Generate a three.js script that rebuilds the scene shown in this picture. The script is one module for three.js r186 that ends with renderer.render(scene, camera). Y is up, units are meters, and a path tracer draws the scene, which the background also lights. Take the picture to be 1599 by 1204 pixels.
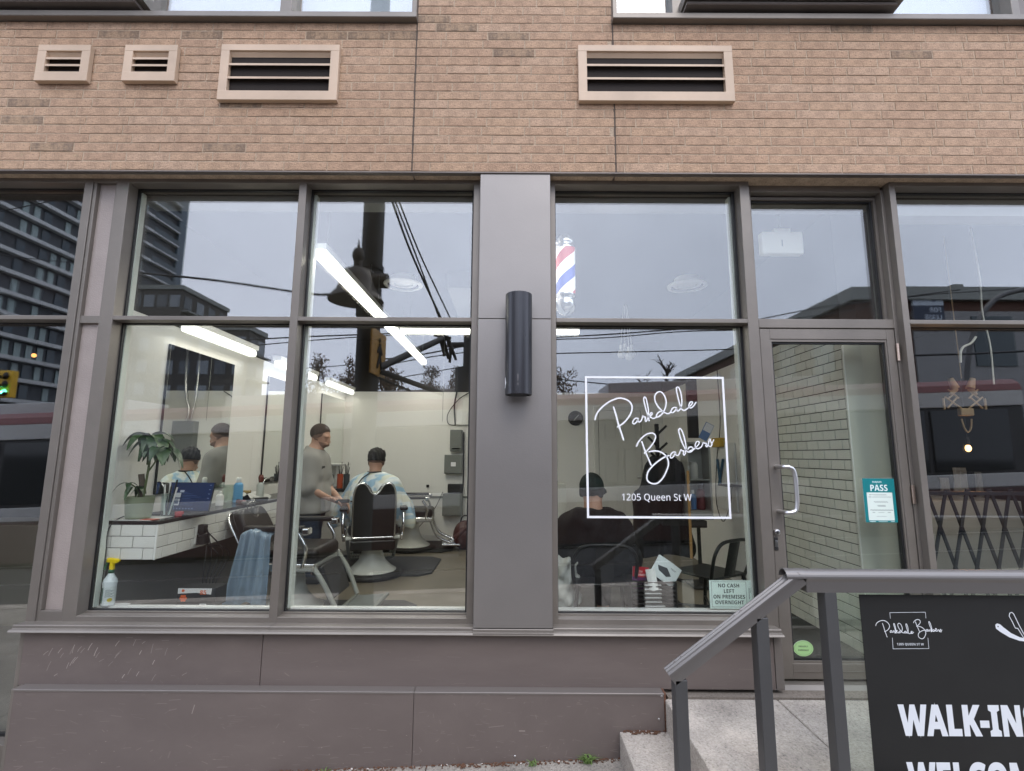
import * as THREE from 'three';
import { mergeGeometries } from 'three/addons/utils/BufferGeometryUtils.js';
import { RoundedBoxGeometry } from 'three/addons/geometries/RoundedBoxGeometry.js';
import { RectAreaLightUniformsLib } from 'three/addons/lights/RectAreaLightUniformsLib.js';
import { FontLoader } from 'three/addons/loaders/FontLoader.js';

// ---------- camera, sky, sun, exposure ----------
const V3 = (x, y, z) => new THREE.Vector3(x, y, z);
const scene = new THREE.Scene();
const camera = new THREE.PerspectiveCamera(76.2336, 1024 / 771, 0.05, 900);
camera.position.set(0, 1.66, 3.0);
camera.rotation.set(0.140967, 0.001619, 0.00563, 'YXZ');
camera.updateMatrixWorld(true);
scene.add(camera);
const renderer = new THREE.WebGLRenderer({ antialias: true });
renderer.setSize(1024, 771);
renderer.toneMapping = THREE.LinearToneMapping;
renderer.toneMappingExposure = 1.6;
renderer.shadowMap.enabled = true;
RectAreaLightUniformsLib.init();

let SEED = 7;
const rnd = () => { SEED = (SEED * 1664525 + 1013904223) >>> 0; return SEED / 4294967296; };
const rr = (a, b) => a + (b - a) * rnd();
// smooth tiling noise in 0..1
function noiseField(w, h, seed, cells, oct = 4, gain = 0.5, ax = 1) {
  const out = new Float32Array(w * h); let s = seed; const R = () => { s = (s * 1664525 + 1013904223) >>> 0; return s / 4294967296; };
  let amp = 1, tot = 0;
  for (let o = 0; o < oct; o++) {
    const cx = Math.max(1, Math.round(cells * ax)) << o, cy = cells << o; const g = new Float32Array(cx * cy); for (let i = 0; i < g.length; i++) g[i] = R();
    for (let y = 0; y < h; y++) {
      const fy = y / h * cy, y0 = Math.floor(fy), ty = fy - y0, sy = ty * ty * (3 - 2 * ty);
      for (let x = 0; x < w; x++) {
        const fx = x / w * cx, x0 = Math.floor(fx), tx = fx - x0, sx = tx * tx * (3 - 2 * tx);
        const a = g[(y0 % cy) * cx + x0 % cx], b = g[(y0 % cy) * cx + (x0 + 1) % cx], c = g[((y0 + 1) % cy) * cx + x0 % cx], d = g[((y0 + 1) % cy) * cx + (x0 + 1) % cx];
        out[y * w + x] += amp * (a + (b - a) * sx + (c - a) * sy + (a - b - c + d) * sx * sy);
      }
    }
    tot += amp; amp *= gain;
  }
  for (let i = 0; i < out.length; i++) out[i] /= tot;
  return out;
}
{ // overcast sky
  const w = 1024, h = 512, d = new Float32Array(w * h * 4), n = noiseField(w, h, 11, 5, 5, 0.55, 2), n2 = noiseField(w, h, 23, 3, 4, 0.5, 2);
  for (let y = 0; y < h; y++) for (let x = 0; x < w; x++) {
    const el = ((y + 0.5) / h - 0.5) * Math.PI, s = Math.max(0, Math.sin(el));
    const c = 1 + 0.62 * (n[y * w + x] - 0.5) + 0.42 * (n2[y * w + x] - 0.5), L = (1.48 + 0.5 * s) * c, t = Math.min(1, Math.max(0, n2[y * w + x] * 1.4 - 0.2)), k = (y * w + x) * 4;
    d[k] = L * (0.835 + 0.05 * t); d[k + 1] = L * 0.935; d[k + 2] = L * (1.17 - 0.05 * t); d[k + 3] = 1;
  }
  const sky = new THREE.DataTexture(d, w, h, THREE.RGBAFormat, THREE.FloatType);
  sky.mapping = THREE.EquirectangularReflectionMapping; sky.magFilter = sky.minFilter = THREE.LinearFilter; sky.needsUpdate = true;
  scene.background = sky; scene.environment = sky; scene.environmentIntensity = 1;
}
const sun = new THREE.DirectionalLight(0xfff4e6, 0.6);
sun.position.set(6, 26, 22); sun.target.position.set(0, 2, 0); scene.add(sun, sun.target);
sun.castShadow = true; sun.shadow.radius = 45; sun.shadow.mapSize.set(2048, 2048);
Object.assign(sun.shadow.camera, { left: -12, right: 12, top: 12, bottom: -12, near: 1, far: 80 });

// ---------- helpers ----------
const cq = camera.quaternion.clone(), FL = 767.2955;
// point of the plane z = const that the photograph shows at pixel (u, v)
function at(u, v, z) { const d = V3((u - 799.5) / FL, -(v - 602) / FL, -1).applyQuaternion(cq), t = (z - 3) / d.z; return V3(d.x * t, 1.66 + d.y * t, z); }
// place in the street whose mirror image in the glass stands at depth d
function street(u, v, d) { const p = at(u, v, 3 - d); p.z = -p.z - 0.176; return p; }
const used = new Map();
function numbered(n) { const k = used.get(n) || 0; used.set(n, k + 1); return k ? n + '_' + String(k).padStart(3, '0') : n; }
function uvMetres(g) {
  if (g.index) g = g.toNonIndexed();
  const p = g.attributes.position, n = g.attributes.normal, uv = new Float32Array(p.count * 2);
  for (let i = 0; i < p.count; i += 3) {
    let ax = 0, ay = 0, az = 0; for (let j = 0; j < 3; j++) { ax += n.getX(i + j); ay += n.getY(i + j); az += n.getZ(i + j); }
    ax = Math.abs(ax); ay = Math.abs(ay); az = Math.abs(az);
    for (let j = 0; j < 3; j++) { const k = i + j, x = p.getX(k), y = p.getY(k), z = p.getZ(k); uv[k * 2] = ax > ay && ax > az ? z : x; uv[k * 2 + 1] = ay >= ax && ay >= az ? z : y; }
  }
  g.setAttribute('uv', new THREE.BufferAttribute(uv, 2)); return g;
}
const clean = g => { g = g.index ? g.toNonIndexed() : g; if (!g.attributes.normal) g.computeVertexNormals(); if (!g.attributes.uv) g.setAttribute('uv', new THREE.BufferAttribute(new Float32Array(g.attributes.position.count * 2), 2)); for (const k of Object.keys(g.attributes)) if (!['position', 'normal', 'uv'].includes(k)) g.deleteAttribute(k); return g; };
const M = (...gs) => { gs = gs.flat().map(clean); return gs.length === 1 ? gs[0] : mergeGeometries(gs); };
// box from corner to corner
function bx(x0, x1, y0, y1, z0, z1) { const g = new THREE.BoxGeometry(x1 - x0, y1 - y0, z1 - z0); g.translate((x0 + x1) / 2, (y0 + y1) / 2, (z0 + z1) / 2); return uvMetres(g); }
function rbx(x0, x1, y0, y1, z0, z1, r = 0.004, s = 2) { const g = new RoundedBoxGeometry(x1 - x0, y1 - y0, z1 - z0, s, r); g.translate((x0 + x1) / 2, (y0 + y1) / 2, (z0 + z1) / 2); return uvMetres(g); }
// extrude a profile of (z, y) points along x
function along(x0, x1, pts) {
  const s = new THREE.Shape(pts.map(([z, y]) => new THREE.Vector2(-z, y))), g = new THREE.ExtrudeGeometry(s, { depth: x1 - x0, bevelEnabled: false });
  g.rotateY(Math.PI / 2); g.translate(x0, 0, 0); return uvMetres(g);
}
function tube(pts, r, seg = 24, rad = 8) { return clean(new THREE.TubeGeometry(new THREE.CatmullRomCurve3(pts.map(p => Array.isArray(p) ? V3(...p) : p)), seg, r, rad, false)); }
function rod(a, b, r, r2 = r, n = 12) { a = Array.isArray(a) ? V3(...a) : a; b = Array.isArray(b) ? V3(...b) : b; const d = b.clone().sub(a), g = new THREE.CylinderGeometry(r2, r, d.length(), n); g.applyQuaternion(new THREE.Quaternion().setFromUnitVectors(V3(0, 1, 0), d.clone().normalize())); g.translate((a.x + b.x) / 2, (a.y + b.y) / 2, (a.z + b.z) / 2); return clean(g); }
function lathe(pts, x = 0, y = 0, z = 0, n = 32) { const g = new THREE.LatheGeometry(pts.map(p => new THREE.Vector2(...p)), n); g.translate(x, y, z); return clean(g); }
const ball = (x, y, z, rx, ry = rx, rz = rx, n = 16) => { const g = new THREE.SphereGeometry(1, n, n / 2 + 2); g.scale(rx, ry, rz); g.translate(x, y, z); return clean(g); };
function spin(g, x, y, z, ax, ay, az) { g.translate(-x, -y, -z); g.applyMatrix4(new THREE.Matrix4().makeRotationFromEuler(new THREE.Euler(ax, ay, az))); g.translate(x, y, z); return g; }
function tag(o, label, category, group, kind) { o.userData.label = label; if (category) o.userData.category = category; if (group) o.userData.group = group; if (kind) o.userData.kind = kind; return o; }
function thing(name, label, category, pos = [0, 0, 0], group, kind) { const o = new THREE.Group(); o.name = numbered(name); o.position.set(...pos); scene.add(o); return tag(o, label, category, group, kind); }
// a mesh; its geometry is written in the axes of its thing, or (inWorld) in the scene's
function part(parent, name, geo, mat, inWorld = true) {
  geo = Array.isArray(geo) ? M(geo) : geo;
  const m = new THREE.Mesh(geo, mat); m.name = parent === scene ? numbered(name) : pnum(parent, name); m.castShadow = m.receiveShadow = true;
  if (inWorld && parent !== scene) { let p = parent, o = V3(0, 0, 0); while (p && p !== scene) { o.add(p.position); p = p.parent; } geo.translate(-o.x, -o.y, -o.z); }
  parent.add(m); return m;
}
function pnum(parent, name) { const k = parent.children.filter(c => c.name.replace(/_\d{3}$/, '') === name).length; return k ? name + '_' + String(k).padStart(3, '0') : name; }
const solo = (name, geo, mat, label, category, group, kind) => tag(part(scene, name, geo, mat), label, category, group, kind);
function copyOf(root, pos, turn, label) { const r = root.clone(); r.name = numbered(root.name.replace(/_\d{3}$/, '')); r.userData = { ...root.userData }; if (label) r.userData.label = label; r.position.set(...pos); if (turn !== undefined) r.rotation.y = turn; scene.add(r); return r; }

// ---------- textures and materials ----------
function dataTex(w, h, fn, rx = 1, ry = 1, srgb = true) {
  const d = new Uint8Array(w * h * 4); for (let i = 0; i < w * h; i++) { const c = fn(i, i % w, Math.floor(i / w)); d[i * 4] = c[0]; d[i * 4 + 1] = c[1]; d[i * 4 + 2] = c[2]; d[i * 4 + 3] = 255; }
  const t = new THREE.DataTexture(d, w, h); t.wrapS = t.wrapT = THREE.RepeatWrapping; t.magFilter = THREE.LinearFilter; t.minFilter = THREE.LinearFilter; if (srgb) t.colorSpace = THREE.SRGBColorSpace; t.repeat.set(rx, ry); t.needsUpdate = true; return t;
}
const cl = x => Math.max(0, Math.min(255, x));
function greyTex(size, seed, cells, oct, gain, lo, hi, rep, srgb = true, ax = 1) { const n = noiseField(size, size, seed, cells, oct, gain, ax); return dataTex(size, size, i => { const v = cl(lo + (hi - lo) * (n[i] - 0.2) / 0.6); return [v, v, v]; }, rep, rep, srgb); }
function canvasTex(w, h, draw) { const c = document.createElement('canvas'); c.width = w; c.height = h; draw(c.getContext('2d'), w, h); const t = new THREE.CanvasTexture(c); t.colorSpace = THREE.SRGBColorSpace; t.magFilter = THREE.LinearFilter; return t; }
const mat = (r, g, b, rough = 0.6, metal = 0, more = {}) => { const m = new THREE.MeshPhysicalMaterial({ roughness: rough, metalness: metal, side: THREE.DoubleSide, ...more }); m.color.setRGB(r, g, b); return m; };
const T = {
  fine: greyTex(512, 3, 64, 3, 0.6, 150, 255, 2.2), fineB: greyTex(512, 4, 90, 3, 0.7, 0, 255, 2.2, false),
  blotch: greyTex(512, 5, 4, 6, 0.6, 224, 255, 0.7), blotchR: greyTex(512, 6, 5, 5, 0.6, 120, 255, 0.8, false),
  ripple: greyTex(256, 13, 3, 2, 0.4, 0, 255, 0.55, false), soft: greyTex(256, 12, 3, 4, 0.5, 236, 255, 0.6), paintB: greyTex(256, 8, 60, 2, 0.5, 0, 255, 3, false), wallB: greyTex(256, 9, 40, 3, 0.6, 0, 255, 1.5, false),
};
T.brick = (() => { const a = noiseField(512, 512, 31, 70, 3, 0.65), b = noiseField(512, 512, 32, 9, 4, 0.6); return dataTex(512, 512, i => { const v = 232 + 70 * (a[i] - 0.5) + 60 * (b[i] - 0.5), sp = a[i] < 0.24 ? 40 : 0; return [cl(v - sp), cl(v - sp * 1.1), cl(v - sp * 1.15)]; }, 3.1, 3.1); })();
T.soot = (() => { const a = noiseField(512, 512, 34, 60, 3, 0.65), b = noiseField(512, 512, 35, 7, 5, 0.62); return dataTex(512, 512, i => { const k = Math.max(0, Math.min(1, (b[i] - 0.42) * 5)), v = 215 + 60 * (a[i] - 0.5); return [cl(v - 44 * k), cl(v - 42 * k), cl(v - 37 * k)]; }, 2.3, 2.3); })();
T.concrete = (() => { const a = noiseField(1024, 1024, 41, 150, 3, 0.6), b = noiseField(1024, 1024, 42, 5, 6, 0.6); return dataTex(1024, 1024, i => { const v = 205 + 60 * (a[i] - 0.5) + 85 * (b[i] - 0.5) - (a[i] < 0.25 ? 30 : 0); return [cl(v), cl(v * 0.985), cl(v * 0.96)]; }, 0.9, 0.9); })();
const clear = (r, g, b, ior = 1.5, rough = 0) => mat(r, g, b, rough, 0, { transmission: 1, thickness: 0, ior });
const A = {
  brick: [[0.49, 0.318, 0.203], [0.508, 0.334, 0.215], [0.47, 0.303, 0.194], [0.5, 0.327, 0.207], [0.476, 0.309, 0.198], [0.516, 0.344, 0.226]].map(c => mat(...c, 0.9, 0, { map: T.brick, bumpMap: T.fineB, bumpScale: 0.0025 })),
  brickDirty: [[0.51, 0.345, 0.215], [0.5, 0.335, 0.21]].map(c => mat(...c, 0.92, 0, { map: T.soot, bumpMap: T.fineB, bumpScale: 0.0025 })),
  mortar: mat(0.53, 0.40, 0.28, 0.95, 0, { map: T.brick, bumpMap: T.fineB, bumpScale: 0.002 }),
  sealant: mat(0.085, 0.06, 0.042, 0.85),
  frame: mat(0.225, 0.198, 0.168, 0.42, 0.35, { map: T.blotch, bumpMap: T.paintB, bumpScale: 0.0002 }),
  frameDark: mat(0.19, 0.16, 0.14, 0.5, 0.3, { map: T.blotch }),
  column: mat(0.265, 0.244, 0.224, 0.4, 0.5, { map: T.soft, bumpMap: T.paintB, bumpScale: 0.00015 }),
  gasket: mat(0.012, 0.012, 0.012, 0.5), glass: clear(0.972, 0.985, 0.965, 2.03), doorGlass: clear(0.95, 0.972, 0.935, 1.7),
  beige: mat(0.40, 0.34, 0.305, 0.35, 0.05, { map: T.blotch, bumpMap: T.paintB, bumpScale: 0.0006 }),
  ventPaint: mat(0.58, 0.425, 0.295, 0.55, 0, { map: T.blotch }), black: mat(0.012, 0.011, 0.01, 0.6), void: mat(0.006, 0.005, 0.005, 0.9),
  lamp: mat(0.028, 0.028, 0.032, 0.42, 0.2, { roughnessMap: T.blotchR }), steel: mat(0.62, 0.61, 0.6, 0.28, 1), chrome: mat(0.8, 0.8, 0.8, 0.1, 1), brushed: mat(0.7, 0.69, 0.68, 0.36, 1),
  rail: mat(0.175, 0.163, 0.152, 0.34, 0.55), post: mat(0.078, 0.077, 0.076, 0.45, 0.1, { map: T.blotch }),
  concrete: mat(0.66, 0.60, 0.53, 0.92, 0, { map: T.concrete, bumpMap: T.fineB, bumpScale: 0.003 }),
  white: mat(0.80, 0.79, 0.75, 0.6, 0, { bumpMap: T.wallB, bumpScale: 0.0006 }), whiteGloss: mat(0.80, 0.80, 0.77, 0.25), tile: mat(0.74, 0.735, 0.69, 0.14, 0, {}), tileB: mat(0.70, 0.695, 0.65, 0.16, 0, {}), grout: mat(0.035, 0.034, 0.032, 0.9),
  upper: mat(0.022, 0.02, 0.018, 0.9), floorIn: mat(0.20, 0.172, 0.128, 0.42, 0, { map: T.blotch }), rubber: mat(0.03, 0.03, 0.031, 0.7, 0, { bumpMap: T.fineB, bumpScale: 0.002 }),
  leather: mat(0.014, 0.0125, 0.012, 0.36, 0, { bumpMap: T.fineB, bumpScale: 0.0008 }), maroon: mat(0.06, 0.016, 0.014, 0.38, 0, { bumpMap: T.fineB, bumpScale: 0.0008 }), enamel: mat(0.62, 0.63, 0.58, 0.2),
  greyBox: mat(0.17, 0.18, 0.165, 0.5, 0.1), counterTop: mat(0.015, 0.014, 0.014, 0.22), mirror: mat(0.86, 0.88, 0.85, 0.015, 1),
  skin: mat(0.46, 0.27, 0.19, 0.5), hair: mat(0.018, 0.013, 0.011, 0.7), tee: mat(0.33, 0.32, 0.30, 0.95, 0, { map: T.soft }), jeans: mat(0.03, 0.045, 0.085, 0.9, 0, { map: T.fine }), hoodie: mat(0.012, 0.012, 0.014, 0.95, 0, { map: T.fine }),
  walk: mat(0.46, 0.425, 0.375, 0.92, 0, { map: T.concrete, bumpMap: T.fineB, bumpScale: 0.003 }), asphalt: mat(0.055, 0.054, 0.053, 0.95, 0, { map: T.concrete }), vinyl: mat(0.86, 0.86, 0.87, 0.5),
};
const glow = (r, g, b, k) => { const m = mat(0.8, 0.8, 0.8, 0.5); m.emissive.setRGB(r, g, b); m.emissiveIntensity = k; return m; };
A.glass.bumpMap = T.ripple; A.glass.bumpScale = 0.00025;
A.tubeGlow = glow(1, 0.985, 0.93, 3.2);
// ---------- brick walls ----------
const brickGeo0 = [0, 1, 2].map(k => { // a brick face with a chamfered arris, 0.267 x 0.0545, set proud of its mortar
  const v = [], q = (a, b, e, f) => v.push(a, b, e, a, e, f), X = 0.1335, Y = 0.02725, d = 0.0034, c = 0.0012 + k * 0.0006, j = () => rr(-0.0012, 0.0012);
  const b = [[-X, -Y], [X, -Y], [X, Y], [-X, Y]], F = b.map(([x, y]) => [x - Math.sign(x) * c + j(), y - Math.sign(y) * c + j(), d + j() * 0.6]), B = b.map(([x, y]) => [x + j(), y + j() * 0.5, d - c]), Z = b.map(([x, y]) => [x, y, -0.004]);
  q(F[0], F[1], F[2], F[3]); for (let i = 0; i < 4; i++) { const n = (i + 1) % 4; q(B[i], B[n], F[n], F[i]); q(Z[i], Z[n], B[n], B[i]); }
  const g = new THREE.BufferGeometry(); g.setAttribute('position', new THREE.Float32BufferAttribute(v.flat(), 3)); g.computeVertexNormals(); return uvMetres(g);
});
const BY = 3.445, CP = 0.0626, BP = 0.2765, BZ = 0.094;
const vents = [[-3.115, -2.772, 4.045, 4.305], [-2.548, -2.203, 4.047, 4.307], [-1.917, -1.144, 3.915, 4.314], [0.415, 1.42, 3.92, 4.32]];
function brickWall(x0, x1, y1, label, off) {
  const t = thing('brick_wall', label, 'brick wall', [x0, BY, 0], 'brick wall bays above the shopfront', 'structure');
  part(t, 'mortar', bx(x0, x1, BY - 0.001, y1, -0.1, BZ), A.mortar);
  for (let k = 0; BY + k * CP < y1 - 0.02; k++) {
    const yc = BY + k * CP + CP / 2, yTop = Math.min(yc + 0.02725, y1 - 0.001), sh = off + (k % 2) * 0.29 * BP + (k % 5) * 0.012;
    for (let x = x0 - BP + ((sh % BP) + BP) % BP; x < x1; x += BP) {
      let a = Math.max(x + 0.0045, x0), b = Math.min(x + BP - 0.0045, x1); if (b - a < 0.03) continue;
      const xc = (a + b) / 2; if (vents.some(v => a > v[0] + 0.03 && b < v[1] - 0.03 && yc - 0.04 > v[2] && yc + 0.04 < v[3])) continue;
      const m = new THREE.Mesh(brickGeo0[Math.floor(rnd() * 3)], rnd() < (yc > 4.36 ? 0.1 : yc < 4.1 && vents.some(v => Math.abs(xc - v[0] - 0.1) < 0.2) ? 0.06 : 0.012) ? A.brickDirty[rnd() < 0.5 ? 0 : 1] : A.brick[Math.floor(rnd() * 6)]);
      m.name = pnumFast(t, 'brick'); m.castShadow = m.receiveShadow = true;
      m.scale.set((b - a) / 0.267, (yTop - yc + 0.02725) / 0.0545, 1); m.position.set(xc - x0, (yc - 0.02725 + yTop) / 2 - BY, BZ + rr(-0.0012, 0.0012)); m.rotation.z = rr(-0.003, 0.003); if (rnd() < 0.5) m.rotation.z += Math.PI;
      t.add(m);
    }
  }
  return t;
}
function pnumFast(t, n) { const k = (t.userData_count ||= {})[n] || 0; t.userData_count[n] = k + 1; return k ? n + '_' + String(k).padStart(3, '0') : n; }
brickWall(-3.7, -0.655, 4.508, 'buff brick wall bay on the left carrying two small vents and a long vent', 0.02);
brickWall(-0.645, 0.645, 4.86, 'narrow buff brick bay in the middle, rising between the upper windows', 0.11);
brickWall(0.655, 3.7, 4.508, 'buff brick wall bay on the right, above the door', 0.05);
for (const [x, l] of [[-0.65, 'dark movement joint between the left and middle brick bays'], [0.65, 'dark movement joint between the middle and right brick bays']]) solo('movement_joint', bx(x - 0.0075, x + 0.0075, BY, 4.7, 0.05, 0.096), A.sealant, l, 'joint', null, 'structure');

function vent([x0, x1, y0, y1], label, group) {
  const t = thing('wall_vent', label, 'vent', [(x0 + x1) / 2, y0, 0.1], group), f = 0.056, z0 = 0.098, z1 = 0.132, a = x0 + f, b = x1 - f, c = y0 + 0.066, d = y1 - 0.045;
  part(t, 'frame', [rbx(x0, x1, d, y1, z0, z1, 0.003), rbx(x0, x1, y0, c, z0, z1, 0.003), rbx(x0, a, c - 0.002, d + 0.002, z0 + 0.001, z1 - 0.001, 0.002), rbx(b, x1, c - 0.002, d + 0.002, z0 + 0.001, z1 - 0.001, 0.002)], A.ventPaint);
  part(t, 'vent_shade_backing', bx(a - 0.004, b + 0.004, c - 0.004, d + 0.004, z0 - 0.05, z0 + 0.003), mat(0.018, 0.013, 0.01, 0.9));  // solid backing, its dark colour stands in for shade inside the vent
  for (let k = 1; k <= 3; k++) { const y = c + (d - c) * k / 3; part(t, 'louvre', along(a, b, k < 3 ? [[z1 - 0.004, y - 0.009], [z1 - 0.004, y + 0.006], [z0 + 0.006, y + 0.022], [z0 + 0.006, y + 0.016]] : [[z1 - 0.012, d - 0.004], [z1 - 0.012, d], [z0 + 0.006, d], [z0 + 0.006, d - 0.028]]), A.ventPaint); }
}
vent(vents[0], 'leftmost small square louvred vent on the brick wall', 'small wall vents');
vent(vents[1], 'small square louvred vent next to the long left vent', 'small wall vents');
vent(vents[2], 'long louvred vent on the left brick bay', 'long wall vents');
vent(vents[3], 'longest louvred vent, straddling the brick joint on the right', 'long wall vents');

// ---------- upper storey windows ----------
function upperLedge(x0, x1, l) { solo('window_ledge', along(x0, x1, [[0.05, 4.512], [0.142, 4.508], [0.145, 4.512], [0.145, 4.546], [0.142, 4.549], [0.0, 4.556], [0.0, 4.512]]), A.frame, l, 'ledge', 'upper window ledges', 'structure'); }
upperLedge(-3.7, -0.647, 'grey metal ledge under the upper left window'); upperLedge(0.647, 3.7, 'grey metal ledge under the upper right window');
const blindMat = mat(0.42, 0.46, 0.48, 0.75), upGlass = clear(0.97, 0.98, 0.98, 2.0);
function upperWindow(label, x0, x1, mulls, panes, dark) {
  const t = thing('upper_window', label, 'window', [(x0 + x1) / 2, 4.55, 0], 'upper storey windows');
  for (const [a, b] of mulls) part(t, 'mullion', rbx(a, b, 4.551, 5.2, -0.06, 0.06, 0.004), A.frame);
  for (const [a, b] of panes) { part(t, 'pane', bx(a, b, 4.556, 5.2, -0.02, -0.008), upGlass); part(t, 'blind', bx(a, b, 4.556, 5.2, -0.09, -0.08), blindMat); }
  for (const [a, b] of dark) part(t, 'panel', bx(a, b, 4.556, 5.2, -0.04, -0.012), A.frameDark);
}
const ux = (u, z = 0.03) => at(u, 12, z).x;
upperWindow('upper left window with pale blinds, above the long left vent', -3.7, -0.65, [[ux(222), ux(244)], [ux(441), ux(459)], [ux(645), -0.648]], [[-3.7, ux(222)], [ux(244), ux(441)], [ux(459), ux(645)]], [[-3.9, -3.72]]);
upperWindow('upper right window with pale blinds, above the longest vent', 0.65, 3.7, [[0.648, ux(962)], [ux(1047), ux(1072)], [ux(1572), ux(1584)]], [[ux(962), ux(1047)], [ux(1072), ux(1572)]], [[ux(1584), 3.7]]);
function sash(x0, x1, l) {
  const t = thing('awning_sash', l, 'window sash', [(x0 + x1) / 2, 4.56, 0.15], 'open awning sashes');
  part(t, 'rail', along(x0, x1, [[0.0, 4.60], [0.24, 4.622], [0.245, 4.628], [0.245, 4.67], [0.0, 4.69]]), A.frame);
  part(t, 'lower_rail', along(x0 + 0.01, x1 - 0.04, [[0.0, 4.575], [0.17, 4.583], [0.175, 4.588], [0.175, 4.6], [0.0, 4.6]]), A.frameDark);
  part(t, 'seal', along(x0 + 0.012, x1 - 0.06, [[0.0, 4.556], [0.1, 4.557], [0.1, 4.575], [0.0, 4.575]]), A.gasket);
}
sash(-3.7, at(213, 12, 0.2).x, 'open awning window sash hanging over the ledge at the top left'); sash(at(1073, 12, 0.2).x, at(1418, 12, 0.2).x, 'open awning window sash hanging over the ledge at the top right');

// ---------- shopfront frames ----------
const GZ = -0.088, HEAD = 3.417, TR0 = 2.49, TR1 = 2.517, SB = 0.737;
solo('soffit_flashing', along(-3.9, 3.9, [[0.098, 3.443], [0.098, 3.436], [0.092, 3.435], [-0.03, 3.460], [-0.03, 3.468]]), A.frameDark, 'dark metal soffit flashing along the foot of the brick wall', 'flashing', null, 'structure');
function pane(t, x0, x1, y0, y1, m = A.glass, z = GZ) {
  part(t, 'pane', bx(x0 + 0.001, x1 - 0.001, y0 + 0.001, y1 - 0.001, z - 0.012, z), m);
  const g = 0.005; part(t, 'gasket', [bx(x0 - 0.012, x1 + 0.012, y0 - 0.012, y0 + g, z - 0.02, z + 0.006), bx(x0 - 0.012, x1 + 0.012, y1 - g, y1 + 0.012, z - 0.02, z + 0.006), bx(x0 - 0.012, x0 + g, y0 + g, y1 - g, z - 0.02, z + 0.006), bx(x1 - g, x1 + 0.012, y0 + g, y1 - g, z - 0.02, z + 0.006)], A.gasket);
}
const mull = (t, x0, x1, y0, y1, z1 = 0, z0 = -0.15) => part(t, 'mullion', [rbx(x0, x1, y0, y1, z0, z1, 0.003)], A.frame);
const headBar = (t, x0, x1, z1 = 0) => part(t, 'head_frame', [rbx(x0, x1, HEAD, 3.4585, -0.15, z1 - 0.001, 0.002)], A.frame);
const transom = (t, x0, x1) => part(t, 'transom', [rbx(x0, x1, TR0, TR1, -0.14, -0.001, 0.003)], A.frame);
const sillRail = (t, x0, x1) => part(t, 'sill_frame', along(x0, x1, [[-0.15, 0.69], [-0.003, 0.69], [-0.002, 0.694], [-0.002, 0.722], [-0.006, 0.7245], [-0.06, 0.7255], [-0.06, 0.733], [-0.15, 0.733]]), A.frame);
{ // left shop window: two bays and the beige side panel
  const t = thing('shop_window', 'left shop window with two bays of glass and a narrow beige side panel', 'shop window', [-1.5, 0.7, 0]);
  mull(t, -2.812, -2.758, 0.0, HEAD + 0.042); mull(t, -2.598, -2.522, 0.69, HEAD + 0.042); mull(t, -1.405, -1.356, 0.69, HEAD + 0.042); mull(t, -0.262, -0.222, 0.69, HEAD + 0.042);
  headBar(t, -2.758, -2.598); headBar(t, -2.522, -1.405); headBar(t, -1.356, -0.262);
  for (const [a, b] of [[-2.522, -1.405], [-1.356, -0.262]]) { transom(t, a, b); sillRail(t, a, b); pane(t, a + 0.004, b - 0.010, SB - 0.004, TR0 - 0.002); pane(t, a + 0.004, b - 0.010, TR1 + 0.002, 3.414); }
  part(t, 'transom', rbx(-2.758, -2.598, 2.47, 2.52, -0.1, -0.012, 0.003), A.frame); part(t, 'sill_frame', rbx(-2.758, -2.598, 0.69, 0.75, -0.1, -0.008, 0.003), A.frame);
  part(t, 'panel_bead', [rbx(-2.756, -2.735, 0.75, HEAD, -0.1, -0.006, 0.003), rbx(-2.612, -2.598, 0.75, HEAD, -0.1, -0.006, 0.003)], A.frame);
  part(t, 'side_panel', bx(-2.738, -2.608, 0.745, 2.475, -0.08, -0.035), A.beige); part(t, 'side_panel', bx(-2.738, -2.608, 2.515, 3.42, -0.08, -0.035), A.beige);
}
{ // right shop window
  const t = thing('shop_window', 'right shop window with the white shop name lettered on its lower pane', 'shop window', [0.87, 0.7, 0]);
  mull(t, 0.238, 0.27, 0.69, HEAD + 0.042); mull(t, 1.475, 1.537, 0.36, HEAD + 0.042, 0.0);
  headBar(t, 0.27, 1.475); transom(t, 0.27, 1.475); sillRail(t, 0.27, 1.475); pane(t, 0.274, 1.465, SB - 0.004, TR0 - 0.002); pane(t, 0.274, 1.465, TR1 + 0.002, 3.414);
}
{ // door frame with its transom light
  const t = thing('door_frame', 'grey metal door frame with a glass light over the barber shop door', 'door frame', [2.0, 0.37, 0]);
  part(t, 'jamb', rbx(1.5375, 1.569, 0.37, 3.458, -0.16, -0.05, 0.003), A.frame); part(t, 'jamb', rbx(2.432, 2.468, 0.37, 3.42, -0.16, -0.05, 0.003), A.frame);
  part(t, 'head_frame', rbx(1.569, 2.432, 3.40, 3.458, -0.16, -0.05, 0.003), A.frame); part(t, 'transom', rbx(1.569, 2.432, 2.474, 2.533, -0.16, -0.051, 0.003), A.frame);
  part(t, 'glazing_bead', [bx(1.569, 2.432, 3.372, 3.39, -0.15, -0.1), bx(1.569, 1.587, 2.533, 3.372, -0.15, -0.1), bx(2.414, 2.432, 2.533, 3.372, -0.15, -0.1)], A.frame);
  pane(t, 1.594, 2.407, 2.542, 3.365, A.glass, -0.125);
  part(t, 'threshold', along(1.54, 2.45, [[-0.14, 0.345], [0.0, 0.345], [0.004, 0.352], [-0.02, 0.37], [-0.14, 0.375]]), A.frame);
}
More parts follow.
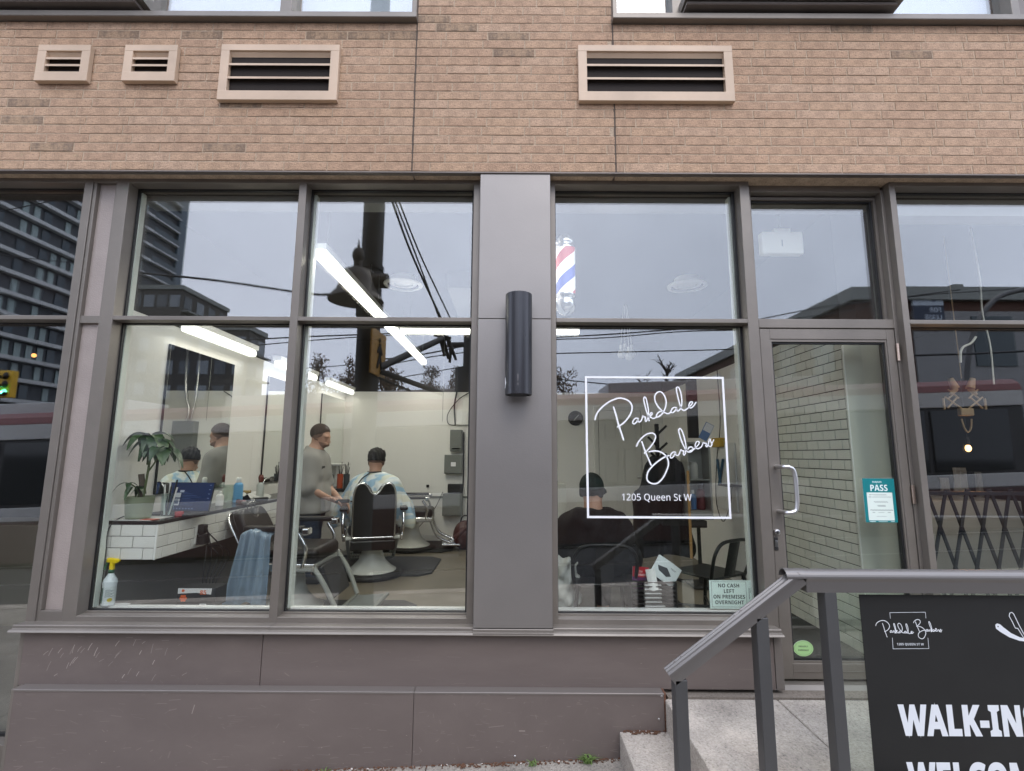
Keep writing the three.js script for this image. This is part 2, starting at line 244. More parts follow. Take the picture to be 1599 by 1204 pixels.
{ // the door leaf
  const t = thing('shop_door', 'grey framed glass door of the barber shop', 'door', [2.0, 0.385, -0.06]);
  const a = 1.5725, b = 2.4285, y0 = 0.386, y1 = 2.468, z0 = -0.11, z1 = -0.055;
  part(t, 'stile', rbx(a, 1.636, y0, y1, z0, z1, 0.003), A.frame); part(t, 'stile', rbx(2.378, b, y0, y1, z0, z1, 0.003), A.frame);
  part(t, 'top_rail', rbx(1.636, 2.378, 2.402, y1, z0, z1 - 0.0005, 0.002), A.frame); part(t, 'bottom_rail', [rbx(1.636, 2.378, y0, 0.47, z0, z1 - 0.0005, 0.002), bx(1.64, 2.374, 0.425, 0.43, z1 - 0.002, z1 + 0.002)], A.frame);
  part(t, 'glazing_bead', [bx(1.636, 1.646, 0.47, 2.402, z0, z1 - 0.006), bx(2.368, 2.378, 0.47, 2.402, z0, z1 - 0.006), bx(1.646, 2.368, 2.386, 2.402, z0, z1 - 0.006), bx(1.646, 2.368, 0.47, 0.482, z0, z1 - 0.006)], A.frame);
  pane(t, 1.652, 2.362, 0.488, 2.38, A.doorGlass, -0.078);
  const P = (u, v, z) => at(u, v, z), zz = 0.035, h0 = P(1206, 729, zz), h1 = P(1210, 801, zz), hx = P(1243, 765, zz).x, y = h0.y, yb = h1.y, x = 1.617;
  part(t, 'pull_handle', tube([[x, y, -0.055], [x, y, -0.02], [x + 0.006, y, zz - 0.012], [x + 0.03, y, zz], [hx - 0.045, y, zz], [hx - 0.012, y - 0.012, zz], [hx, y - 0.05, zz], [hx + 0.002, (y + yb) / 2, zz], [hx, yb + 0.05, zz], [hx - 0.012, yb + 0.012, zz], [hx - 0.045, yb, zz], [x + 0.03, yb, zz], [x + 0.006, yb, zz - 0.012], [x, yb, -0.02], [x, yb, -0.055]], 0.0125, 120, 14), A.brushed);
  const k = P(1213, 831, -0.05); const kc = part(t, 'lock_cylinder', spin(lathe([[0, 0.012], [0.012, 0.012], [0.017, 0.009], [0.019, 0], [0.019, -0.004]], k.x, k.y, -0.05), k.x, k.y, -0.05, Math.PI / 2, 0, 0), A.steel); part(kc, 'keyway', bx(k.x - 0.002, k.x + 0.002, k.y - 0.007, k.y + 0.007, -0.039, -0.0365), A.black);
  const l = P(1212, 849, -0.054); part(t, 'lock_plate', rbx(l.x - 0.011, l.x + 0.011, l.y - 0.038, l.y + 0.038, -0.056, -0.05, 0.002), A.black);
  part(t, 'lock_window', rbx(l.x - 0.008, l.x + 0.008, l.y - 0.018, l.y + 0.018, -0.0505, -0.0475, 0.001), A.steel);
  for (const v of [550, 772]) { const p = P(v < 600 ? 1403 : 1427, v, -0.045), q = [rod([2.432, p.y - 0.055, -0.043], [2.432, p.y + 0.055, -0.043], 0.009)]; for (const d of [-0.033, -0.011, 0.011, 0.033]) q.push(rod([2.432, p.y + d - 0.0015, -0.043], [2.432, p.y + d + 0.0015, -0.043], 0.0105)); part(t, 'hinge', q, mat(0.6, 0.47, 0.38, 0.3, 1)); }
}
// neighbours' windows
{
  const t = thing('shop_window', 'right neighbour window showing a scissor gate and a dark shop', 'shop window', [2.9, 0.3, 0]);
  mull(t, 2.452, 2.492, 0.3, HEAD + 0.042, 0.0); headBar(t, 2.492, 4.6); transom(t, 2.492, 4.6); pane(t, 2.5, 4.6, 0.42, TR0 - 0.002); pane(t, 2.5, 4.6, TR1 + 0.002, 3.414); part(t, 'sill_frame', rbx(2.492, 4.6, 0.34, 0.41, -0.15, 0, 0.003), A.frame);
  const u = thing('shop_window', 'left neighbour window mirroring a tall banded tower', 'shop window', [-3.2, 0.0, 0]);
  headBar(u, -5.4, -2.812); transom(u, -5.4, -2.812); pane(u, -5.4, -2.822, 0.05, TR0 - 0.002); pane(u, -5.4, -2.822, TR1 + 0.002, 3.414); part(u, 'sill_frame', rbx(-5.4, -2.812, -0.1, 0.04, -0.15, 0, 0.003), A.frame);
}
{ // column cladding and its lamp
  const t = thing('column_cladding', 'grey metal cladding of the column between the shop windows', 'column', [0.01, 0.7, 0]);
  part(t, 'panel', rbx(-0.213, 0.231, 2.4855, 3.4335, -0.15, 0.09, 0.003), A.column); part(t, 'panel', rbx(-0.214, 0.231, 0.701, 2.482, -0.15, 0.09, 0.003), A.column); part(t, 'joint_backing', bx(-0.209, 0.226, 2.47, 2.495, -0.14, 0.083), A.gasket);
  part(t, 'side_trim', bx(-0.2215, -0.2145, 0.70, 3.43, -0.15, 0.02), A.frame); part(t, 'side_trim', bx(0.2315, 0.2375, 0.70, 3.43, -0.15, 0.02), A.frame);
  const l = thing('wall_lamp', 'black cylinder wall lamp mounted on the grey column', 'wall lamp', [0.033, 2.0, 0.19]), x = 0.033, z = 0.185, R = 0.078, y0 = 2.003, y1 = 2.605;
  part(l, 'housing', lathe([[0, y1], [R - 0.004, y1], [R, y1 - 0.004], [R, y0 + 0.003], [R - 0.003, y0], [R - 0.012, y0], [R - 0.012, y0 + 0.03], [0, y0 + 0.03]], x, 0, z, 48), A.lamp);
  part(l, 'lens', lathe([[0, y0 + 0.02], [0.035, y0 + 0.02], [0.037, y0 + 0.03], [0.037, y0 + 0.035]], x, 0, z, 24), A.steel); part(l, 'bracket', rbx(x - 0.04, x + 0.04, 2.15, 2.45, 0.089, z - 0.05, 0.003), A.lamp);
  const chip = (pts, xx, yy, th) => { const s = new THREE.Shape(pts.map(p => new THREE.Vector2(...p))), g = new THREE.ShapeGeometry(s, 8), P = g.attributes.position; for (let i = 0; i < P.count; i++) { const a = th + P.getX(i) / R; P.setXYZ(i, x + Math.sin(a) * (R + 0.0006), yy + P.getY(i), z + Math.cos(a) * (R + 0.0006)); } g.computeVertexNormals(); return clean(g); };
  part(l, 'bare_chip', chip([[-0.012, -0.035], [0.004, -0.03], [0.010, -0.012], [0.016, -0.006], [0.009, 0.008], [0.004, 0.026], [-0.01, 0.03]], 0, 2.075, -1.32), A.vinyl);
  part(l, 'logo_mark', [chip([[-0.003, -0.022], [0.003, -0.022], [0.005, 0.014], [0.0, 0.02], [-0.005, 0.014]], 0, 2.098, -0.06), chip([[-0.005, -0.006], [0.005, -0.006], [0.005, 0.006], [-0.005, 0.006]], 0, 2.058, -0.06)], mat(0.09, 0.085, 0.085, 0.5));
}
// ---------- base below the windows ----------
{
  const t = thing('window_sill', 'projecting grey metal sill under the two shop windows', 'window sill', [-0.6, 0.66, 0.04]);
  const prof = [[-0.02, 0.694], [0.072, 0.6985], [0.075, 0.695], [0.076, 0.682], [0.083, 0.6785], [0.084, 0.666], [0.05, 0.664], [0.05, 0.68], [-0.02, 0.68]];
  part(t, 'drip_edge', along(-2.806, 1.517, [[0.080, 0.6785], [0.0965, 0.6785], [0.1045, 0.669], [0.1035, 0.666], [0.08, 0.668]]), A.frame);
  for (const [a, b] of [[-2.806, -1.3585], [-1.3565, -0.215], [-0.2145, 0.2345], [0.235, 1.517]]) part(t, 'sill_section', along(a, b, a > -0.3 && b < 0.3 ? [[0.0905, 0.694], ...prof.slice(1, 8).map(([z, y]) => [z + 0.02, y])] : prof), A.frame);
}
function scuffed(seed, n, marks) { // painted panel with scratches and scuffs
  return canvasTex(1024, 512, (c, w, h) => {
    const f = noiseField(256, 128, seed, 4, 6, 0.6, 2); c.fillStyle = '#8d8889'; c.fillRect(0, 0, w, h);
    for (let y = 0; y < 128; y++) for (let x = 0; x < 256; x++) { const v = Math.round(138 + 8 * (f[y * 256 + x] - 0.5) * 2); c.fillStyle = `rgb(${v + 3},${v - 2},${v - 1})`; c.fillRect(x * 4, y * 4, 4, 4); }
    let s = seed; const R = () => { s = (s * 1664525 + 1013904223) >>> 0; return s / 4294967296; };
    for (let i = 0; i < n; i++) { const x = R() * w, y = h * (1 - Math.pow(R(), 2.2)), l = 4 + R() * 30, a = R() < 0.7 ? (R() - 0.5) * 0.5 : R() * 3; c.strokeStyle = `rgba(250,245,245,${0.06 + R() * 0.2})`; c.lineWidth = 0.8 + R() * 2.2; c.beginPath(); c.moveTo(x, y); c.lineTo(x + Math.cos(a) * l, y + Math.sin(a) * l); c.stroke(); }
    for (let i = 0; i < n / 4; i++) { const x = R() * w, y = h * (1 - Math.pow(R(), 2.6) * 0.7); c.fillStyle = `rgba(255,252,250,${0.25 + R() * 0.5})`; c.beginPath(); c.arc(x, y, 0.6 + R() * 1.3, 0, 7); c.fill(); }
    for (const m of marks) { c.strokeStyle = `rgba(255,255,255,${m[0]})`; c.lineWidth = m[1]; c.beginPath(); c.moveTo(m[2] * w, m[3] * h); for (let k = 4; k < m.length; k += 2) c.lineTo(m[k] * w, m[k + 1] * h); c.stroke(); }
  });
}
const scratches = []; { SEED = 99; for (let i = 0; i < 34; i++) { const x = rr(0.08, 0.68), y = rr(0.2, 0.82), dx = rr(0.004, 0.022), dy = rr(0.04, 0.17); scratches.push([rr(0.35, 0.9), rr(1, 2.6), x + dx, y, x + dx * 0.4, y + dy * 0.5, x, y + dy]); } for (let i = 0; i < 5; i++) { const x = rr(0.2, 0.7), y = rr(0.15, 0.4); scratches.push([0.6, 1.6, x, y, x + 0.03, y - 0.005]); } }
const panelMat = tex => mat(0.60, 0.525, 0.46, 0.48, 0.2, { map: tex });
function uvFace(g, x0, x1, y0, y1) { const p = g.attributes.position, uv = g.attributes.uv; for (let i = 0; i < p.count; i++) uv.setXY(i, (p.getX(i) - x0) / (x1 - x0), (p.getY(i) - y0) / (y1 - y0)); return g; }
{
  const t = thing('base_cladding', 'scuffed brown grey metal cladding below the shop windows', 'cladding', [-0.7, 0, 0.05]);
  const up = (a, b, tx) => part(t, 'upper_panel', uvFace(rbx(a, b, 0.372, 0.68, -0.1, 0.05, 0.003), a, b, 0.372, 0.68), panelMat(tx));
  up(-2.757, -1.4065, scuffed(5, 60, scratches)); up(-1.4035, 1.478, scuffed(6, 90, []));
  const cap = mat(0.165, 0.144, 0.128, 0.3, 0.2); for (const [a, b] of [[-2.716, -0.5315], [-0.5285, 0.832]]) part(t, 'ledge_cap', along(a, b, [[0.05, 0.3797], [0.1105, 0.3782], [0.1125, 0.376], [0.1125, 0.368], [0.1105, 0.368], [0.108, 0.3745], [0.05, 0.3765]]), cap);
  const lo = (a, b, tx) => part(t, 'lower_panel', uvFace(along(a, b, [[-0.05, -0.2], [0.108, -0.2], [0.11, 0.372], [0.106, 0.374], [0.05, 0.376], [-0.05, 0.376]]), a, b, -0.2, 0.375), panelMat(tx));
  lo(-2.716, -0.5315, scuffed(15, 420, [[0.5, 2, 0.45, 0.2, 0.455, 0.12]])); lo(-0.5285, 0.832, scuffed(16, 420, [[0.4, 2, 0.3, 0.3, 0.34, 0.29, 0.36, 0.285], [0.7, 3, 0.42, 0.33, 0.445, 0.33]]));
  part(t, 'corner_trim', rbx(-2.785, -2.7595, -0.2, 0.684, -0.1, 0.046, 0.003), A.frame); part(t, 'corner_trim', rbx(-2.7365, -2.7185, -0.2, 0.377, -0.1, 0.106, 0.003), A.frame); part(t, 'corner_trim', rbx(1.481, 1.527, 0.372, 0.664, -0.1, 0.052, 0.003), mat(0.17, 0.148, 0.13, 0.48, 0.2)); part(t, 'corner_trim', rbx(0.835, 0.846, 0.17, 0.378, 0.0, 0.104, 0.002), mat(0.25, 0.12, 0.07, 0.8, 0.1, { map: T.fine }));
  for (const [u, v] of [[1029, 1123], [804, 1181], [1033, 1087]]) { const p = at(u, v, 0.11); part(t, 'rivet', ball(p.x, p.y, 0.111, 0.006, 0.006, 0.003, 10), A.steel); }
}
// ---------- ground: pavement rising to the right, kerb, road with tram tracks ----------
const SL = 0.0405, gy = x => 0.028 + SL * x; // height of the pavement at the wall
function tilted(x0, x1, z0, z1, lift, drop, nx = 1) { // slab following the slope
  const g = new THREE.BoxGeometry(x1 - x0, drop, z1 - z0, nx, 1, 1); g.translate((x0 + x1) / 2, lift - drop / 2, (z0 + z1) / 2); const p = g.attributes.position; for (let i = 0; i < p.count; i++) p.setY(i, p.getY(i) + gy(p.getX(i))); g.computeVertexNormals(); return uvMetres(g);
}
{
  const t = thing('sidewalk', 'pale concrete pavement rising gently to the right', 'pavement', [0, 0, 0], null, 'structure');
  for (let i = -8; i < 8; i++) for (let j = 0; j < 2; j++) part(t, 'slab', tilted(-0.45 + i * 1.5 + 0.004, -0.45 + i * 1.5 + 1.496, 0.09 + j * 1.5 + 0.004, 0.09 + j * 1.5 + 1.496, (i * 7 + j * 3) % 3 * 0.0012, 0.12), A.walk);
  part(t, 'joint_bed', tilted(-12.5, 11.6, -0.1, 3.1, -0.008, 0.2), A.sealant);
  part(t, 'kerb', tilted(-60, 60, 3.1, 3.28, 0.0, 0.3), A.concrete);
  part(t, 'far_slab', tilted(-60, -12.5, 0.0, 3.1, 0, 0.2), A.walk); part(t, 'far_slab', tilted(11.6, 60, 0.0, 3.1, 0, 0.2), A.concrete);
}
solo('road', tilted(-60, 60, 3.28, 13.5, -0.15, 0.1), A.asphalt, 'grey asphalt road across the front of the shop', 'road', null, 'structure');
for (const [z, l] of [[5.0, 'tram rail nearest the kerb'], [6.5, 'second tram rail from the kerb'], [8.3, 'third tram rail from the kerb'], [9.8, 'tram rail farthest from the kerb']]) solo('tram_rail', tilted(-60, 60, z, z + 0.07, -0.142, 0.05), A.steel, l, 'rail', 'tram rails in the road', 'structure');
solo('far_sidewalk', tilted(-60, 60, 13.5, 17, 0, 0.3), A.concrete, 'pavement on the far side of the road', 'pavement', null, 'structure');
{ const g = new THREE.PlaneGeometry(1600, 1600); g.rotateX(-Math.PI / 2); g.translate(0, -2.9, 0); solo('ground', uvMetres(clean(g)), mat(0.09, 0.088, 0.08, 0.95), 'level ground of the city beyond the street', 'ground', null, 'structure'); }
solo('far_lot', tilted(-60, 60, 17, 60, -0.05, 0.3), mat(0.10, 0.10, 0.085, 0.95, 0, { map: T.concrete }), 'open lot on the far side of the road', 'ground', null, 'structure');
{ // steps and porch, going up to the right along the wall
  const t = thing('porch', 'speckled concrete steps and porch in front of the door', 'steps', [1.5, 0, 0.5], null, 'structure');
  part(t, 'step', rbx(0.585, 1.0, -0.1, 0.188, 0.112, 1.06, 0.008, 3), A.concrete);
  part(t, 'landing', [rbx(0.842, 1.4545, -0.1, 0.345, 0.095, 1.06, 0.008, 3)], A.concrete); part(t, 'landing', [rbx(1.4595, 4.4, -0.1, 0.3455, 0.095, 1.06, 0.008, 3)], A.concrete);
  part(t, 'back_strip', bx(0.86, 4.4, 0.0, 0.352, 0.0, 0.09), mat(0.3, 0.26, 0.22, 0.95, 0, { map: T.concrete }));
}
{ // weeds and litter at the foot of the wall
  const leaf = mat(0.10, 0.16, 0.035, 0.7), tuft = (u, v, n, s, l) => { const p = at(u, v, 0.135), y0 = gy(p.x) + 0.001, gs = []; for (let i = 0; i < n; i++) { const a = rr(0, 6.28), L = s * rr(0.5, 1), h = s * rr(0.25, 0.8), g = new THREE.PlaneGeometry(0.006, 1, 1, 5), P = g.attributes.position; for (let k = 0; k < P.count; k++) { const q = P.getY(k) + 0.5, w = P.getX(k) * (1 - q * 0.9) * (1 + q); P.setXYZ(k, w, h * q * (1.6 - q), L * q * q); } g.rotateY(a); g.translate(p.x + rr(-0.02, 0.02), y0, 0.135 + rr(-0.012, 0.02)); g.computeVertexNormals(); gs.push(clean(g)); }
    solo('weed', gs, leaf, l, 'weed', 'weeds at the foot of the wall'); };
  tuft(832, 1194, 16, 0.04, 'smaller left tuft of weeds at the foot of the cladding'); tuft(918, 1192, 46, 0.065, 'larger tuft of weeds just left of the step'); tuft(508, 1202, 10, 0.035, 'sparse tuft of weeds at the far left foot of the cladding');
  const gs = [], pale = []; for (let i = 0; i < 420; i++) { const x = i < 70 ? rr(0.6, 0.83) : rr(-1.3, 0.6), y = i < 70 ? 0.19 : gy(x) + 0.003, g = new THREE.BoxGeometry(rr(0.004, 0.016), 0.002, rr(0.003, 0.011)); g.rotateY(rr(0, 3)); g.rotateZ(rr(-0.5, 0.5)); g.translate(x, y + rr(0, 0.004), 0.114 + Math.pow(rnd(), 2) * 0.03); (i % 24 ? gs : pale).push(clean(g)); }
  solo('leaf_litter', gs, mat(0.11, 0.05, 0.025, 0.9), 'brown leaf litter along the foot of the wall', 'litter', null, 'stuff'); solo('paper_scraps', pale, mat(0.55, 0.5, 0.45, 0.9), 'pale scraps among the leaf litter by the wall', 'litter', null, 'stuff');
}
// ---------- handrail with glass guard and banner ----------
{
  const t = thing('handrail', 'grey metal handrail with a glass guard beside the porch steps', 'handrail', [1.17, 0.0, 0.87]), Z = 0.87;
  const prof = (k) => { const p = []; for (let i = 0; i <= 14; i++) { const a = Math.PI * i / 14; p.push([Z + Math.cos(a) * 0.031, 1.168 + Math.sin(a) * 0.032]); } p.push([Z - 0.022, 1.155], [Z - 0.022, 1.112], [Z + 0.026, 1.112], [Z + 0.026, 1.155]); return p; };
  part(t, 'top_rail', along(1.205, 4.2, prof()), A.rail);
  const ec = []; for (let i = 0; i <= 14; i++) { const a = Math.PI * i / 14; ec.push([Z + Math.cos(a) * 0.033, 1.168 + Math.sin(a) * 0.034]); } for (let i = 14; i >= 0; i--) { const a = Math.PI * i / 14; ec.push([Z + Math.cos(a) * 0.029, 1.168 + Math.sin(a) * 0.030]); }
  part(t, 'end_cap', along(1.125, 1.2048, ec), A.rail);
  const ang = Math.atan2(0.39, 0.55), L = 0.675, s = [];
  const rp = [[-0.03, -0.03], [-0.03, 0.006], [-0.026, 0.014], [-0.018, 0.016], [-0.014, 0.010], [-0.007, 0.010], [-0.003, 0.0165], [0.003, 0.0165], [0.007, 0.010], [0.014, 0.010], [0.018, 0.016], [0.026, 0.014], [0.03, 0.006], [0.03, -0.004], [0.026, -0.006], [0.026, -0.042], [-0.022, -0.042], [-0.022, -0.03]];
  const sr = along(0, L, rp); sr.applyMatrix4(new THREE.Matrix4().makeRotationZ(ang)); sr.translate(0.632, 0.79, Z); part(t, 'sloped_rail', sr, A.rail);
  for (const [d, zz] of [[0.05, -0.010], [0.085, -0.010], [0.36, -0.010], [0.395, -0.010], [0.62, -0.010], [0.645, 0.010]]) { const q = V3(0.632 + Math.cos(ang) * d - Math.sin(ang) * 0.012, 0.79 + Math.sin(ang) * d + Math.cos(ang) * 0.012, Z + zz); part(t, 'screw', ball(q.x, q.y, q.z, 0.005, 0.004, 0.005, 8), A.frameDark); }
  for (const [x, y0, y1] of [[0.678, 0.1, 0.775], [1.016, 0.34, 1.012], [1.301, 0.34, 1.113]]) { const p = part(t, 'post', rbx(x - 0.0245, x + 0.0245, y0, y1, Z - 0.03, Z + 0.026, 0.003), A.post); }
  part(t, 'glass_guard', bx(1.337, 4.2, 0.42, 1.105, Z - 0.012, Z - 0.004), clear(0.93, 0.97, 0.94, 1.5)); part(t, 'glass_channel', [rbx(1.326, 1.337, 0.42, 1.111, Z - 0.02, Z + 0.004, 0.002)], A.rail); part(t, 'bottom_rail', rbx(1.326, 4.2, 0.37, 0.42, Z - 0.024, Z + 0.024, 0.003), A.post);
}
// ---------- the barber shop room ----------
const FLR = 0.40, HW = 2.61, XL = -2.55, XR = 2.28, ZB = -4.45, CEIL = 3.42;
solo('shop_floor', bx(XL - 0.2, XR + 0.3, FLR - 0.1, FLR, ZB - 0.1, -0.16), A.floorIn, 'worn beige floor of the barber shop', 'floor', null, 'structure');
{
  const t = thing('wall_left', 'white left wall of the barber shop with mirrors hung on it', 'wall', [XL, FLR, -2], null, 'structure');
  part(t, 'painted_wall', bx(XL - 0.1, XL, FLR, HW, ZB, -0.16), A.white); part(t, 'dark_upper_wall', bx(XL - 0.1, XL - 0.004, HW, CEIL, ZB, -0.16), A.upper);
  const b = thing('wall_back', 'white back wall of the barber shop with a dark upper part', 'wall', [0, FLR, ZB], null, 'structure');
  part(b, 'painted_wall', bx(XL - 0.1, XR + 0.3, FLR, HW, ZB - 0.1, ZB), A.white); part(b, 'dark_upper_wall', bx(XL - 0.1, XR + 0.3, HW, CEIL, ZB - 0.1, ZB - 0.004), A.upper); part(b, 'chair_rail', rbx(-1.5, -0.3, 1.03, 1.055, ZB, ZB + 0.02, 0.003), A.greyBox); part(b, 'baseboard', rbx(XL, 1.1, FLR, 0.5, ZB, ZB + 0.015, 0.003), A.whiteGloss);
  const r = thing('wall_right', 'right wall of the barber shop, white subway tile near the door', 'wall', [XR, FLR, -2], null, 'structure');
  part(r, 'painted_wall', bx(XR, XR + 0.3, FLR, HW, ZB, -1.96), A.white); part(r, 'tile_backing', bx(XR + 0.006, XR + 0.3, FLR, HW, -1.96, -0.345), A.grout); part(r, 'end_face', bx(XR - 0.002, XR + 0.25, FLR, HW, -0.345, -0.33), mat(0.62, 0.62, 0.55, 0.5)); part(r, 'corner_bead', rbx(XR - 0.006, XR + 0.004, FLR, HW, -0.338, -0.325, 0.002), A.whiteGloss);
  part(r, 'dark_upper_wall', bx(XR + 0.004, XR + 0.3, HW, CEIL, ZB, -0.34), A.upper);
  const tg = rbx(-0.0655, 0.0655, -0.0318, 0.0318, -0.004, 0.004, 0.002, 1); tg.rotateY(-Math.PI / 2);
  for (let k = 0; k < 32; k++) for (let i = 0; i < 12; i++) {
    const y = FLR + 0.0345 + k * 0.069; if (y + 0.034 > HW) continue; const z = -0.347 - 0.0685 - i * 0.137 - (k % 2) * 0.0685; if (z < -1.93) continue;
    const m = new THREE.Mesh(tg, (i * 5 + k * 3) % 4 ? A.tile : A.tileB); m.name = pnumFast(r, 'tile'); m.receiveShadow = m.castShadow = true; m.position.set(rr(-0.0006, 0.0006), y - FLR, z + 2); if (k % 2 && i === 0) { const h = new THREE.Mesh(tg, A.tile); h.name = pnumFast(r, 'tile'); h.scale.z = 0.47; h.position.set(0, y - FLR, -0.347 - 0.034 + 2); r.add(h); } m.rotation.set(0, rr(-0.006, 0.006), 0); r.add(m);
  }
  const c = thing('ceiling', 'dark painted ceiling of the barber shop', 'ceiling', [0, CEIL, -2], null, 'structure');
  part(c, 'slab', bx(XL - 0.2, XR + 0.4, CEIL, CEIL + 0.1, ZB - 0.1, -0.16), A.upper);
  part(c, 'window_header', bx(XL - 0.05, XR + 0.2, at(800, 318, -0.17).y, 3.418, -0.30, -0.17), mat(0.27, 0.27, 0.255, 0.8));
  const w = thing('window_reveal', 'pale inside reveal along the bottom and side of the shop windows', 'reveal', [0, 0.69, -0.13], null, 'structure');
  part(w, 'inner_sill', bx(XL + 0.02, -0.24, 0.66, 0.742, -0.165, -0.128), A.whiteGloss); part(w, 'inner_sill', bx(-2.53, -2.36, 0.7, 0.7415, -0.2, -0.166), A.whiteGloss); part(w, 'inner_sill', bx(0.25, 1.48, 0.66, 0.742, -0.165, -0.128), A.whiteGloss);
  part(w, 'inner_jamb', bx(-2.528, -2.506, 0.742, 3.40, -0.14, -0.102), mat(0.7, 0.74, 0.68, 0.5)); part(w, 'inner_jamb', bx(-1.352, -1.334, 0.742, 3.40, -0.165, -0.118), mat(0.7, 0.74, 0.68, 0.5)); part(w, 'inner_jamb', bx(1.452, 1.47, 0.742, 3.4, -0.165, -0.118), mat(0.7, 0.74, 0.68, 0.5));
  part(w, 'dwarf_wall', [bx(XL - 0.1, -0.22, 0.2, 0.66, -0.18, -0.1), bx(0.24, 1.5, 0.2, 0.66, -0.18, -0.1)], A.white); part(w, 'column_back', bx(-0.23, 0.24, FLR, CEIL, -0.4, -0.15), A.white);
  part(w, 'side_wall', bx(XL - 0.3, XL - 0.1, 0.0, CEIL, ZB, -0.16), A.upper);
  part(w, 'lower_ledge', [bx(XL, -1.6, 0.56, 0.688, -0.36, -0.202), bx(0.25, 1.5, 0.56, 0.688, -0.36, -0.18)], A.greyBox);
}
A.wallTubeGlow = glow(1, 0.985, 0.93, 1.1);
// ---------- lights: slim white tubes, each a glowing diffuser with an area light of its size below it ----------
function tubeLight(label, x0, y, z0, x1, z1, w, wall, group, pow) {
  const cx = (x0 + x1) / 2, cz = (z0 + z1) / 2, L = Math.hypot(x1 - x0, z1 - z0), a = Math.atan2(-(z1 - z0), x1 - x0), t = thing('tube_light', label, 'tube light', [cx, y, cz], group);
  t.rotation.y = a;
  part(t, 'housing', rbx(-L / 2, L / 2, w * 0.35, w * 0.95, -w * 0.6, w * 0.6, 0.004), A.whiteGloss, false); part(t, 'lamp_diffuser', rbx(-L / 2 + 0.006, L / 2 - 0.006, -w * 0.5, w * 0.34, -w * 0.5, w * 0.5, w * 0.3, 3), wall ? A.wallTubeGlow : A.tubeGlow, false);
  if (wall) part(t, 'bracket', rbx(-L / 2 + 0.1, L / 2 - 0.1, w * 0.2, w * 0.5, -0.11, -w * 0.55, 0.003), A.greyBox, false); else { for (const k of [-0.4, 0.4]) part(t, 'hanger', rod([L * k, w, 0], [L * k, CEIL - y, 0], 0.003), A.greyBox, false); }
  const l = new THREE.RectAreaLight(0xfff9ec, pow, L, w); l.position.set(0, -w * 0.5 - 0.01, 0); l.rotation.x = -Math.PI / 2; t.add(l);
}
const TW = 21;
for (const [d0, d1, l] of [[3.53, 4.52, 'wall tube light nearest the window, over the plant'], [4.97, 5.97, 'middle wall tube light above the mirrors'], [6.38, 7.38, 'wall tube light farthest from the window, by the back corner']]) tubeLight(l, -2.43, 2.59, 3 - d0, -2.43, 3 - d1, 0.075, true, 'tube lights on the left wall', 3.2);
for (let i = 0; i < 3; i++) tubeLight(['near length of the long ceiling tube light running to the back', 'middle length of the long ceiling tube light running to the back', 'far length of the long ceiling tube light running to the back'][i], -1.325, 3.02, -0.19 - i * 1.34, -1.325, -0.19 - (i + 1) * 1.34 + 0.004, 0.075, false, 'lengths of the long ceiling light', TW);
for (let i = 0; i < 2; i++) tubeLight(['left length of the ceiling tube light that runs across the room', 'right length of the ceiling tube light that runs across the room'][i], -1.25 + i * 1.0, 3.02, -2.32, -0.26 + i * 1.0, -2.32, 0.06, false, 'lengths of the crosswise ceiling light', TW);
for (const [u, v, l] of [[630, 438, 'left round white ceiling air diffuser'], [1072, 432, 'right round white ceiling air diffuser']]) { const p = at(u, v, -1.72); const t = thing('ceiling_diffuser', l, 'diffuser', [p.x, 3.33, -1.72], 'round ceiling diffusers'); for (const [r0, r1, h] of [[0.155, 0.195, 0], [0.095, 0.14, 0.016], [0.0, 0.08, 0.03]]) part(t, 'ring', lathe([[r0, h], [r1 * 0.97, h + 0.004], [r1, h + 0.012], [r1 * 0.98, h + 0.02], [r0 * 0.98, h + 0.012], [r0, h]], 0, 0, 0, 40), A.whiteGloss, false); part(t, 'neck', rod([0, 0.03, 0], [0, 0.1, 0], 0.12, 0.12, 28), A.whiteGloss, false); }
solo('air_duct', [rbx(-0.62, -0.3, 3.2, 3.36, -3.4, -1.4, 0.01), rbx(-0.64, -0.28, 3.18, 3.38, -2.5, -2.45, 0.004)], mat(0.09, 0.09, 0.085, 0.5, 0.3), 'pale rectangular air duct under the dark ceiling', 'duct');
{ const a = at(1188, 362, -0.4), b = at(1255, 397, -0.4); const t = thing('emergency_light', 'pale emergency light box hung inside above the door', 'emergency light', [(a.x + b.x) / 2, b.y, -0.4]); part(t, 'box', rbx(a.x, b.x, b.y, a.y, -0.45, -0.39, 0.01), mat(0.75, 0.73, 0.62, 0.5)); part(t, 'mount', rbx(a.x + 0.1, b.x - 0.08, a.y, a.y + 0.03, -0.45, -0.4, 0.005), mat(0.75, 0.73, 0.62, 0.5)); part(t, 'stem', rod([(a.x + b.x) / 2, a.y, -0.42], [(a.x + b.x) / 2, CEIL, -0.42], 0.008), A.greyBox); part(t, 'mark', rbx((a.x + b.x) / 2 - 0.01, (a.x + b.x) / 2 - 0.002, (a.y + b.y) / 2 - 0.03, (a.y + b.y) / 2 + 0.02, -0.3895, -0.388, 0.0005), A.greyBox); }
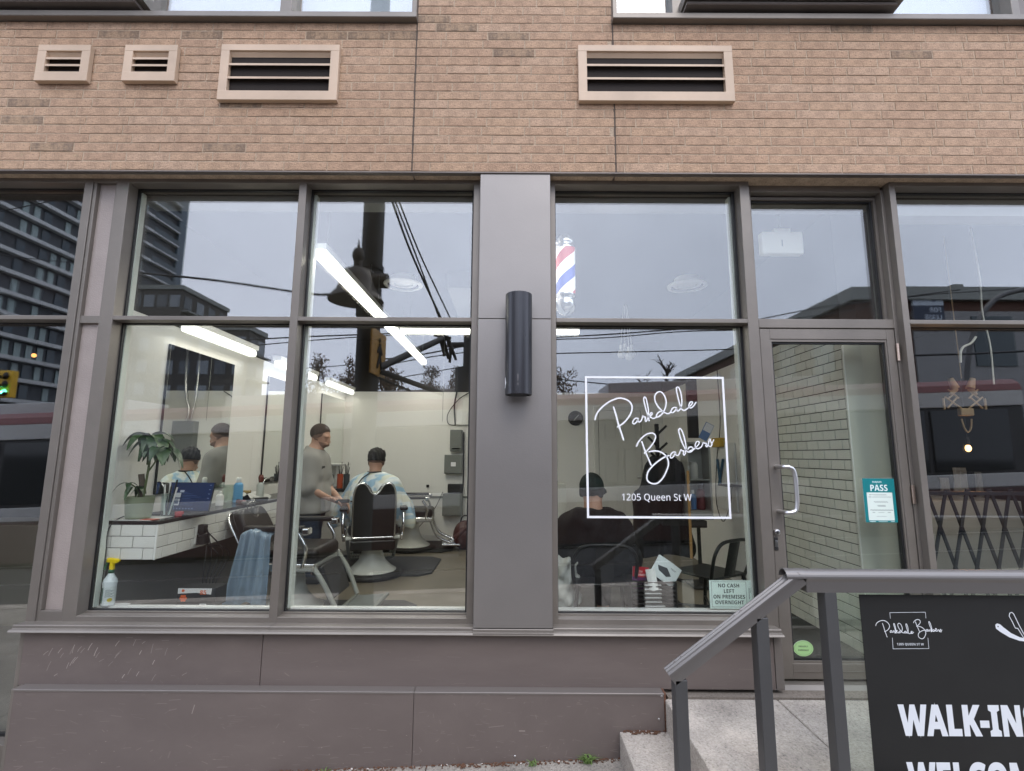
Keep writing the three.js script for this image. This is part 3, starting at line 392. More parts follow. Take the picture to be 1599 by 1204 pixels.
{ const p = at(978, 552, -2.6); const t = thing('bulb_cluster', 'cluster of clear glass pendant bulbs hanging in front of the back wall', 'pendant', [p.x, p.y, -2.6]); const gl = mat(0.7, 0.7, 0.68, 0.3, 0, { transmission: 0.35 }); for (const [dx, dy, dz] of [[-0.06, 0, 0], [0.02, -0.03, 0.04], [0.07, 0.01, -0.03], [0.0, 0.03, -0.06]]) { part(t, 'bulb', lathe([[0.001, -0.055], [0.03, -0.045], [0.042, -0.015], [0.034, 0.015], [0.016, 0.04], [0.014, 0.06]], p.x + dx, p.y + dy, -2.6 + dz, 18), gl); part(t, 'socket', rod([p.x + dx, p.y + dy + 0.055, -2.6 + dz], [p.x + dx, p.y + dy + 0.1, -2.6 + dz], 0.016), A.whiteGloss); part(t, 'cord', rod([p.x + dx, p.y + dy + 0.1, -2.6 + dz], [p.x + dx * 0.3, CEIL, -2.6 + dz * 0.3], 0.0025, 0.0025, 6), A.whiteGloss); } }

// ---------- counter, mirrors ----------
{
  const t = thing('counter', 'wall hung counter faced with white subway tile under a black top', 'counter', [XL, 1.0, -0.15]), X = -2.212, y0 = 1.006, y1 = 1.218, z0 = -0.158, z1 = -3.15;
  part(t, 'under_counter_shade', bx(XL + 0.002, XL + 0.03, FLR, y0 - 0.01, z1, -0.21), mat(0.19, 0.18, 0.16, 0.6));  // dark panel that paints in the shade on the wall below the counter
  part(t, 'carcass', bx(XL, X - 0.006, y0 + 0.002, y1, z1, z0 - 0.006), A.grout); part(t, 'top', rbx(XL, X + 0.004, y1, y1 + 0.022, z1, z0 + 0.004, 0.003), A.counterTop); part(t, 'pale_top', bx(XL + 0.01, X - 0.06, y1 + 0.0225, y1 + 0.0245, -0.5, z0 - 0.012), A.whiteGloss); part(t, 'corner_trim', rbx(X - 0.008, X + 0.003, y0, y1, z0 - 0.008, z0 + 0.003, 0.002), A.whiteGloss);
  const tg = rbx(-0.0665, 0.0665, -0.0335, 0.0335, -0.004, 0.004, 0.002, 1), half = tg.clone(), side = tg.clone(); side.rotateY(Math.PI / 2); half.scale(0.5, 1, 1);
  const put = (g, m, x, y, z, sx = 1, sz = 1) => { const q = new THREE.Mesh(g, m); q.name = pnumFast(t, 'tile'); q.castShadow = q.receiveShadow = true; q.scale.set(sx, 1, sz); q.position.set(x - XL, y - 1.0, z + 0.15); t.add(q); };
  for (let k = 0; k < 3; k++) { const y = y0 + 0.0355 + k * 0.0705; const o = [0.03, 0.1, 0.045][k];
    for (let x = X - 0.008; x > XL; ) { const w = x === X - 0.008 ? [0.068, 0.137, 0.082][k] : 0.137, a = Math.max(XL, x - w); if (x - a > 0.02) put(tg, A.tile, (x + a) / 2, y, z0 - 0.003, (x - a - 0.004) / 0.133, 1); x = a; }
    for (let z = z0 - 0.008; z > z1; ) { const w = z === z0 - 0.008 ? [0.055, 0.1, 0.055][k] : 0.137, a = Math.max(z1, z - w); if (z - a > 0.02) put(side, (k + Math.round(z * 9)) % 3 ? A.tile : A.tileB, X - 0.003, y, (z + a) / 2, 1, (z - a - 0.004) / 0.133); z = a; } }
  const c = thing('cabinet', 'plain pale cabinet at the far end of the tiled counter', 'cabinet', [-2.3, FLR, -3.7]); part(c, 'body', rbx(XL + 0.02, -1.86, FLR + 0.05, 1.2, -4.35, -3.2, 0.006), A.white); part(c, 'door', rbx(-2.5, -1.9, FLR + 0.1, 1.16, -3.2, -3.182, 0.004), A.whiteGloss); part(c, 'top', rbx(XL, -1.84, 1.2, 1.24, -4.4, -3.17, 0.004), A.counterTop);
}
for (const [d0, d1, l] of [[3.56, 4.40, 'mirror nearest the window, showing the barber and client'], [5.05, 5.89, 'middle wall mirror, half hidden by the window mullion'], [6.5, 7.36, 'wall mirror farthest back, behind the barber']]) { const t = thing('wall_mirror', l, 'mirror', [XL, 1.37, 3 - (d0 + d1) / 2], 'mirrors on the left wall'); part(t, 'backing', bx(XL + 0.002, XL + 0.016, 1.37, 2.462, 3 - d1 - 0.004, 3 - d0 + 0.004), A.black); part(t, 'mirror_glass', bx(XL + 0.0165, XL + 0.02, 1.373, 2.459, 3 - d1, 3 - d0), A.mirror); }
// ---------- mats ----------
function floorMat(x0, x1, z0, z1, l, c = 0.12) { const s = new THREE.Shape(); s.moveTo(x0, z0); s.lineTo(x1 - c, z0); s.lineTo(x1, z0 + c); s.lineTo(x1, z1 - c); s.lineTo(x1 - c, z1); s.lineTo(x0, z1); const g = new THREE.ExtrudeGeometry(s, { depth: 0.012, bevelEnabled: true, bevelSize: 0.008, bevelThickness: 0.004, bevelSegments: 1 }); g.rotateX(Math.PI / 2); g.translate(0, FLR + 0.018, 0); solo('floor_mat', uvMetres(g), A.rubber, l, 'mat', 'black mats under the barber chairs'); }
floorMat(-2.1, -0.86, -3.28, -2.36, 'black rubber mat behind the client chair'); floorMat(-2.2, -0.80, -1.44, -0.5, 'black rubber mat nearest the window'); floorMat(-1.9, -0.80, -4.4, -3.62, 'black rubber mat at the back wall');
solo('dark_rug', rbx(0.28, 1.46, FLR + 0.001, FLR + 0.012, -3.0, -0.2, 0.004), mat(0.035, 0.033, 0.03, 0.85, 0, { map: T.fine }), 'dark rug on the floor under the waiting chairs', 'rug');
solo('entry_mat', rbx(1.5, 2.26, FLR + 0.001, FLR + 0.014, -1.4, -0.2, 0.004), A.rubber, 'dark mat on the floor just inside the door', 'mat');
// ---------- barber chairs ----------
function barberChair(name, label, pos, turn, lean, foot = true) { // faces +z
  const t = thing(name, label, 'barber chair', pos, 'vintage barber chairs'); t.rotation.y = turn; const P = (n, g, m) => part(t, n, g, m, false);
  P('base_ring', lathe([[0.0, 0.0], [0.31, 0.0], [0.325, 0.02], [0.318, 0.045], [0.29, 0.055], [0, 0.055]]), A.black); P('pedestal', lathe([[0.0, 0.05], [0.25, 0.05], [0.255, 0.065], [0.2, 0.1], [0.14, 0.16], [0.11, 0.23], [0.098, 0.33], [0.098, 0.36], [0.0, 0.36]]), A.enamel); P('piston', rod([0, 0.34, 0], [0, 0.43, 0], 0.05), A.chrome);
  P('seat_frame', [rbx(-0.27, 0.27, 0.40, 0.435, -0.24, 0.27, 0.012)], A.enamel); P('seat', [rbx(-0.25, 0.25, 0.435, 0.55, -0.24, 0.29, 0.045, 4)], A.leather);
  const back = new THREE.Group(); back.name = 'backrest'; back.position.set(0, 0.5, -0.25); back.rotation.x = -lean; t.add(back);
  const sh = (w, y0, y1, inset) => { const s = new THREE.Shape(), W = w / 2 - inset, a = y0 + inset, b = y1 - inset; s.moveTo(-W * 0.92, a); s.lineTo(W * 0.92, a); s.quadraticCurveTo(W, a, W, a + 0.06); s.lineTo(W, b - 0.19); s.quadraticCurveTo(W, b, W * 0.62, b); s.quadraticCurveTo(W * 0.4, b, W * 0.26, b - 0.07); s.quadraticCurveTo(0, b - 0.15, -W * 0.26, b - 0.07); s.quadraticCurveTo(-W * 0.4, b, -W * 0.62, b); s.quadraticCurveTo(-W, b, -W, b - 0.19); s.lineTo(-W, a + 0.06); s.quadraticCurveTo(-W, a, -W * 0.92, a); return s; };
  const ex = (s, d, z, bv) => { const g = new THREE.ExtrudeGeometry(s, { depth: d, bevelEnabled: bv > 0, bevelSize: bv, bevelThickness: bv, bevelSegments: 3, curveSegments: 10 }); g.translate(0, 0, z); return uvMetres(g); };
  const bm = (n, g, m) => part(back, n, g, m, false);
  bm('back_panel', ex(sh(0.46, -0.09, 0.5, 0.03), 0.03, -0.035, 0.008), A.leather); bm('pad', ex(sh(0.45, -0.02, 0.48, 0.04), 0.03, 0.012, 0.025), A.leather);
  const o = sh(0.46, -0.09, 0.5, 0.022).getPoints(10), tr = o.map(p => V3(p.x, p.y, -0.035)); tr.push(tr[0].clone()); bm('chrome_trim', clean(new THREE.TubeGeometry(new THREE.CatmullRomCurve3(tr, false, 'catmullrom', 0.2), 160, 0.011, 8)), A.chrome);
  bm('lower_back', rbx(-0.22, 0.22, -0.2, -0.095, -0.05, 0.02, 0.02, 3), A.leather);
  for (const s of [-1, 1]) { P('armrest', [rbx(s * 0.3 - 0.04, s * 0.3 + 0.04, 0.685, 0.725, -0.24, 0.2, 0.016, 3)], A.leather); P('arm_frame', [tube([[s * 0.29, 0.42, -0.2], [s * 0.3, 0.55, -0.22], [s * 0.3, 0.67, -0.18]], 0.016, 16), tube([[s * 0.29, 0.42, 0.2], [s * 0.3, 0.56, 0.22], [s * 0.3, 0.67, 0.16]], 0.016, 16), rbx(s * 0.3 - 0.038, s * 0.3 + 0.038, 0.66, 0.712, 0.195, 0.25, 0.012, 3), rbx(s * 0.285 - 0.014, s * 0.285 + 0.014, 0.39, 0.45, -0.25, 0.29, 0.008)], s > 0 || name === 'barber_chair' ? A.chrome : A.enamel); }
  if (foot) { P('leg_frame', [-1, 1].map(s => { const q = [[s * 0.27, 0.44, 0.26], [s * 0.27, 0.3, 0.36], [s * 0.24, 0.1, 0.46]]; return tube(q, 0.02, 16); }), mat(0.33, 0.34, 0.31, 0.3)); P('calf_pad', spin(rbx(-0.2, 0.2, 0.15, 0.42, 0.31, 0.36, 0.02, 3), 0, 0.3, 0.33, -0.38, 0, 0), A.leather);
    const gr = [rbx(-0.24, 0.24, 0.075, 0.1, 0.44, 0.47, 0.006), rbx(-0.24, 0.24, 0.09, 0.115, 0.70, 0.73, 0.006)]; for (let i = -8; i <= 8; i++) gr.push(rod([i * 0.027, 0.088, 0.45], [i * 0.027, 0.104, 0.72], 0.006, 0.006, 6)); P('footrest', gr, A.greyBox); }
  return t;
}
barberChair('barber_chair', 'barber chair seen from behind, with the client in a patterned cape', [-1.48, FLR, -2.4], Math.PI + 0.28, 0.13);
{ const c = barberChair('barber_chair', 'empty barber chair nearest the window with a blue cape hung on it', [-1.76, FLR, -1.1], Math.PI / 2, 0.5); c.children.find(o => o.name === 'backrest').scale.y = 0.75; }
{ const c = barberChair('barber_chair', 'empty barber chair by the back wall with its footrest up to the right', [-1.36, FLR, -3.85], Math.PI / 2 + 0.1, 0.35, false); part(c, 'footrest', [spin(rbx(-0.16, 0.16, 0.16, 0.22, 0.55, 0.8, 0.03, 3), 0, 0.2, 0.62, -0.75, 0, 0)], A.maroon, false); part(c, 'leg_frame', [tube([[-0.2, 0.43, 0.25], [-0.2, 0.2, 0.36], [-0.18, 0.09, 0.6]], 0.018, 16), tube([[0.2, 0.43, 0.25], [0.2, 0.2, 0.36], [0.18, 0.09, 0.6]], 0.018, 16), rbx(-0.2, 0.2, 0.07, 0.1, 0.42, 0.66, 0.01)], A.chrome, false); }
// sheet of cloth: f(s, t) gives a point for s, t in 0..1
function cloth(f, ns, nt) { const p = [], uv = [], ix = []; for (let j = 0; j <= nt; j++) for (let i = 0; i <= ns; i++) { const q = f(i / ns, j / nt); p.push(...q); uv.push(i / ns, j / nt); } for (let j = 0; j < nt; j++) for (let i = 0; i < ns; i++) { const a = j * (ns + 1) + i; ix.push(a, a + 1, a + ns + 1, a + 1, a + ns + 2, a + ns + 1); } const g = new THREE.BufferGeometry(); g.setAttribute('position', new THREE.Float32BufferAttribute(p, 3)); g.setAttribute('uv', new THREE.Float32BufferAttribute(uv, 2)); g.setIndex(ix); g.computeVertexNormals(); return clean(g); }
{ const m = mat(0.27, 0.36, 0.45, 0.25, 0, { map: T.soft }), x0 = -1.87, z = -0.72; solo('blue_cape', cloth((s, t) => { const fold = 0.022 * Math.sin(s * 17 + t * 2) * (0.3 + t) + 0.012 * Math.sin(s * 37 + 1), drop = t < 0.12 ? t / 0.12 : 1, y = 1.10 - (t < 0.12 ? 0.02 * t / 0.12 : 0.02 + (t - 0.12) * (0.60 + 0.04 * Math.sin(s * 9))); return [x0 + (s - 0.5) * (0.2 + 0.1 * t) - t * 0.05 + (t > 0.12 ? 0 : 0), y + 0.02 * Math.sin(s * 5), z + (t < 0.12 ? -0.09 * (1 - drop) : 0.0) + fold]; }, 40, 30), m, 'shiny pale blue cape draped over the arm of the nearest barber chair', 'cape'); }
// ---------- things on the counter ----------
const CT = 1.241;
function bottle(name, label, cat, x, z, prof, m, cap, capProf, group, y = CT) { const t = thing(name, label, cat, [x, y, z], group); part(t, 'body', lathe(prof, 0, 0, 0, 24), m, false); if (cap) part(t, 'cap', lathe(capProf, 0, 0, 0, 20), cap, false); return t; }
{
  const t = thing('potted_plant', 'green potted plant with broad drooping leaves at the window end of the counter', 'plant', [-2.42, CT + 0.004, -0.265]);
  part(t, 'pot', lathe([[0, 0], [0.066, 0], [0.07, 0.005], [0.082, 0.135], [0.078, 0.137], [0.072, 0.12], [0, 0.12]], 0, 0, 0, 40), mat(0.20, 0.23, 0.15, 0.5), false); part(t, 'soil', lathe([[0, 0.126], [0.05, 0.124], [0.074, 0.118]], 0, 0, 0, 24), mat(0.12, 0.09, 0.06, 0.95, 0, { map: T.fine }), false);
  part(t, 'trunk', [tube([[0.0, 0.11, 0], [0.005, 0.2, 0.0], [-0.006, 0.28, 0.005]], 0.018, 12, 10)], mat(0.16, 0.12, 0.09, 0.9, 0, { map: T.fine }), false); part(t, 'stem', [tube([[0.02, 0.12, 0], [0.04, 0.3, 0.01], [0.06, 0.51, 0.02]], 0.007), tube([[0.03, 0.34, 0.01], [0.02, 0.44, 0.0], [0.012, 0.53, -0.01]], 0.005), tube([[0.045, 0.3, 0.01], [0.1, 0.38, 0.02], [0.135, 0.44, 0.03]], 0.005), tube([[0.01, 0.12, 0.01], [-0.02, 0.2, 0.03], [-0.06, 0.225, 0.05]], 0.004)], mat(0.10, 0.13, 0.05, 0.8), false);
  const lm = [mat(0.022, 0.062, 0.016, 0.35, 0, { map: T.blotch }), mat(0.035, 0.085, 0.02, 0.35, 0, { map: T.blotch })];
  const leaf = (o, az, el, L, W, droop, k) => { const g = cloth((s, q) => { const w = W * Math.pow(Math.sin(Math.PI * Math.min(1, q * 0.97 + 0.015)), 0.8) * (1 - 0.25 * q), x = (s - 0.5) * w, r = L * q, y = Math.sin(el) * r - droop * r * r / L + Math.abs(x) * 0.35, z = Math.cos(el) * r * (1 - 0.25 * q * droop); return [x, y, z]; }, 4, 10); g.rotateY(az); g.translate(...o); part(t, 'leaf', g, lm[k % 2], false); };
  const tops = [[0.075, 0.50, 0.02], [0.015, 0.53, -0.01], [0.135, 0.44, 0.03]]; let k = 0;
  for (const [o, n, ph] of [[tops[0], 9, 0.3], [tops[1], 8, 1.1], [tops[2], 8, 0.8]]) for (let i = 0; i < n; i++) leaf(o, ph + i * 6.283 / n + rr(-0.2, 0.2), rr(0.15, 0.6), rr(0.13, 0.2), rr(0.075, 0.105), rr(0.55, 1.2), k++);
  for (let i = 0; i < 5; i++) leaf([-0.03 + i * 0.015, 0.2, 0.03], i * 1.3 + 0.2, rr(0, 0.3), rr(0.07, 0.11), 0.04, rr(0.5, 1.1), k++);
  for (let i = 0; i < 4; i++) leaf([-0.05, 0.225, 0.05], i * 1.5 + 0.7, 0.15, rr(0.08, 0.1), 0.035, 0.8, k++);
}
{ // laptop turned towards the window
  const a = at(263, 803, -0.52), t = thing('laptop', 'open laptop with a blue screen turned to the window', 'laptop', [-2.33, CT, -0.60]); t.rotation.y = -0.06;
  const scr = canvasTex(512, 320, (c, w, h) => { c.fillStyle = '#263869'; c.fillRect(0, 0, w, h); c.fillStyle = '#233765'; c.fillRect(0, h * 0.88, w, h * 0.12); c.fillStyle = '#dfe6ee'; c.fillRect(60, 118, 90, 54); c.fillRect(60, 186, 90, 76); c.fillStyle = '#44557e'; c.fillRect(70, 196, 60, 12); c.fillRect(80, 215, 58, 30); c.fillStyle = '#8fa6d2'; for (let i = 0; i < 4; i++) c.fillRect(470, 24 + i * 50, 18, 8); c.fillStyle = '#5f7cc0'; for (let i = 0; i < 9; i++) c.fillRect(170, 110 + i * 18, 60 + (i * 53) % 170, 3); c.fillStyle = '#c9d6ee'; c.fillRect(130, 86, 50, 26); c.fillStyle = '#7f97c8'; for (let i = 0; i < 8; i++) c.fillRect(60 + i * 36, 292, 16, 12); });
  const sm = mat(0.6, 0.6, 0.6, 0.25, 0, { map: scr }); sm.emissive.setRGB(1, 1, 1); sm.emissiveMap = scr; sm.emissiveIntensity = 0.1;
  const g = rbx(-0.17, 0.17, 0, 0.215, -0.006, 0.002, 0.003); g.rotateX(-0.22); part(t, 'lid', g, A.black, false); const s = new THREE.PlaneGeometry(0.325, 0.198); s.translate(0, 0.113, 0.0035); s.rotateX(-0.22); part(t, 'screen', clean(s), sm, false); part(t, 'keyboard_deck', rbx(-0.17, 0.17, 0.0, 0.012, 0.0, 0.2, 0.004), A.black, false);
}
{ const t = thing('brush_holder', 'clear brush holder with pale combs between plant and laptop', 'brush holder', [-2.33, CT, -0.40]); part(t, 'cup', lathe([[0, 0], [0.035, 0], [0.04, 0.15], [0.038, 0.15], [0.033, 0.004], [0, 0.004]]), clear(0.9, 0.95, 0.95), false); for (let i = 0; i < 6; i++) { const a = i * 1.05; part(t, 'comb', rod([0.015 * Math.cos(a), 0.01, 0.015 * Math.sin(a)], [0.045 * Math.cos(a) + 0.01, 0.19 + 0.01 * i, 0.03 * Math.sin(a)], 0.005), i % 2 ? A.black : A.whiteGloss, false); } }
bottle('tape_roll', 'small red tape roll on the counter in front of the laptop', 'tape', -2.245, -0.40, [[0.014, 0], [0.025, 0], [0.026, 0.03], [0.014, 0.03], [0.014, 0]], mat(0.35, 0.02, 0.02, 0.4));
{ const t = solo('red_card', bx(-2.345, -2.26, CT + 0.001, CT + 0.004, -0.24, -0.18), mat(0.4, 0.1, 0.06, 0.6), 'small orange red card lying on the counter edge', 'card'); }
const cP = [[0, 0], [0.03, 0], [0.033, 0.004], [0.033, 0.13], [0.02, 0.15], [0.012, 0.155], [0, 0.155]], kP = [[0, 0.155], [0.014, 0.155], [0.014, 0.19], [0, 0.192]];
const cz = (u, x) => 3 - (x * FL) / (u - 800), zAt = u => Math.max(-3.05, cz(u, -2.36));
bottle('spray_can', 'tall pale blue bottle with a white cap beside the mirror', 'bottle', -2.38, zAt(384), [[0, 0], [0.036, 0], [0.038, 0.005], [0.038, 0.15], [0.024, 0.17], [0, 0.17]], mat(0.12, 0.33, 0.55, 0.3), A.whiteGloss, [[0, 0.17], [0.02, 0.17], [0.02, 0.205], [0.012, 0.215], [0, 0.215]]);
bottle('pump_bottle', 'small white bottle on the counter right of the laptop', 'bottle', -2.38, zAt(357), cP.map(([r, y]) => [r * 0.9, y * 0.6]), A.whiteGloss, A.whiteGloss, kP.map(([r, y]) => [r * 0.7, y * 0.6]));
bottle('glass_jar', 'clear glass jar behind the pale blue bottle', 'jar', -2.47, zAt(376) - 0.1, [[0, 0], [0.05, 0], [0.052, 0.15], [0.045, 0.15], [0.045, 0.01], [0, 0.01]], clear(0.88, 0.92, 0.9));
bottle('cleaner_bottle', 'clear bottle with a dark red top and blue label', 'bottle', -2.36, zAt(414), cP, mat(0.45, 0.48, 0.45, 0.2), mat(0.13, 0.025, 0.015, 0.4), [[0, 0.155], [0.02, 0.155], [0.024, 0.2], [0.016, 0.225], [0, 0.225]]);
bottle('black_jar', 'black jar with a gold lid on the counter', 'jar', -2.44, zAt(402) - 0.05, [[0, 0], [0.04, 0], [0.042, 0.06], [0, 0.06]], A.black, mat(0.35, 0.25, 0.1, 0.3, 0.8), [[0, 0.06], [0.04, 0.06], [0.04, 0.085], [0, 0.085]]);
solo('folded_towel', cloth((s, t) => [-2.42 + (s - 0.5) * 0.22, CT + 0.012 + 0.05 * Math.sin(Math.PI * s) * (0.6 + 0.4 * Math.sin(t * 9)) + 0.012 * Math.sin(s * 22 + t * 6), zAt(428) + 0.2 + (t - 0.5) * 0.3], 24, 18), mat(0.6, 0.6, 0.57, 0.9), 'crumpled white towel on the counter by the mullion', 'towel');
{ const z = zAt(372); const t = thing('hair_clipper', 'dark red and chrome hair clipper lying on the counter', 'clipper', [-2.28, CT, z]); part(t, 'body', spin(rbx(-0.02, 0.02, 0, 0.035, -0.07, 0.05, 0.012, 3), 0, 0, 0, 0, 0.9, 0), mat(0.12, 0.02, 0.015, 0.3), false); part(t, 'blade', spin(rbx(-0.022, 0.022, 0.008, 0.026, 0.05, 0.075, 0.003), 0, 0, 0, 0, 0.9, 0), A.chrome, false);
  const u = thing('trimmer', 'black trimmer lying beside the pale blue bottle', 'trimmer', [-2.27, CT, z - 0.3]); part(u, 'body', spin(rbx(-0.016, 0.016, 0, 0.03, -0.07, 0.06, 0.01, 3), 0, 0, 0, 0, -0.6, 0), A.black, false); part(u, 'blade', spin(rbx(-0.017, 0.017, 0.006, 0.022, 0.06, 0.08, 0.003), 0, 0, 0, 0, -0.6, 0), A.chrome, false); solo('hand_mirror', lathe([[0, 0], [0.055, 0], [0.058, 0.006], [0.05, 0.01], [0, 0.008]], -2.3, CT, z - 0.16), A.chrome, 'round chrome tray on the counter among the clippers', 'tray'); }
for (let i = 0; i < 3; i++) { const p = at([362, 370, 378][i], 800, 0), z = zAt([362, 368, 374][i] + 4), X = -2.2; solo('clipper_cord', tube([[-2.3, CT + 0.012, z - 0.1], [X - 0.03, CT + 0.012, z - 0.02], [X + 0.006, CT - 0.02, z], [X + 0.01, 1.05, z + 0.04], [X + 0.0, 0.9, z + 0.06], [X - 0.02 + 0.02 * i, 0.68, z - 0.02], [X - 0.1, 0.6, z - 0.1]], 0.004, 40, 6), A.black, ['leftmost clipper cord hanging over the tiled counter', 'middle clipper cord hanging over the tiled counter', 'rightmost clipper cord hanging over the tiled counter'][i], 'cord', 'clipper cords'); }
{ const z = cz(326, -2.2), t = thing('wall_outlet', 'white outlet plate on the tiled counter with black plugs in it', 'outlet', [-2.2, 1.08, z]); part(t, 'plate', rbx(-2.207, -2.201, 1.035, 1.155, z - 0.035, z + 0.035, 0.002), A.whiteGloss); const a = thing('power_adapter', 'black power adapters plugged into the counter outlet', 'adapter', [-2.17, 1.06, z]); part(a, 'block', rbx(-2.2, -2.145, 1.03, 1.10, z - 0.045, z + 0.025, 0.006), A.black); part(a, 'block', rbx(-2.2, -2.155, 1.105, 1.165, z - 0.03, z + 0.02, 0.006), A.black);
  for (let i = 0; i < 5; i++) part(a, 'cable', tube([[-2.15, 1.04 + (i % 2) * 0.09, z - 0.02 + i * 0.008], [-2.12 + 0.012 * i, 0.95, z + 0.03 - i * 0.05], [-2.13, 0.8 - 0.02 * i, z + 0.02 - i * 0.04], [-2.16 + 0.02 * i, 0.66, z - 0.04 - 0.05 * i], [-2.14, 0.5, z + 0.03 - 0.06 * i]], 0.0045, 40, 6), A.black); part(a, 'cable', tube([[-2.36, 1.26, -0.3], [-2.49, 1.255, -0.22], [-2.505, 1.2, -0.148], [-2.51, 1.0, -0.15], [-2.53, 0.7, -0.17]], 0.004, 30, 6), A.black); }
// things standing low by the window
{ const x = at(173, 900, -0.142).x, y = 0.7425, t = thing('spray_bottle', 'white spray bottle with a yellow trigger standing by the window', 'spray bottle', [x, y, -0.142]); t.scale.setScalar(0.765);
  const lab = canvasTex(512, 256, (c, w, h) => { c.fillStyle = '#d5dedd'; c.fillRect(0, 0, w, h); c.fillStyle = '#2d5a4a'; c.fillRect(200, 10, 40, 240); c.fillRect(60, 20, 90, 14); c.fillStyle = '#39463f'; for (let i = 0; i < 14; i++) c.fillRect(70 + (i * 37) % 40, 50 + i * 13, 60 + (i * 29) % 40, 5); for (let i = 0; i < 8; i++) c.fillRect(270, 40 + i * 15, 60 + (i * 41) % 60, 5); c.fillStyle = '#c9b82e'; c.beginPath(); c.arc(330, 200, 30, 0, 7); c.fill(); });
  part(t, 'body', lathe([[0, 0], [0.042, 0], [0.046, 0.008], [0.046, 0.155], [0.05, 0.175], [0.044, 0.2], [0.022, 0.235], [0.017, 0.25], [0, 0.25]], 0, 0, 0, 36), mat(0.68, 0.74, 0.75, 0.35), false); const lb = new THREE.CylinderGeometry(0.0468, 0.0468, 0.125, 40, 1, true); lb.translate(0, 0.085, 0); lb.rotateY(Math.PI * 0.98); part(t, 'label', clean(lb), mat(0.9, 0.9, 0.9, 0.4, 0, { map: lab }), false);
  part(t, 'collar', lathe([[0, 0.248], [0.02, 0.248], [0.021, 0.27], [0.016, 0.275], [0, 0.275]], 0, 0, 0, 24), mat(0.03, 0.12, 0.05, 0.4), false); const yl = mat(0.9, 0.66, 0.01, 0.4); part(t, 'spray_head', [rbx(-0.014, 0.016, 0.272, 0.33, -0.014, 0.014, 0.006, 3), spin(rbx(-0.042, 0.045, 0.325, 0.362, -0.015, 0.015, 0.01, 3), 0, 0.34, 0, 0, 0, -0.1), rbx(0.03, 0.058, 0.335, 0.352, -0.012, 0.012, 0.005, 3)], yl, false); part(t, 'trigger', tube([[-0.03, 0.335, 0], [-0.045, 0.315, 0], [-0.052, 0.285, 0.002], [-0.048, 0.27, 0.002]], 0.008, 12), mat(0.03, 0.12, 0.05, 0.4), false); }
{ const a = at(278, 918, -0.30), b = at(338, 918, -0.30), w = b.x - a.x, tx = canvasTex(512, 256, (c, W, h) => { c.fillStyle = '#1c1b1c'; c.fillRect(0, 0, W, h); c.fillStyle = '#d9d8d6'; c.beginPath(); c.moveTo(0, 0); c.lineTo(W * 0.9, 0); c.lineTo(W * 0.88, h * 0.34); c.lineTo(W * 0.5, h * 0.24); c.lineTo(0, h * 0.3); c.fill(); c.fillStyle = '#d65a1e'; c.font = 'bold 84px sans-serif'; c.fillText('85', W * 0.58, h * 0.34); c.beginPath(); c.arc(70, 34, 20, 0, 7); c.fill(); for (let i = 0; i < 6; i++) { c.beginPath(); c.arc(80 + Math.cos(i) * 34, 140 + Math.sin(i * 1.047) * 34, 17, 0, 7); c.arc(80 + Math.cos(i * 1.047) * 34, 140 + Math.sin(i * 1.047) * 34, 17, 0, 7); c.fill(); } c.beginPath(); c.arc(80, 140, 17, 0, 7); c.fill(); c.fillStyle = '#dedede'; c.fillRect(W * 0.6, h * 0.84, 90, 40); c.fillStyle = '#333'; c.fillRect(W * 0.63, h * 0.88, 60, 5); c.fillRect(W * 0.63, h * 0.94, 60, 5); });
  const t = thing('product_box', 'black and white product box with an orange flower and 85', 'box', [(a.x + b.x) / 2, 0.69, -0.30]); part(t, 'carton', rbx(-w / 2, w / 2, 0, a.y - 0.69, -0.12, 0, 0.002), A.black, false); const f = new THREE.PlaneGeometry(w - 0.004, a.y - 0.694); f.translate(0, (a.y - 0.69) / 2, 0.0012); part(t, 'front_print', clean(f), mat(0.95, 0.95, 0.95, 0.4, 0, { map: tx }), false); }
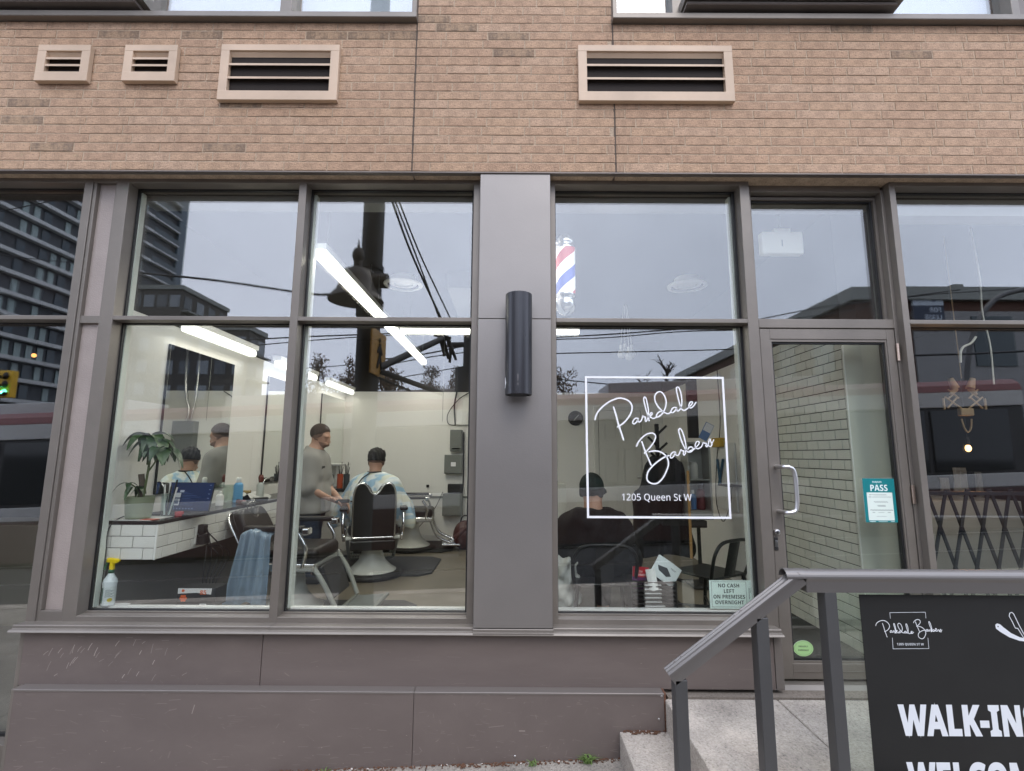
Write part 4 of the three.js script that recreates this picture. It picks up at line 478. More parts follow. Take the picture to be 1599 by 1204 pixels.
// the corner by the back: speaker, jars, cup, wall boxes
{ const p = at(514, 744, -3.5); const t = thing('speaker', 'white box speaker with a grey round cone behind the barber', 'speaker', [p.x, 1.24, -3.5]); part(t, 'box', rbx(-0.085, 0.085, 0, 0.3, -0.12, 0, 0.01), A.whiteGloss, false); part(t, 'cone', spin(lathe([[0, 0.0], [0.03, 0.004], [0.062, 0.012], [0.066, 0.006], [0.066, 0]], 0, 0.12, 0), 0, 0.12, 0, Math.PI / 2, 0, 0), A.greyBox, false); part(t, 'tweeter', spin(lathe([[0, 0.006], [0.02, 0.004], [0.028, 0]], 0, 0.24, 0), 0, 0.24, 0, Math.PI / 2, 0, 0), A.greyBox, false);
  const q = at(509, 716, -3.3); const c = thing('paper_cup', 'white tub with red print standing behind the barber', 'tub', [q.x, q.y - 0.06, -3.3]); part(c, 'tub', lathe([[0, 0], [0.05, 0], [0.062, 0.1], [0.064, 0.105], [0.058, 0.105], [0, 0.09]]), A.whiteGloss, false); part(c, 'red_print', new THREE.CylinderGeometry(0.0605, 0.0565, 0.04, 24, 1, true, -0.6, 1.6).translate(0, 0.06, 0), mat(0.4, 0.03, 0.03, 0.5), false);
  solo('wall_shelf', rbx(q.x - 0.1, q.x + 0.22, q.y - 0.09, q.y - 0.062, -3.6, -3.2, 0.004), A.brushed, 'small metal shelf under the white tub behind the barber', 'shelf');
  for (const [u, r, l] of [[531, [0.4, 0.07, 0.025], 'orange red disinfectant jar with combs, left of the client'], [541, [0.05, 0.055, 0.06], 'dark jar of combs right beside the orange one']]) { const k = at(u, 752, -3.3), j = thing('comb_jar', l, 'jar', [k.x, 1.24, -3.3], 'jars of combs'); part(j, 'jar', lathe([[0, 0], [0.036, 0], [0.038, 0.17], [0.034, 0.175], [0, 0.175]]), mat(...r, 0.15), false); part(j, 'comb', [0, 1, 2, 3].map(i => rod([0.015 * Math.cos(i * 1.6), 0.17, 0.015 * Math.sin(i * 1.6)], [0.03 * Math.cos(i * 1.6), 0.26 + 0.02 * i, 0.03 * Math.sin(i * 1.6)], 0.005)), A.black, false); } }
function wallBox(name, label, u0, u1, v0, v1, z, dep, m, extra) { const a = at(u0, v0, z), b = at(u1, v1, z), t = thing(name, label, 'electrical box', [(a.x + b.x) / 2, b.y, z]); part(t, 'box', rbx(a.x, b.x, b.y, a.y, ZB, z, 0.006), m); part(t, 'lid', rbx(a.x + 0.012, b.x - 0.012, b.y + 0.012, a.y - 0.012, z, z + 0.008, 0.003), m); if (extra) extra(t, a, b); }
wallBox('meter_box', 'upper grey metal meter box on the back wall beside the column', 703, 721, 671, 705, -4.33, 0.1, A.greyBox, (t, a, b) => part(t, 'label', bx(a.x + 0.03, b.x - 0.03, b.y + 0.03, b.y + 0.05, -4.32, -4.3205), A.vinyl));
wallBox('switch_box', 'square grey metal switch box with a sticker below the meter box', 694, 722, 710, 740, -4.33, 0.1, A.greyBox, (t, a, b) => part(t, 'sticker', bx((a.x + b.x) / 2 - 0.035, (a.x + b.x) / 2 + 0.035, (a.y + b.y) / 2 - 0.03, (a.y + b.y) / 2 + 0.03, -4.322, -4.3205), A.vinyl));
wallBox('router_box', 'small black box on the back wall under the switch box', 699, 722, 756, 770, -4.35, 0.1, A.black); wallBox('lower_box', 'lowest grey metal box on the back wall, under the black one', 691, 721, 771, 806, -4.30, 0.1, A.greyBox); wallBox('card_rack', 'white paper pad pinned on the back wall above the meter box', 713, 732, 642, 664, -4.40, 0.03, A.whiteGloss);
wallBox('breaker_panel', 'large grey breaker panel on the back wall, seen in the mirror', 768, 802, 660, 712, -4.33, 0.1, A.greyBox);
{ const p = at(712, 640, ZB), q = at(786, 640, ZB); solo('conduit', [tube([[p.x, 3.3, ZB + 0.03], [p.x + 0.02, 2.7, ZB + 0.03], [p.x - 0.02, 2.4, ZB + 0.04], [p.x, 2.1, ZB + 0.05]], 0.012, 30), tube([[p.x + 0.2, 2.6, ZB + 0.03], [p.x + 0.05, 2.5, ZB + 0.04], [p.x - 0.12, 2.25, ZB + 0.05], [p.x - 0.1, 2.12, ZB + 0.05], [p.x, 2.1, ZB + 0.05]], 0.007, 30), tube([[p.x + 0.13, 2.0, ZB + 0.03], [p.x + 0.13, 1.2, ZB + 0.03], [p.x + 0.1, 0.9, ZB + 0.03]], 0.009, 20)], A.black, 'black cables running down to the grey boxes on the back wall', 'cables'); solo('conduit', [tube([[q.x - 0.1, 3.3, ZB + 0.03], [q.x - 0.1, 2.5, ZB + 0.03], [q.x - 0.06, 2.1, ZB + 0.05]], 0.014, 30), tube([[q.x + 0.1, 3.3, ZB + 0.03], [q.x + 0.06, 2.6, ZB + 0.03], [q.x - 0.02, 2.3, ZB + 0.04], [q.x, 2.1, ZB + 0.05]], 0.02, 30)], A.steel, 'steel conduits above the breaker panel, seen in the mirror', 'conduit'); const w = at(692, 768, ZB); solo('cord', tube([[w.x, w.y, ZB + 0.03], [w.x - 0.12, w.y - 0.25, ZB + 0.05], [w.x - 0.33, w.y - 0.5, ZB + 0.1]], 0.005, 20, 6), A.black, 'thin black cord hanging from the back wall outlet', 'cord'); const f = at(668, 759, ZB); solo('wall_socket', rbx(f.x - 0.02, f.x + 0.02, f.y - 0.02, f.y + 0.02, ZB, ZB + 0.015, 0.003), A.black, 'small black socket on the white back wall', 'socket'); const s = at(692, 615, -3.6); solo('pull_string', rod([s.x, CEIL, -3.6], [s.x, 2.1, -3.6], 0.003, 0.003, 6), A.greyBox, 'thin pull string hanging from the ceiling', 'string'); }
{ const p = at(727, 830, -3.9), t = thing('red_bag', 'dark red bag on the floor beside the column', 'bag', [p.x, FLR, -3.9]); const g = ball(0, 0.18, 0, 0.17, 0.2, 0.14, 20); part(t, 'body', g, A.maroon, false); part(t, 'handle', tube([[-0.08, 0.32, 0], [-0.04, 0.43, 0], [0.04, 0.43, 0], [0.08, 0.32, 0]], 0.01), A.black, false); }
// ---------- people: one smooth surface per body from tapered bones, clothes and hair as children ----------
const smin = (a, b, k) => { const h = Math.max(k - Math.abs(a - b), 0) / k; return Math.min(a, b) - h * h * k * 0.25; };
function bone(a, b, ra, rb, sx = 1, sz = 1) { // tapered capsule, optionally flattened
  const [ax, ay, az] = a, dx = b[0] - ax, dy = b[1] - ay, dz = b[2] - az, L = dx * dx + dy * dy + dz * dz || 1e-9;
  return (x, y, z) => { const px = x - ax, py = y - ay, pz = z - az, t = Math.max(0, Math.min(1, (px * dx + py * dy + pz * dz) / L)), ex = (px - dx * t) / sx, ey = py - dy * t, ez = (pz - dz * t) / sz; return (Math.sqrt(ex * ex + ey * ey + ez * ez) - (ra + (rb - ra) * t)) * Math.min(1, sx, sz); };
}
const ell = (c, r) => (x, y, z) => { const a = (x - c[0]) / r[0], b = (y - c[1]) / r[1], d = (z - c[2]) / r[2], q = Math.sqrt(a * a + b * b + d * d); return (q - 1) * Math.min(...r); };
const join = (k, fs) => (x, y, z) => { let d = fs[0](x, y, z); for (let i = 1; i < fs.length; i++) d = smin(d, fs[i](x, y, z), k); return d; };
function skinOf(f, lo, hi, c) { // surface nets
  const n = [0, 1, 2].map(i => Math.ceil((hi[i] - lo[i]) / c) + 2), N = n[0] * n[1] * n[2], v = new Float32Array(N), id = (x, y, z) => x + n[0] * (y + n[1] * z);
  for (let z = 0; z < n[2]; z++) for (let y = 0; y < n[1]; y++) for (let x = 0; x < n[0]; x++) v[id(x, y, z)] = f(lo[0] + x * c, lo[1] + y * c, lo[2] + z * c);
  const vi = new Int32Array(N).fill(-1), P = [], ix = [], off = [[0, 0, 0], [1, 0, 0], [0, 1, 0], [1, 1, 0], [0, 0, 1], [1, 0, 1], [0, 1, 1], [1, 1, 1]], ed = [[0, 1], [2, 3], [4, 5], [6, 7], [0, 2], [1, 3], [4, 6], [5, 7], [0, 4], [1, 5], [2, 6], [3, 7]];
  for (let z = 0; z < n[2] - 1; z++) for (let y = 0; y < n[1] - 1; y++) for (let x = 0; x < n[0] - 1; x++) {
    const q = off.map(o => v[id(x + o[0], y + o[1], z + o[2])]); let m = 0; for (const s of q) if (s < 0) m++; if (!m || m === 8) continue;
    let sx = 0, sy = 0, sz = 0, k = 0; for (const [a, b] of ed) if ((q[a] < 0) !== (q[b] < 0)) { const t = q[a] / (q[a] - q[b]); sx += off[a][0] + (off[b][0] - off[a][0]) * t; sy += off[a][1] + (off[b][1] - off[a][1]) * t; sz += off[a][2] + (off[b][2] - off[a][2]) * t; k++; }
    vi[id(x, y, z)] = P.length / 3; P.push(lo[0] + (x + sx / k) * c, lo[1] + (y + sy / k) * c, lo[2] + (z + sz / k) * c);
  }
  const quad = (a, b, d, e, fl) => { if (a < 0 || b < 0 || d < 0 || e < 0) return; fl ? ix.push(a, b, d, a, d, e) : ix.push(a, d, b, a, e, d); };
  for (let z = 1; z < n[2] - 1; z++) for (let y = 1; y < n[1] - 1; y++) for (let x = 1; x < n[0] - 1; x++) { const s = v[id(x, y, z)] < 0;
    if (s !== v[id(x + 1, y, z)] < 0) quad(vi[id(x, y - 1, z - 1)], vi[id(x, y, z - 1)], vi[id(x, y, z)], vi[id(x, y - 1, z)], s);
    if (s !== v[id(x, y + 1, z)] < 0) quad(vi[id(x - 1, y, z - 1)], vi[id(x - 1, y, z)], vi[id(x, y, z)], vi[id(x, y, z - 1)], s);
    if (s !== v[id(x, y, z + 1)] < 0) quad(vi[id(x - 1, y - 1, z)], vi[id(x, y - 1, z)], vi[id(x, y, z)], vi[id(x - 1, y, z)], s); }
  const g = new THREE.BufferGeometry(); g.setAttribute('position', new THREE.Float32BufferAttribute(P, 3)); g.setIndex(ix); g.computeVertexNormals();
  const q = g.attributes.position, uv = new Float32Array(q.count * 2); for (let i = 0; i < q.count; i++) { uv[i * 2] = q.getX(i) + q.getZ(i); uv[i * 2 + 1] = q.getY(i); } g.setAttribute('uv', new THREE.BufferAttribute(uv, 2)); return clean(g);
}
// a head looking along +x at the origin of its own axes (0 = middle of the skull), 0.23 tall
const headBones = () => [ell([-0.012, 0.03, 0], [0.096, 0.092, 0.077]), ell([0.03, -0.03, 0], [0.062, 0.085, 0.06]), ell([0.055, -0.088, 0], [0.032, 0.026, 0.036]), ell([0.072, 0.018, 0], [0.022, 0.016, 0.05]), bone([0.088, 0.008, 0], [0.112, -0.03, 0], 0.009, 0.013), ell([0.098, -0.058, 0], [0.012, 0.007, 0.024]), ell([0.096, -0.07, 0], [0.011, 0.007, 0.02]), ell([-0.008, -0.008, 0.078], [0.018, 0.032, 0.01]), ell([-0.008, -0.008, -0.078], [0.018, 0.032, 0.01])];
function headField(c, yaw, pitch, s = 1) { const h = join(0.022, headBones()), cy = Math.cos(yaw), sy = Math.sin(yaw), cp = Math.cos(pitch), sp = Math.sin(pitch); const inv = (x, y, z) => { const dx = (x - c[0]) / s, dy = (y - c[1]) / s, dz = (z - c[2]) / s, u = cy * dx - sy * dz, w = sy * dx + cy * dz; return [cp * u + sp * dy, -sp * u + cp * dy, w]; }; return { inv, f: (x, y, z) => h(...inv(x, y, z)) * s }; }
function eyes(t, H, c, yaw, pitch, s) { const m = new THREE.Matrix4().makeRotationFromEuler(new THREE.Euler(0, yaw, pitch, 'YXZ')); for (const k of [-1, 1]) { const p = V3(0.083 * s, 0.002 * s, k * 0.03 * s).applyMatrix4(m); part(t, 'eye', ball(c[0] + p.x, c[1] + p.y, c[2] + p.z, 0.007 * s, 0.0045 * s, 0.008 * s, 10), A.black); const b = V3(0.092 * s, 0.02 * s, k * 0.03 * s).applyMatrix4(m); part(t, 'eyebrow', ball(c[0] + b.x, c[1] + b.y, c[2] + b.z, 0.004 * s, 0.0025 * s, 0.015 * s, 10), A.hair); } }
function handBones(w, d, up, len = 0.17, curl = 0.6) { // wrist, direction of the fingers, direction of the thumb
  const D = V3(...d).normalize(), U = V3(...up).normalize(), S = D.clone().cross(U).normalize(), W = V3(...w), out = [], pt = (a, b, c) => { const q = W.clone().addScaledVector(D, a * len).addScaledVector(U, b * len).addScaledVector(S, c * len); return [q.x, q.y, q.z]; };
  out.push(bone(pt(0.05, -0.05, 0), pt(0.45, -0.18, 0), 0.02, 0.016), bone(pt(0.05, 0.05, 0), pt(0.46, 0.16, 0), 0.02, 0.016));
  [[0.17, 0.42], [0.06, 0.48], [-0.06, 0.45], [-0.18, 0.36]].forEach(([b, L]) => { const c1 = curl * 0.3, c2 = curl * 0.75; out.push(bone(pt(0.44, b, 0), pt(0.44 + L * 0.45, b, c1 * L), 0.0095, 0.009), bone(pt(0.44 + L * 0.45, b, c1 * L), pt(0.44 + L * 0.8, b, c2 * L), 0.009, 0.007)); });
  out.push(bone(pt(0.12, 0.16, 0.02), pt(0.34, 0.34, 0.1), 0.013, 0.011), bone(pt(0.34, 0.34, 0.1), pt(0.52, 0.36, 0.17), 0.011, 0.008)); return out;
}
const clip = (f, ...cuts) => (x, y, z) => { let d = f(x, y, z); for (const c of cuts) d = Math.max(d, c(x, y, z)); return d; };
const wave = (x, y, z, s = 1) => 0.004 * s * Math.sin(31 * y + 23 * x) * Math.sin(27 * z + 9 * y) + 0.003 * s * Math.sin(55 * x + 17 * z - 20 * y);
{ // the barber, standing in profile, looking down to the right
  const t = thing('person', 'standing person in a grey t-shirt and jeans, looking down at the client', 'person', [-2.03, FLR, -2.16]);
  const X = -2.05, Z = -2.16, hc = [-2.01, 1.848, Z], hy = 0.0, hp = -0.32, y0 = FLR;
  const nk = [X + 0.0, 1.69, Z], ch = 1.50, H = headField(hc, hy, hp, 1.02);
  const sh = [[X - 0.01, 1.60, Z + 0.165], [X - 0.01, 1.60, Z - 0.165]], el = [[X + 0.02, 1.325, Z + 0.215], [X + 0.05, 1.34, Z - 0.2]], wr = [[X + 0.215, 1.215, Z + 0.09], [X + 0.27, 1.165, Z - 0.1]];
  const hip = [[X, 1.16, Z + 0.085], [X, 1.16, Z - 0.085]], kn = [[X + 0.03, 0.82, Z + 0.09], [X - 0.01, 0.82, Z - 0.09]], an = [[X - 0.02, 0.48, Z + 0.1], [X - 0.04, 0.48, Z - 0.1]];
  const torso = [bone([X - 0.005, ch + 0.06, Z - 0.1], [X - 0.005, ch + 0.06, Z + 0.1], 0.098, 0.098), bone([X + 0.005, ch - 0.06, Z - 0.07], [X + 0.005, ch - 0.06, Z + 0.07], 0.105, 0.105), bone([X + 0.02, 1.28, Z - 0.06], [X + 0.02, 1.28, Z + 0.06], 0.1, 0.1), bone([X, 1.17, Z - 0.07], [X, 1.17, Z + 0.07], 0.105, 0.105), bone([X, 1.62, Z], nk, 0.075, 0.058), bone([X - 0.01, 1.695, Z - 0.02], [X - 0.01, 1.615, Z - 0.13], 0.058, 0.066), bone([X - 0.01, 1.695, Z + 0.02], [X - 0.01, 1.615, Z + 0.13], 0.058, 0.066)];
  const legs = [0, 1].flatMap(i => [bone(hip[i], kn[i], 0.088, 0.058), bone(kn[i], an[i], 0.056, 0.04), bone(an[i], [an[i][0] + 0.02, 0.44, an[i][2]], 0.04, 0.04), bone([an[i][0] - 0.03, 0.435, an[i][2]], [an[i][0] + 0.15, 0.43, an[i][2] + 0.02], 0.036, 0.03)]);
  const arms = [0, 1].flatMap(i => [bone(sh[i], el[i], 0.058, 0.044), bone(el[i], wr[i], 0.043, 0.027)]);
  const core = join(0.06, [...torso, ...arms, ...legs]), neck = bone(nk, [hc[0] - 0.03, hc[1] - 0.06, hc[2]], 0.058, 0.056);
  const hd = join(0.03, [H.f, neck]), body = (x, y, z) => smin(core(x, y, z), hd(x, y, z), 0.03);
  const hands = [...handBones(wr[0], [0.8, -0.25, 0.0], [0, 0.6, 0.8]), ...handBones(wr[1], [0.7, -0.6, 0.1], [0.3, 0.8, 0.4])], hf = join(0.012, hands);
  part(t, 'body', [skinOf((x, y, z) => y > 1.66 ? body(x, y, z) : core(x, y, z), [X - 0.2, 0.38, Z - 0.32], [X + 0.33, 1.78, Z + 0.34], 0.016), skinOf(hd, [hc[0] - 0.15, 1.68, Z - 0.12], [hc[0] + 0.16, 2.03, Z + 0.12], 0.0065), skinOf(hf, [X + 0.12, 1.0, Z - 0.22], [X + 0.48, 1.3, Z + 0.2], 0.006)], A.skin); eyes(t, H, hc, hy, hp, 1.02);
  const tor = join(0.07, [...torso, ...[0, 1].map(i => bone(sh[i], [sh[i][0] + (el[i][0] - sh[i][0]) * 0.95, sh[i][1] + (el[i][1] - sh[i][1]) * 0.95, sh[i][2] + (el[i][2] - sh[i][2]) * 0.95], 0.066, 0.072)), bone([X, 1.22, Z - 0.08], [X + 0.01, 1.06, Z - 0.08], 0.12, 0.128), bone([X, 1.22, Z + 0.08], [X + 0.01, 1.06, Z + 0.08], 0.12, 0.128)]);
  part(t, 'tshirt', skinOf(clip((x, y, z) => tor(x, y, z) - 0.016 - wave(x, y, z, 1.6 * (1.7 - y)), (x, y) => y - 1.725 - (x - X) * -0.3, (x, y) => 1.07 - y), [X - 0.22, 1.04, Z - 0.36], [X + 0.24, 1.77, Z + 0.36], 0.013), A.tee);
  part(t, 'shirt_print', cloth((s, q) => [X + 0.122 - 0.012 * q, 1.54 - q * 0.1, Z + 0.03 + s * 0.085], 4, 4), A.black);
  const jl = join(0.05, legs.slice(0)), hpF = join(0.06, [bone([X, 1.14, Z - 0.07], [X, 1.14, Z + 0.07], 0.105, 0.105), jl]);
  part(t, 'jeans', skinOf(clip((x, y, z) => hpF(x, y, z) - 0.016 - wave(x, y, z, 0.8), (x, y) => y - 1.2, (x, y) => 0.465 - y), [X - 0.18, 0.44, Z - 0.24], [X + 0.2, 1.22, Z + 0.24], 0.015), A.jeans);
  for (const i of [0, 1]) part(t, 'shoe', skinOf(clip(join(0.03, [bone([an[i][0] - 0.03, 0.44, an[i][2]], [an[i][0] + 0.16, 0.432, an[i][2] + 0.02], 0.048, 0.04), bone(an[i], [an[i][0], 0.45, an[i][2]], 0.052, 0.05)]), (x, y) => 0.402 - y), [an[i][0] - 0.12, 0.39, an[i][2] - 0.1], [an[i][0] + 0.24, 0.56, an[i][2] + 0.12], 0.012), A.black);
  part(t, 'hair', skinOf((x, y, z) => { const [a, b, c] = H.inv(x, y, z); return Math.max(H.f(x, y, z) - 0.004 - 0.0015 * Math.sin(a * 230 + b * 90) * Math.sin(c * 250), 0.042 + 0.006 * Math.sin(a * 190) * Math.sin(c * 170 + a * 60) - b + (a > 0.04 ? (a - 0.04) * 0.8 : (a - 0.04) * 0.7) ) ; }, [hc[0] - 0.15, 1.78, Z - 0.11], [hc[0] + 0.15, 2.03, Z + 0.11], 0.005), mat(0.055, 0.038, 0.029, 0.95));
  part(t, 'stubble', skinOf((x, y, z) => { const [a, b, c] = H.inv(x, y, z); return Math.max(H.f(x, y, z) - 0.0022, b + 0.048 - (a < 0.03 ? (0.03 - a) * 0.8 : 0), -0.02 - a); }, [hc[0] - 0.05, 1.68, Z - 0.1], [hc[0] + 0.15, 1.9, Z + 0.1], 0.006), mat(0.21, 0.12, 0.085, 0.8));
  part(t, 'short_hair', skinOf((x, y, z) => { const [a, b] = H.inv(x, y, z); return Math.max(H.f(x, y, z) - 0.0025, -0.045 - b, b - 0.06, a - 0.045, 0.0 - b - (0.03 - a) * 0.9); }, [hc[0] - 0.15, 1.74, Z - 0.11], [hc[0] + 0.12, 1.98, Z + 0.11], 0.0065), mat(0.16, 0.098, 0.072, 0.85));
  const c = thing('hair_clipper', 'black hair clipper in the hand of the standing barber', 'clipper', [wr[0][0] + 0.13, wr[0][1] - 0.02, wr[0][2] + 0.02]); part(c, 'body', rbx(-0.07, 0.07, -0.018, 0.018, -0.02, 0.02, 0.012, 3), A.black, false); part(c, 'blade', rbx(0.07, 0.09, -0.014, 0.006, -0.02, 0.02, 0.003), A.chrome, false);
}
{ // the client, from behind, under a patterned cape
  const X = -1.5, Z = -2.44, hc = [X + 0.0, 1.575, Z - 0.05], t = thing('person', 'seated client from behind with dark hair and a blue and yellow cape', 'person', [X, 0.9, Z]), H = headField(hc, 1.62, -0.1, 0.98), B = join(0.07, [bone([X - 0.1, 1.30, Z], [X + 0.1, 1.30, Z], 0.1, 0.1), bone([X, 1.1, Z], [X, 0.98, Z - 0.02], 0.13, 0.14), bone([X - 0.17, 1.33, Z], [X - 0.25, 1.08, Z - 0.02], 0.06, 0.048), bone([X + 0.17, 1.33, Z], [X + 0.25, 1.08, Z - 0.02], 0.06, 0.048), bone([X - 0.25, 1.08, Z - 0.02], [X - 0.22, 1.1, Z - 0.26], 0.046, 0.034), bone([X + 0.25, 1.08, Z - 0.02], [X + 0.22, 1.1, Z - 0.26], 0.046, 0.034), bone([X, 1.36, Z], [X, 1.52, Z - 0.015], 0.075, 0.058), bone([X - 0.09, 0.98, Z], [X - 0.1, 1.0, Z - 0.42], 0.085, 0.06), bone([X + 0.09, 0.98, Z], [X + 0.1, 1.0, Z - 0.42], 0.085, 0.06), bone([X - 0.1, 1.0, Z - 0.42], [X - 0.1, 0.6, Z - 0.48], 0.058, 0.04), bone([X + 0.1, 1.0, Z - 0.42], [X + 0.1, 0.6, Z - 0.48], 0.058, 0.04)]);
  const hd = join(0.03, [H.f, bone([X, 1.38, Z], [X, 1.55, Z - 0.02], 0.07, 0.058)]);
  part(t, 'body', [skinOf(B, [X - 0.34, 0.52, Z - 0.6], [X + 0.34, 1.5, Z + 0.2], 0.018), skinOf(hd, [X - 0.13, 1.42, Z - 0.2], [X + 0.13, 1.78, Z + 0.14], 0.0065)], A.skin); eyes(t, H, hc, 1.62, -0.1, 0.98);
  part(t, 'hair', skinOf((x, y, z) => { const [a, b, c] = H.inv(x, y, z); return Math.max(H.f(x, y, z) - 0.010 - 0.012 * Math.max(0, b - 0.04) / 0.06 - 0.005 * Math.sin(a * 120) * Math.sin(c * 110 + b * 40), 0.012 - b + Math.max(0, a - 0.03) * 0.7); }, [X - 0.13, 1.56, Z - 0.2], [X + 0.13, 1.8, Z + 0.14], 0.0065), mat(0.012, 0.01, 0.009, 0.75, 0, { map: T.fine }));
  part(t, 'short_hair', skinOf((x, y, z) => { const [a, b, c] = H.inv(x, y, z); return Math.max(H.f(x, y, z) - 0.003, -0.035 - b, b - 0.03, a - 0.0 ); }, [X - 0.12, 1.48, Z - 0.18], [X + 0.12, 1.68, Z + 0.12], 0.0065), mat(0.14, 0.085, 0.062, 0.85));
  const n1 = noiseField(256, 256, 61, 5, 3, 0.5), n2 = noiseField(256, 256, 62, 4, 3, 0.5), dye = dataTex(256, 256, i => { const a = n1[i], b = n2[i], k = Math.max(0, Math.min(1, (a - 0.46) * 7)), y = Math.max(0, Math.min(1, (b - 0.5) * 7)); const w = [215, 222, 222], bl = [150, 184, 208], ye = [212, 209, 186]; return [0, 1, 2].map(c => w[c] * (1 - k) + bl[c] * k).map((v, c) => v * (1 - y * 0.8) + ye[c] * y * 0.8); }, 3.4, 3.4);
  const fold = (x, y, z) => { const a = Math.atan2(x - X, z - Z), d = Math.max(0, 1.38 - y); return (0.012 * Math.sin(a * 11 + y * 6) + 0.007 * Math.sin(a * 23 - y * 9)) * Math.min(1, d * 4); };
  const cp = join(0.09, [bone([X - 0.13, 1.335, Z - 0.03], [X + 0.13, 1.335, Z - 0.03], 0.098, 0.098), bone([X - 0.2, 1.31, Z - 0.04], [X - 0.36, 0.94, Z - 0.02], 0.075, 0.1), bone([X + 0.2, 1.31, Z - 0.04], [X + 0.36, 0.94, Z - 0.02], 0.075, 0.1), bone([X - 0.27, 1.08, Z - 0.1], [X + 0.27, 1.08, Z - 0.1], 0.1, 0.1), bone([X - 0.18, 1.04, Z - 0.15], [X - 0.15, 1.0, Z - 0.48], 0.13, 0.13), bone([X + 0.18, 1.04, Z - 0.15], [X + 0.15, 1.0, Z - 0.48], 0.13, 0.13), bone([X, 1.36, Z - 0.02], [X, 1.45, Z - 0.03], 0.1, 0.08), bone([X - 0.12, 1.18, Z + 0.01], [X + 0.12, 1.18, Z + 0.01], 0.14, 0.14), bone([X - 0.1, 1.02, Z], [X + 0.1, 1.02, Z], 0.15, 0.15)]);
  part(t, 'cape', skinOf(clip((x, y, z) => cp(x, y, z) - 0.012 - fold(x, y, z), (x, y) => y - 1.47, (x, y, z) => 0.885 + 0.02 * Math.sin(x * 20) - y), [X - 0.54, 0.84, Z - 0.66], [X + 0.54, 1.5, Z + 0.2], 0.013), mat(0.95, 0.95, 0.95, 0.6, 0, { map: dye }));
  part(t, 'cape_strap', [tube([[X - 0.075, 1.472, Z + 0.01], [X - 0.03, 1.47, Z + 0.06], [X + 0.03, 1.472, Z + 0.06], [X + 0.075, 1.472, Z + 0.01]], 0.008, 20), tube([[X - 0.03, 1.465, Z + 0.068], [X - 0.1, 1.41, Z + 0.1], [X - 0.14, 1.35, Z + 0.105], [X - 0.15, 1.27, Z + 0.1]], 0.006, 20)], A.black);
}
// ---------- right-hand bay: waiting person, chairs, coat stand and the rest ----------
function metalChair(label, pos, turn) { // faces +z, bent-metal cafe chair
  const t = thing('metal_chair', label, 'chair', pos, 'black metal cafe chairs'); t.rotation.y = turn; const P = (n, g) => part(t, n, g, A.chairMetal, false), q = [];
  P('seat', rbx(-0.19, 0.19, 0.435, 0.452, -0.18, 0.19, 0.008, 3)); for (const sx of [-1, 1]) for (const sz of [-1, 1]) P('leg', [tube([[sx * 0.17, 0.44, sz * 0.16], [sx * 0.2, 0.22, sz * 0.2], [sx * 0.225, 0.0, sz * 0.225]], 0.014, 10)]);
  P('back_hoop', tube([[-0.18, 0.40, -0.15], [-0.205, 0.52, -0.19], [-0.2, 0.62, -0.215], [-0.15, 0.685, -0.23], [0, 0.702, -0.235], [0.15, 0.685, -0.23], [0.2, 0.62, -0.215], [0.205, 0.52, -0.19], [0.18, 0.40, -0.15]], 0.0125, 60));
  P('back_slat', cloth((s, v) => [(s - 0.5) * 0.12, 0.45 + v * 0.25, -0.17 - v * 0.062 - 0.012 * Math.cos((s - 0.5) * 3)], 6, 6)); P('cross_brace', [rod([-0.2, 0.2, -0.2], [0.2, 0.2, 0.2], 0.008), rod([0.2, 0.2, -0.2], [-0.2, 0.2, 0.2], 0.008)]); return t; }
A.chairMetal = mat(0.016, 0.016, 0.017, 0.32, 0.4);
metalChair('black metal chair with its back to the window, the waiting person on it', [0.60, FLR - 0.01, -0.50], Math.PI); metalChair('empty black metal chair turned aside by the no cash sign', [1.46, FLR - 0.03, -0.80], -2.6);
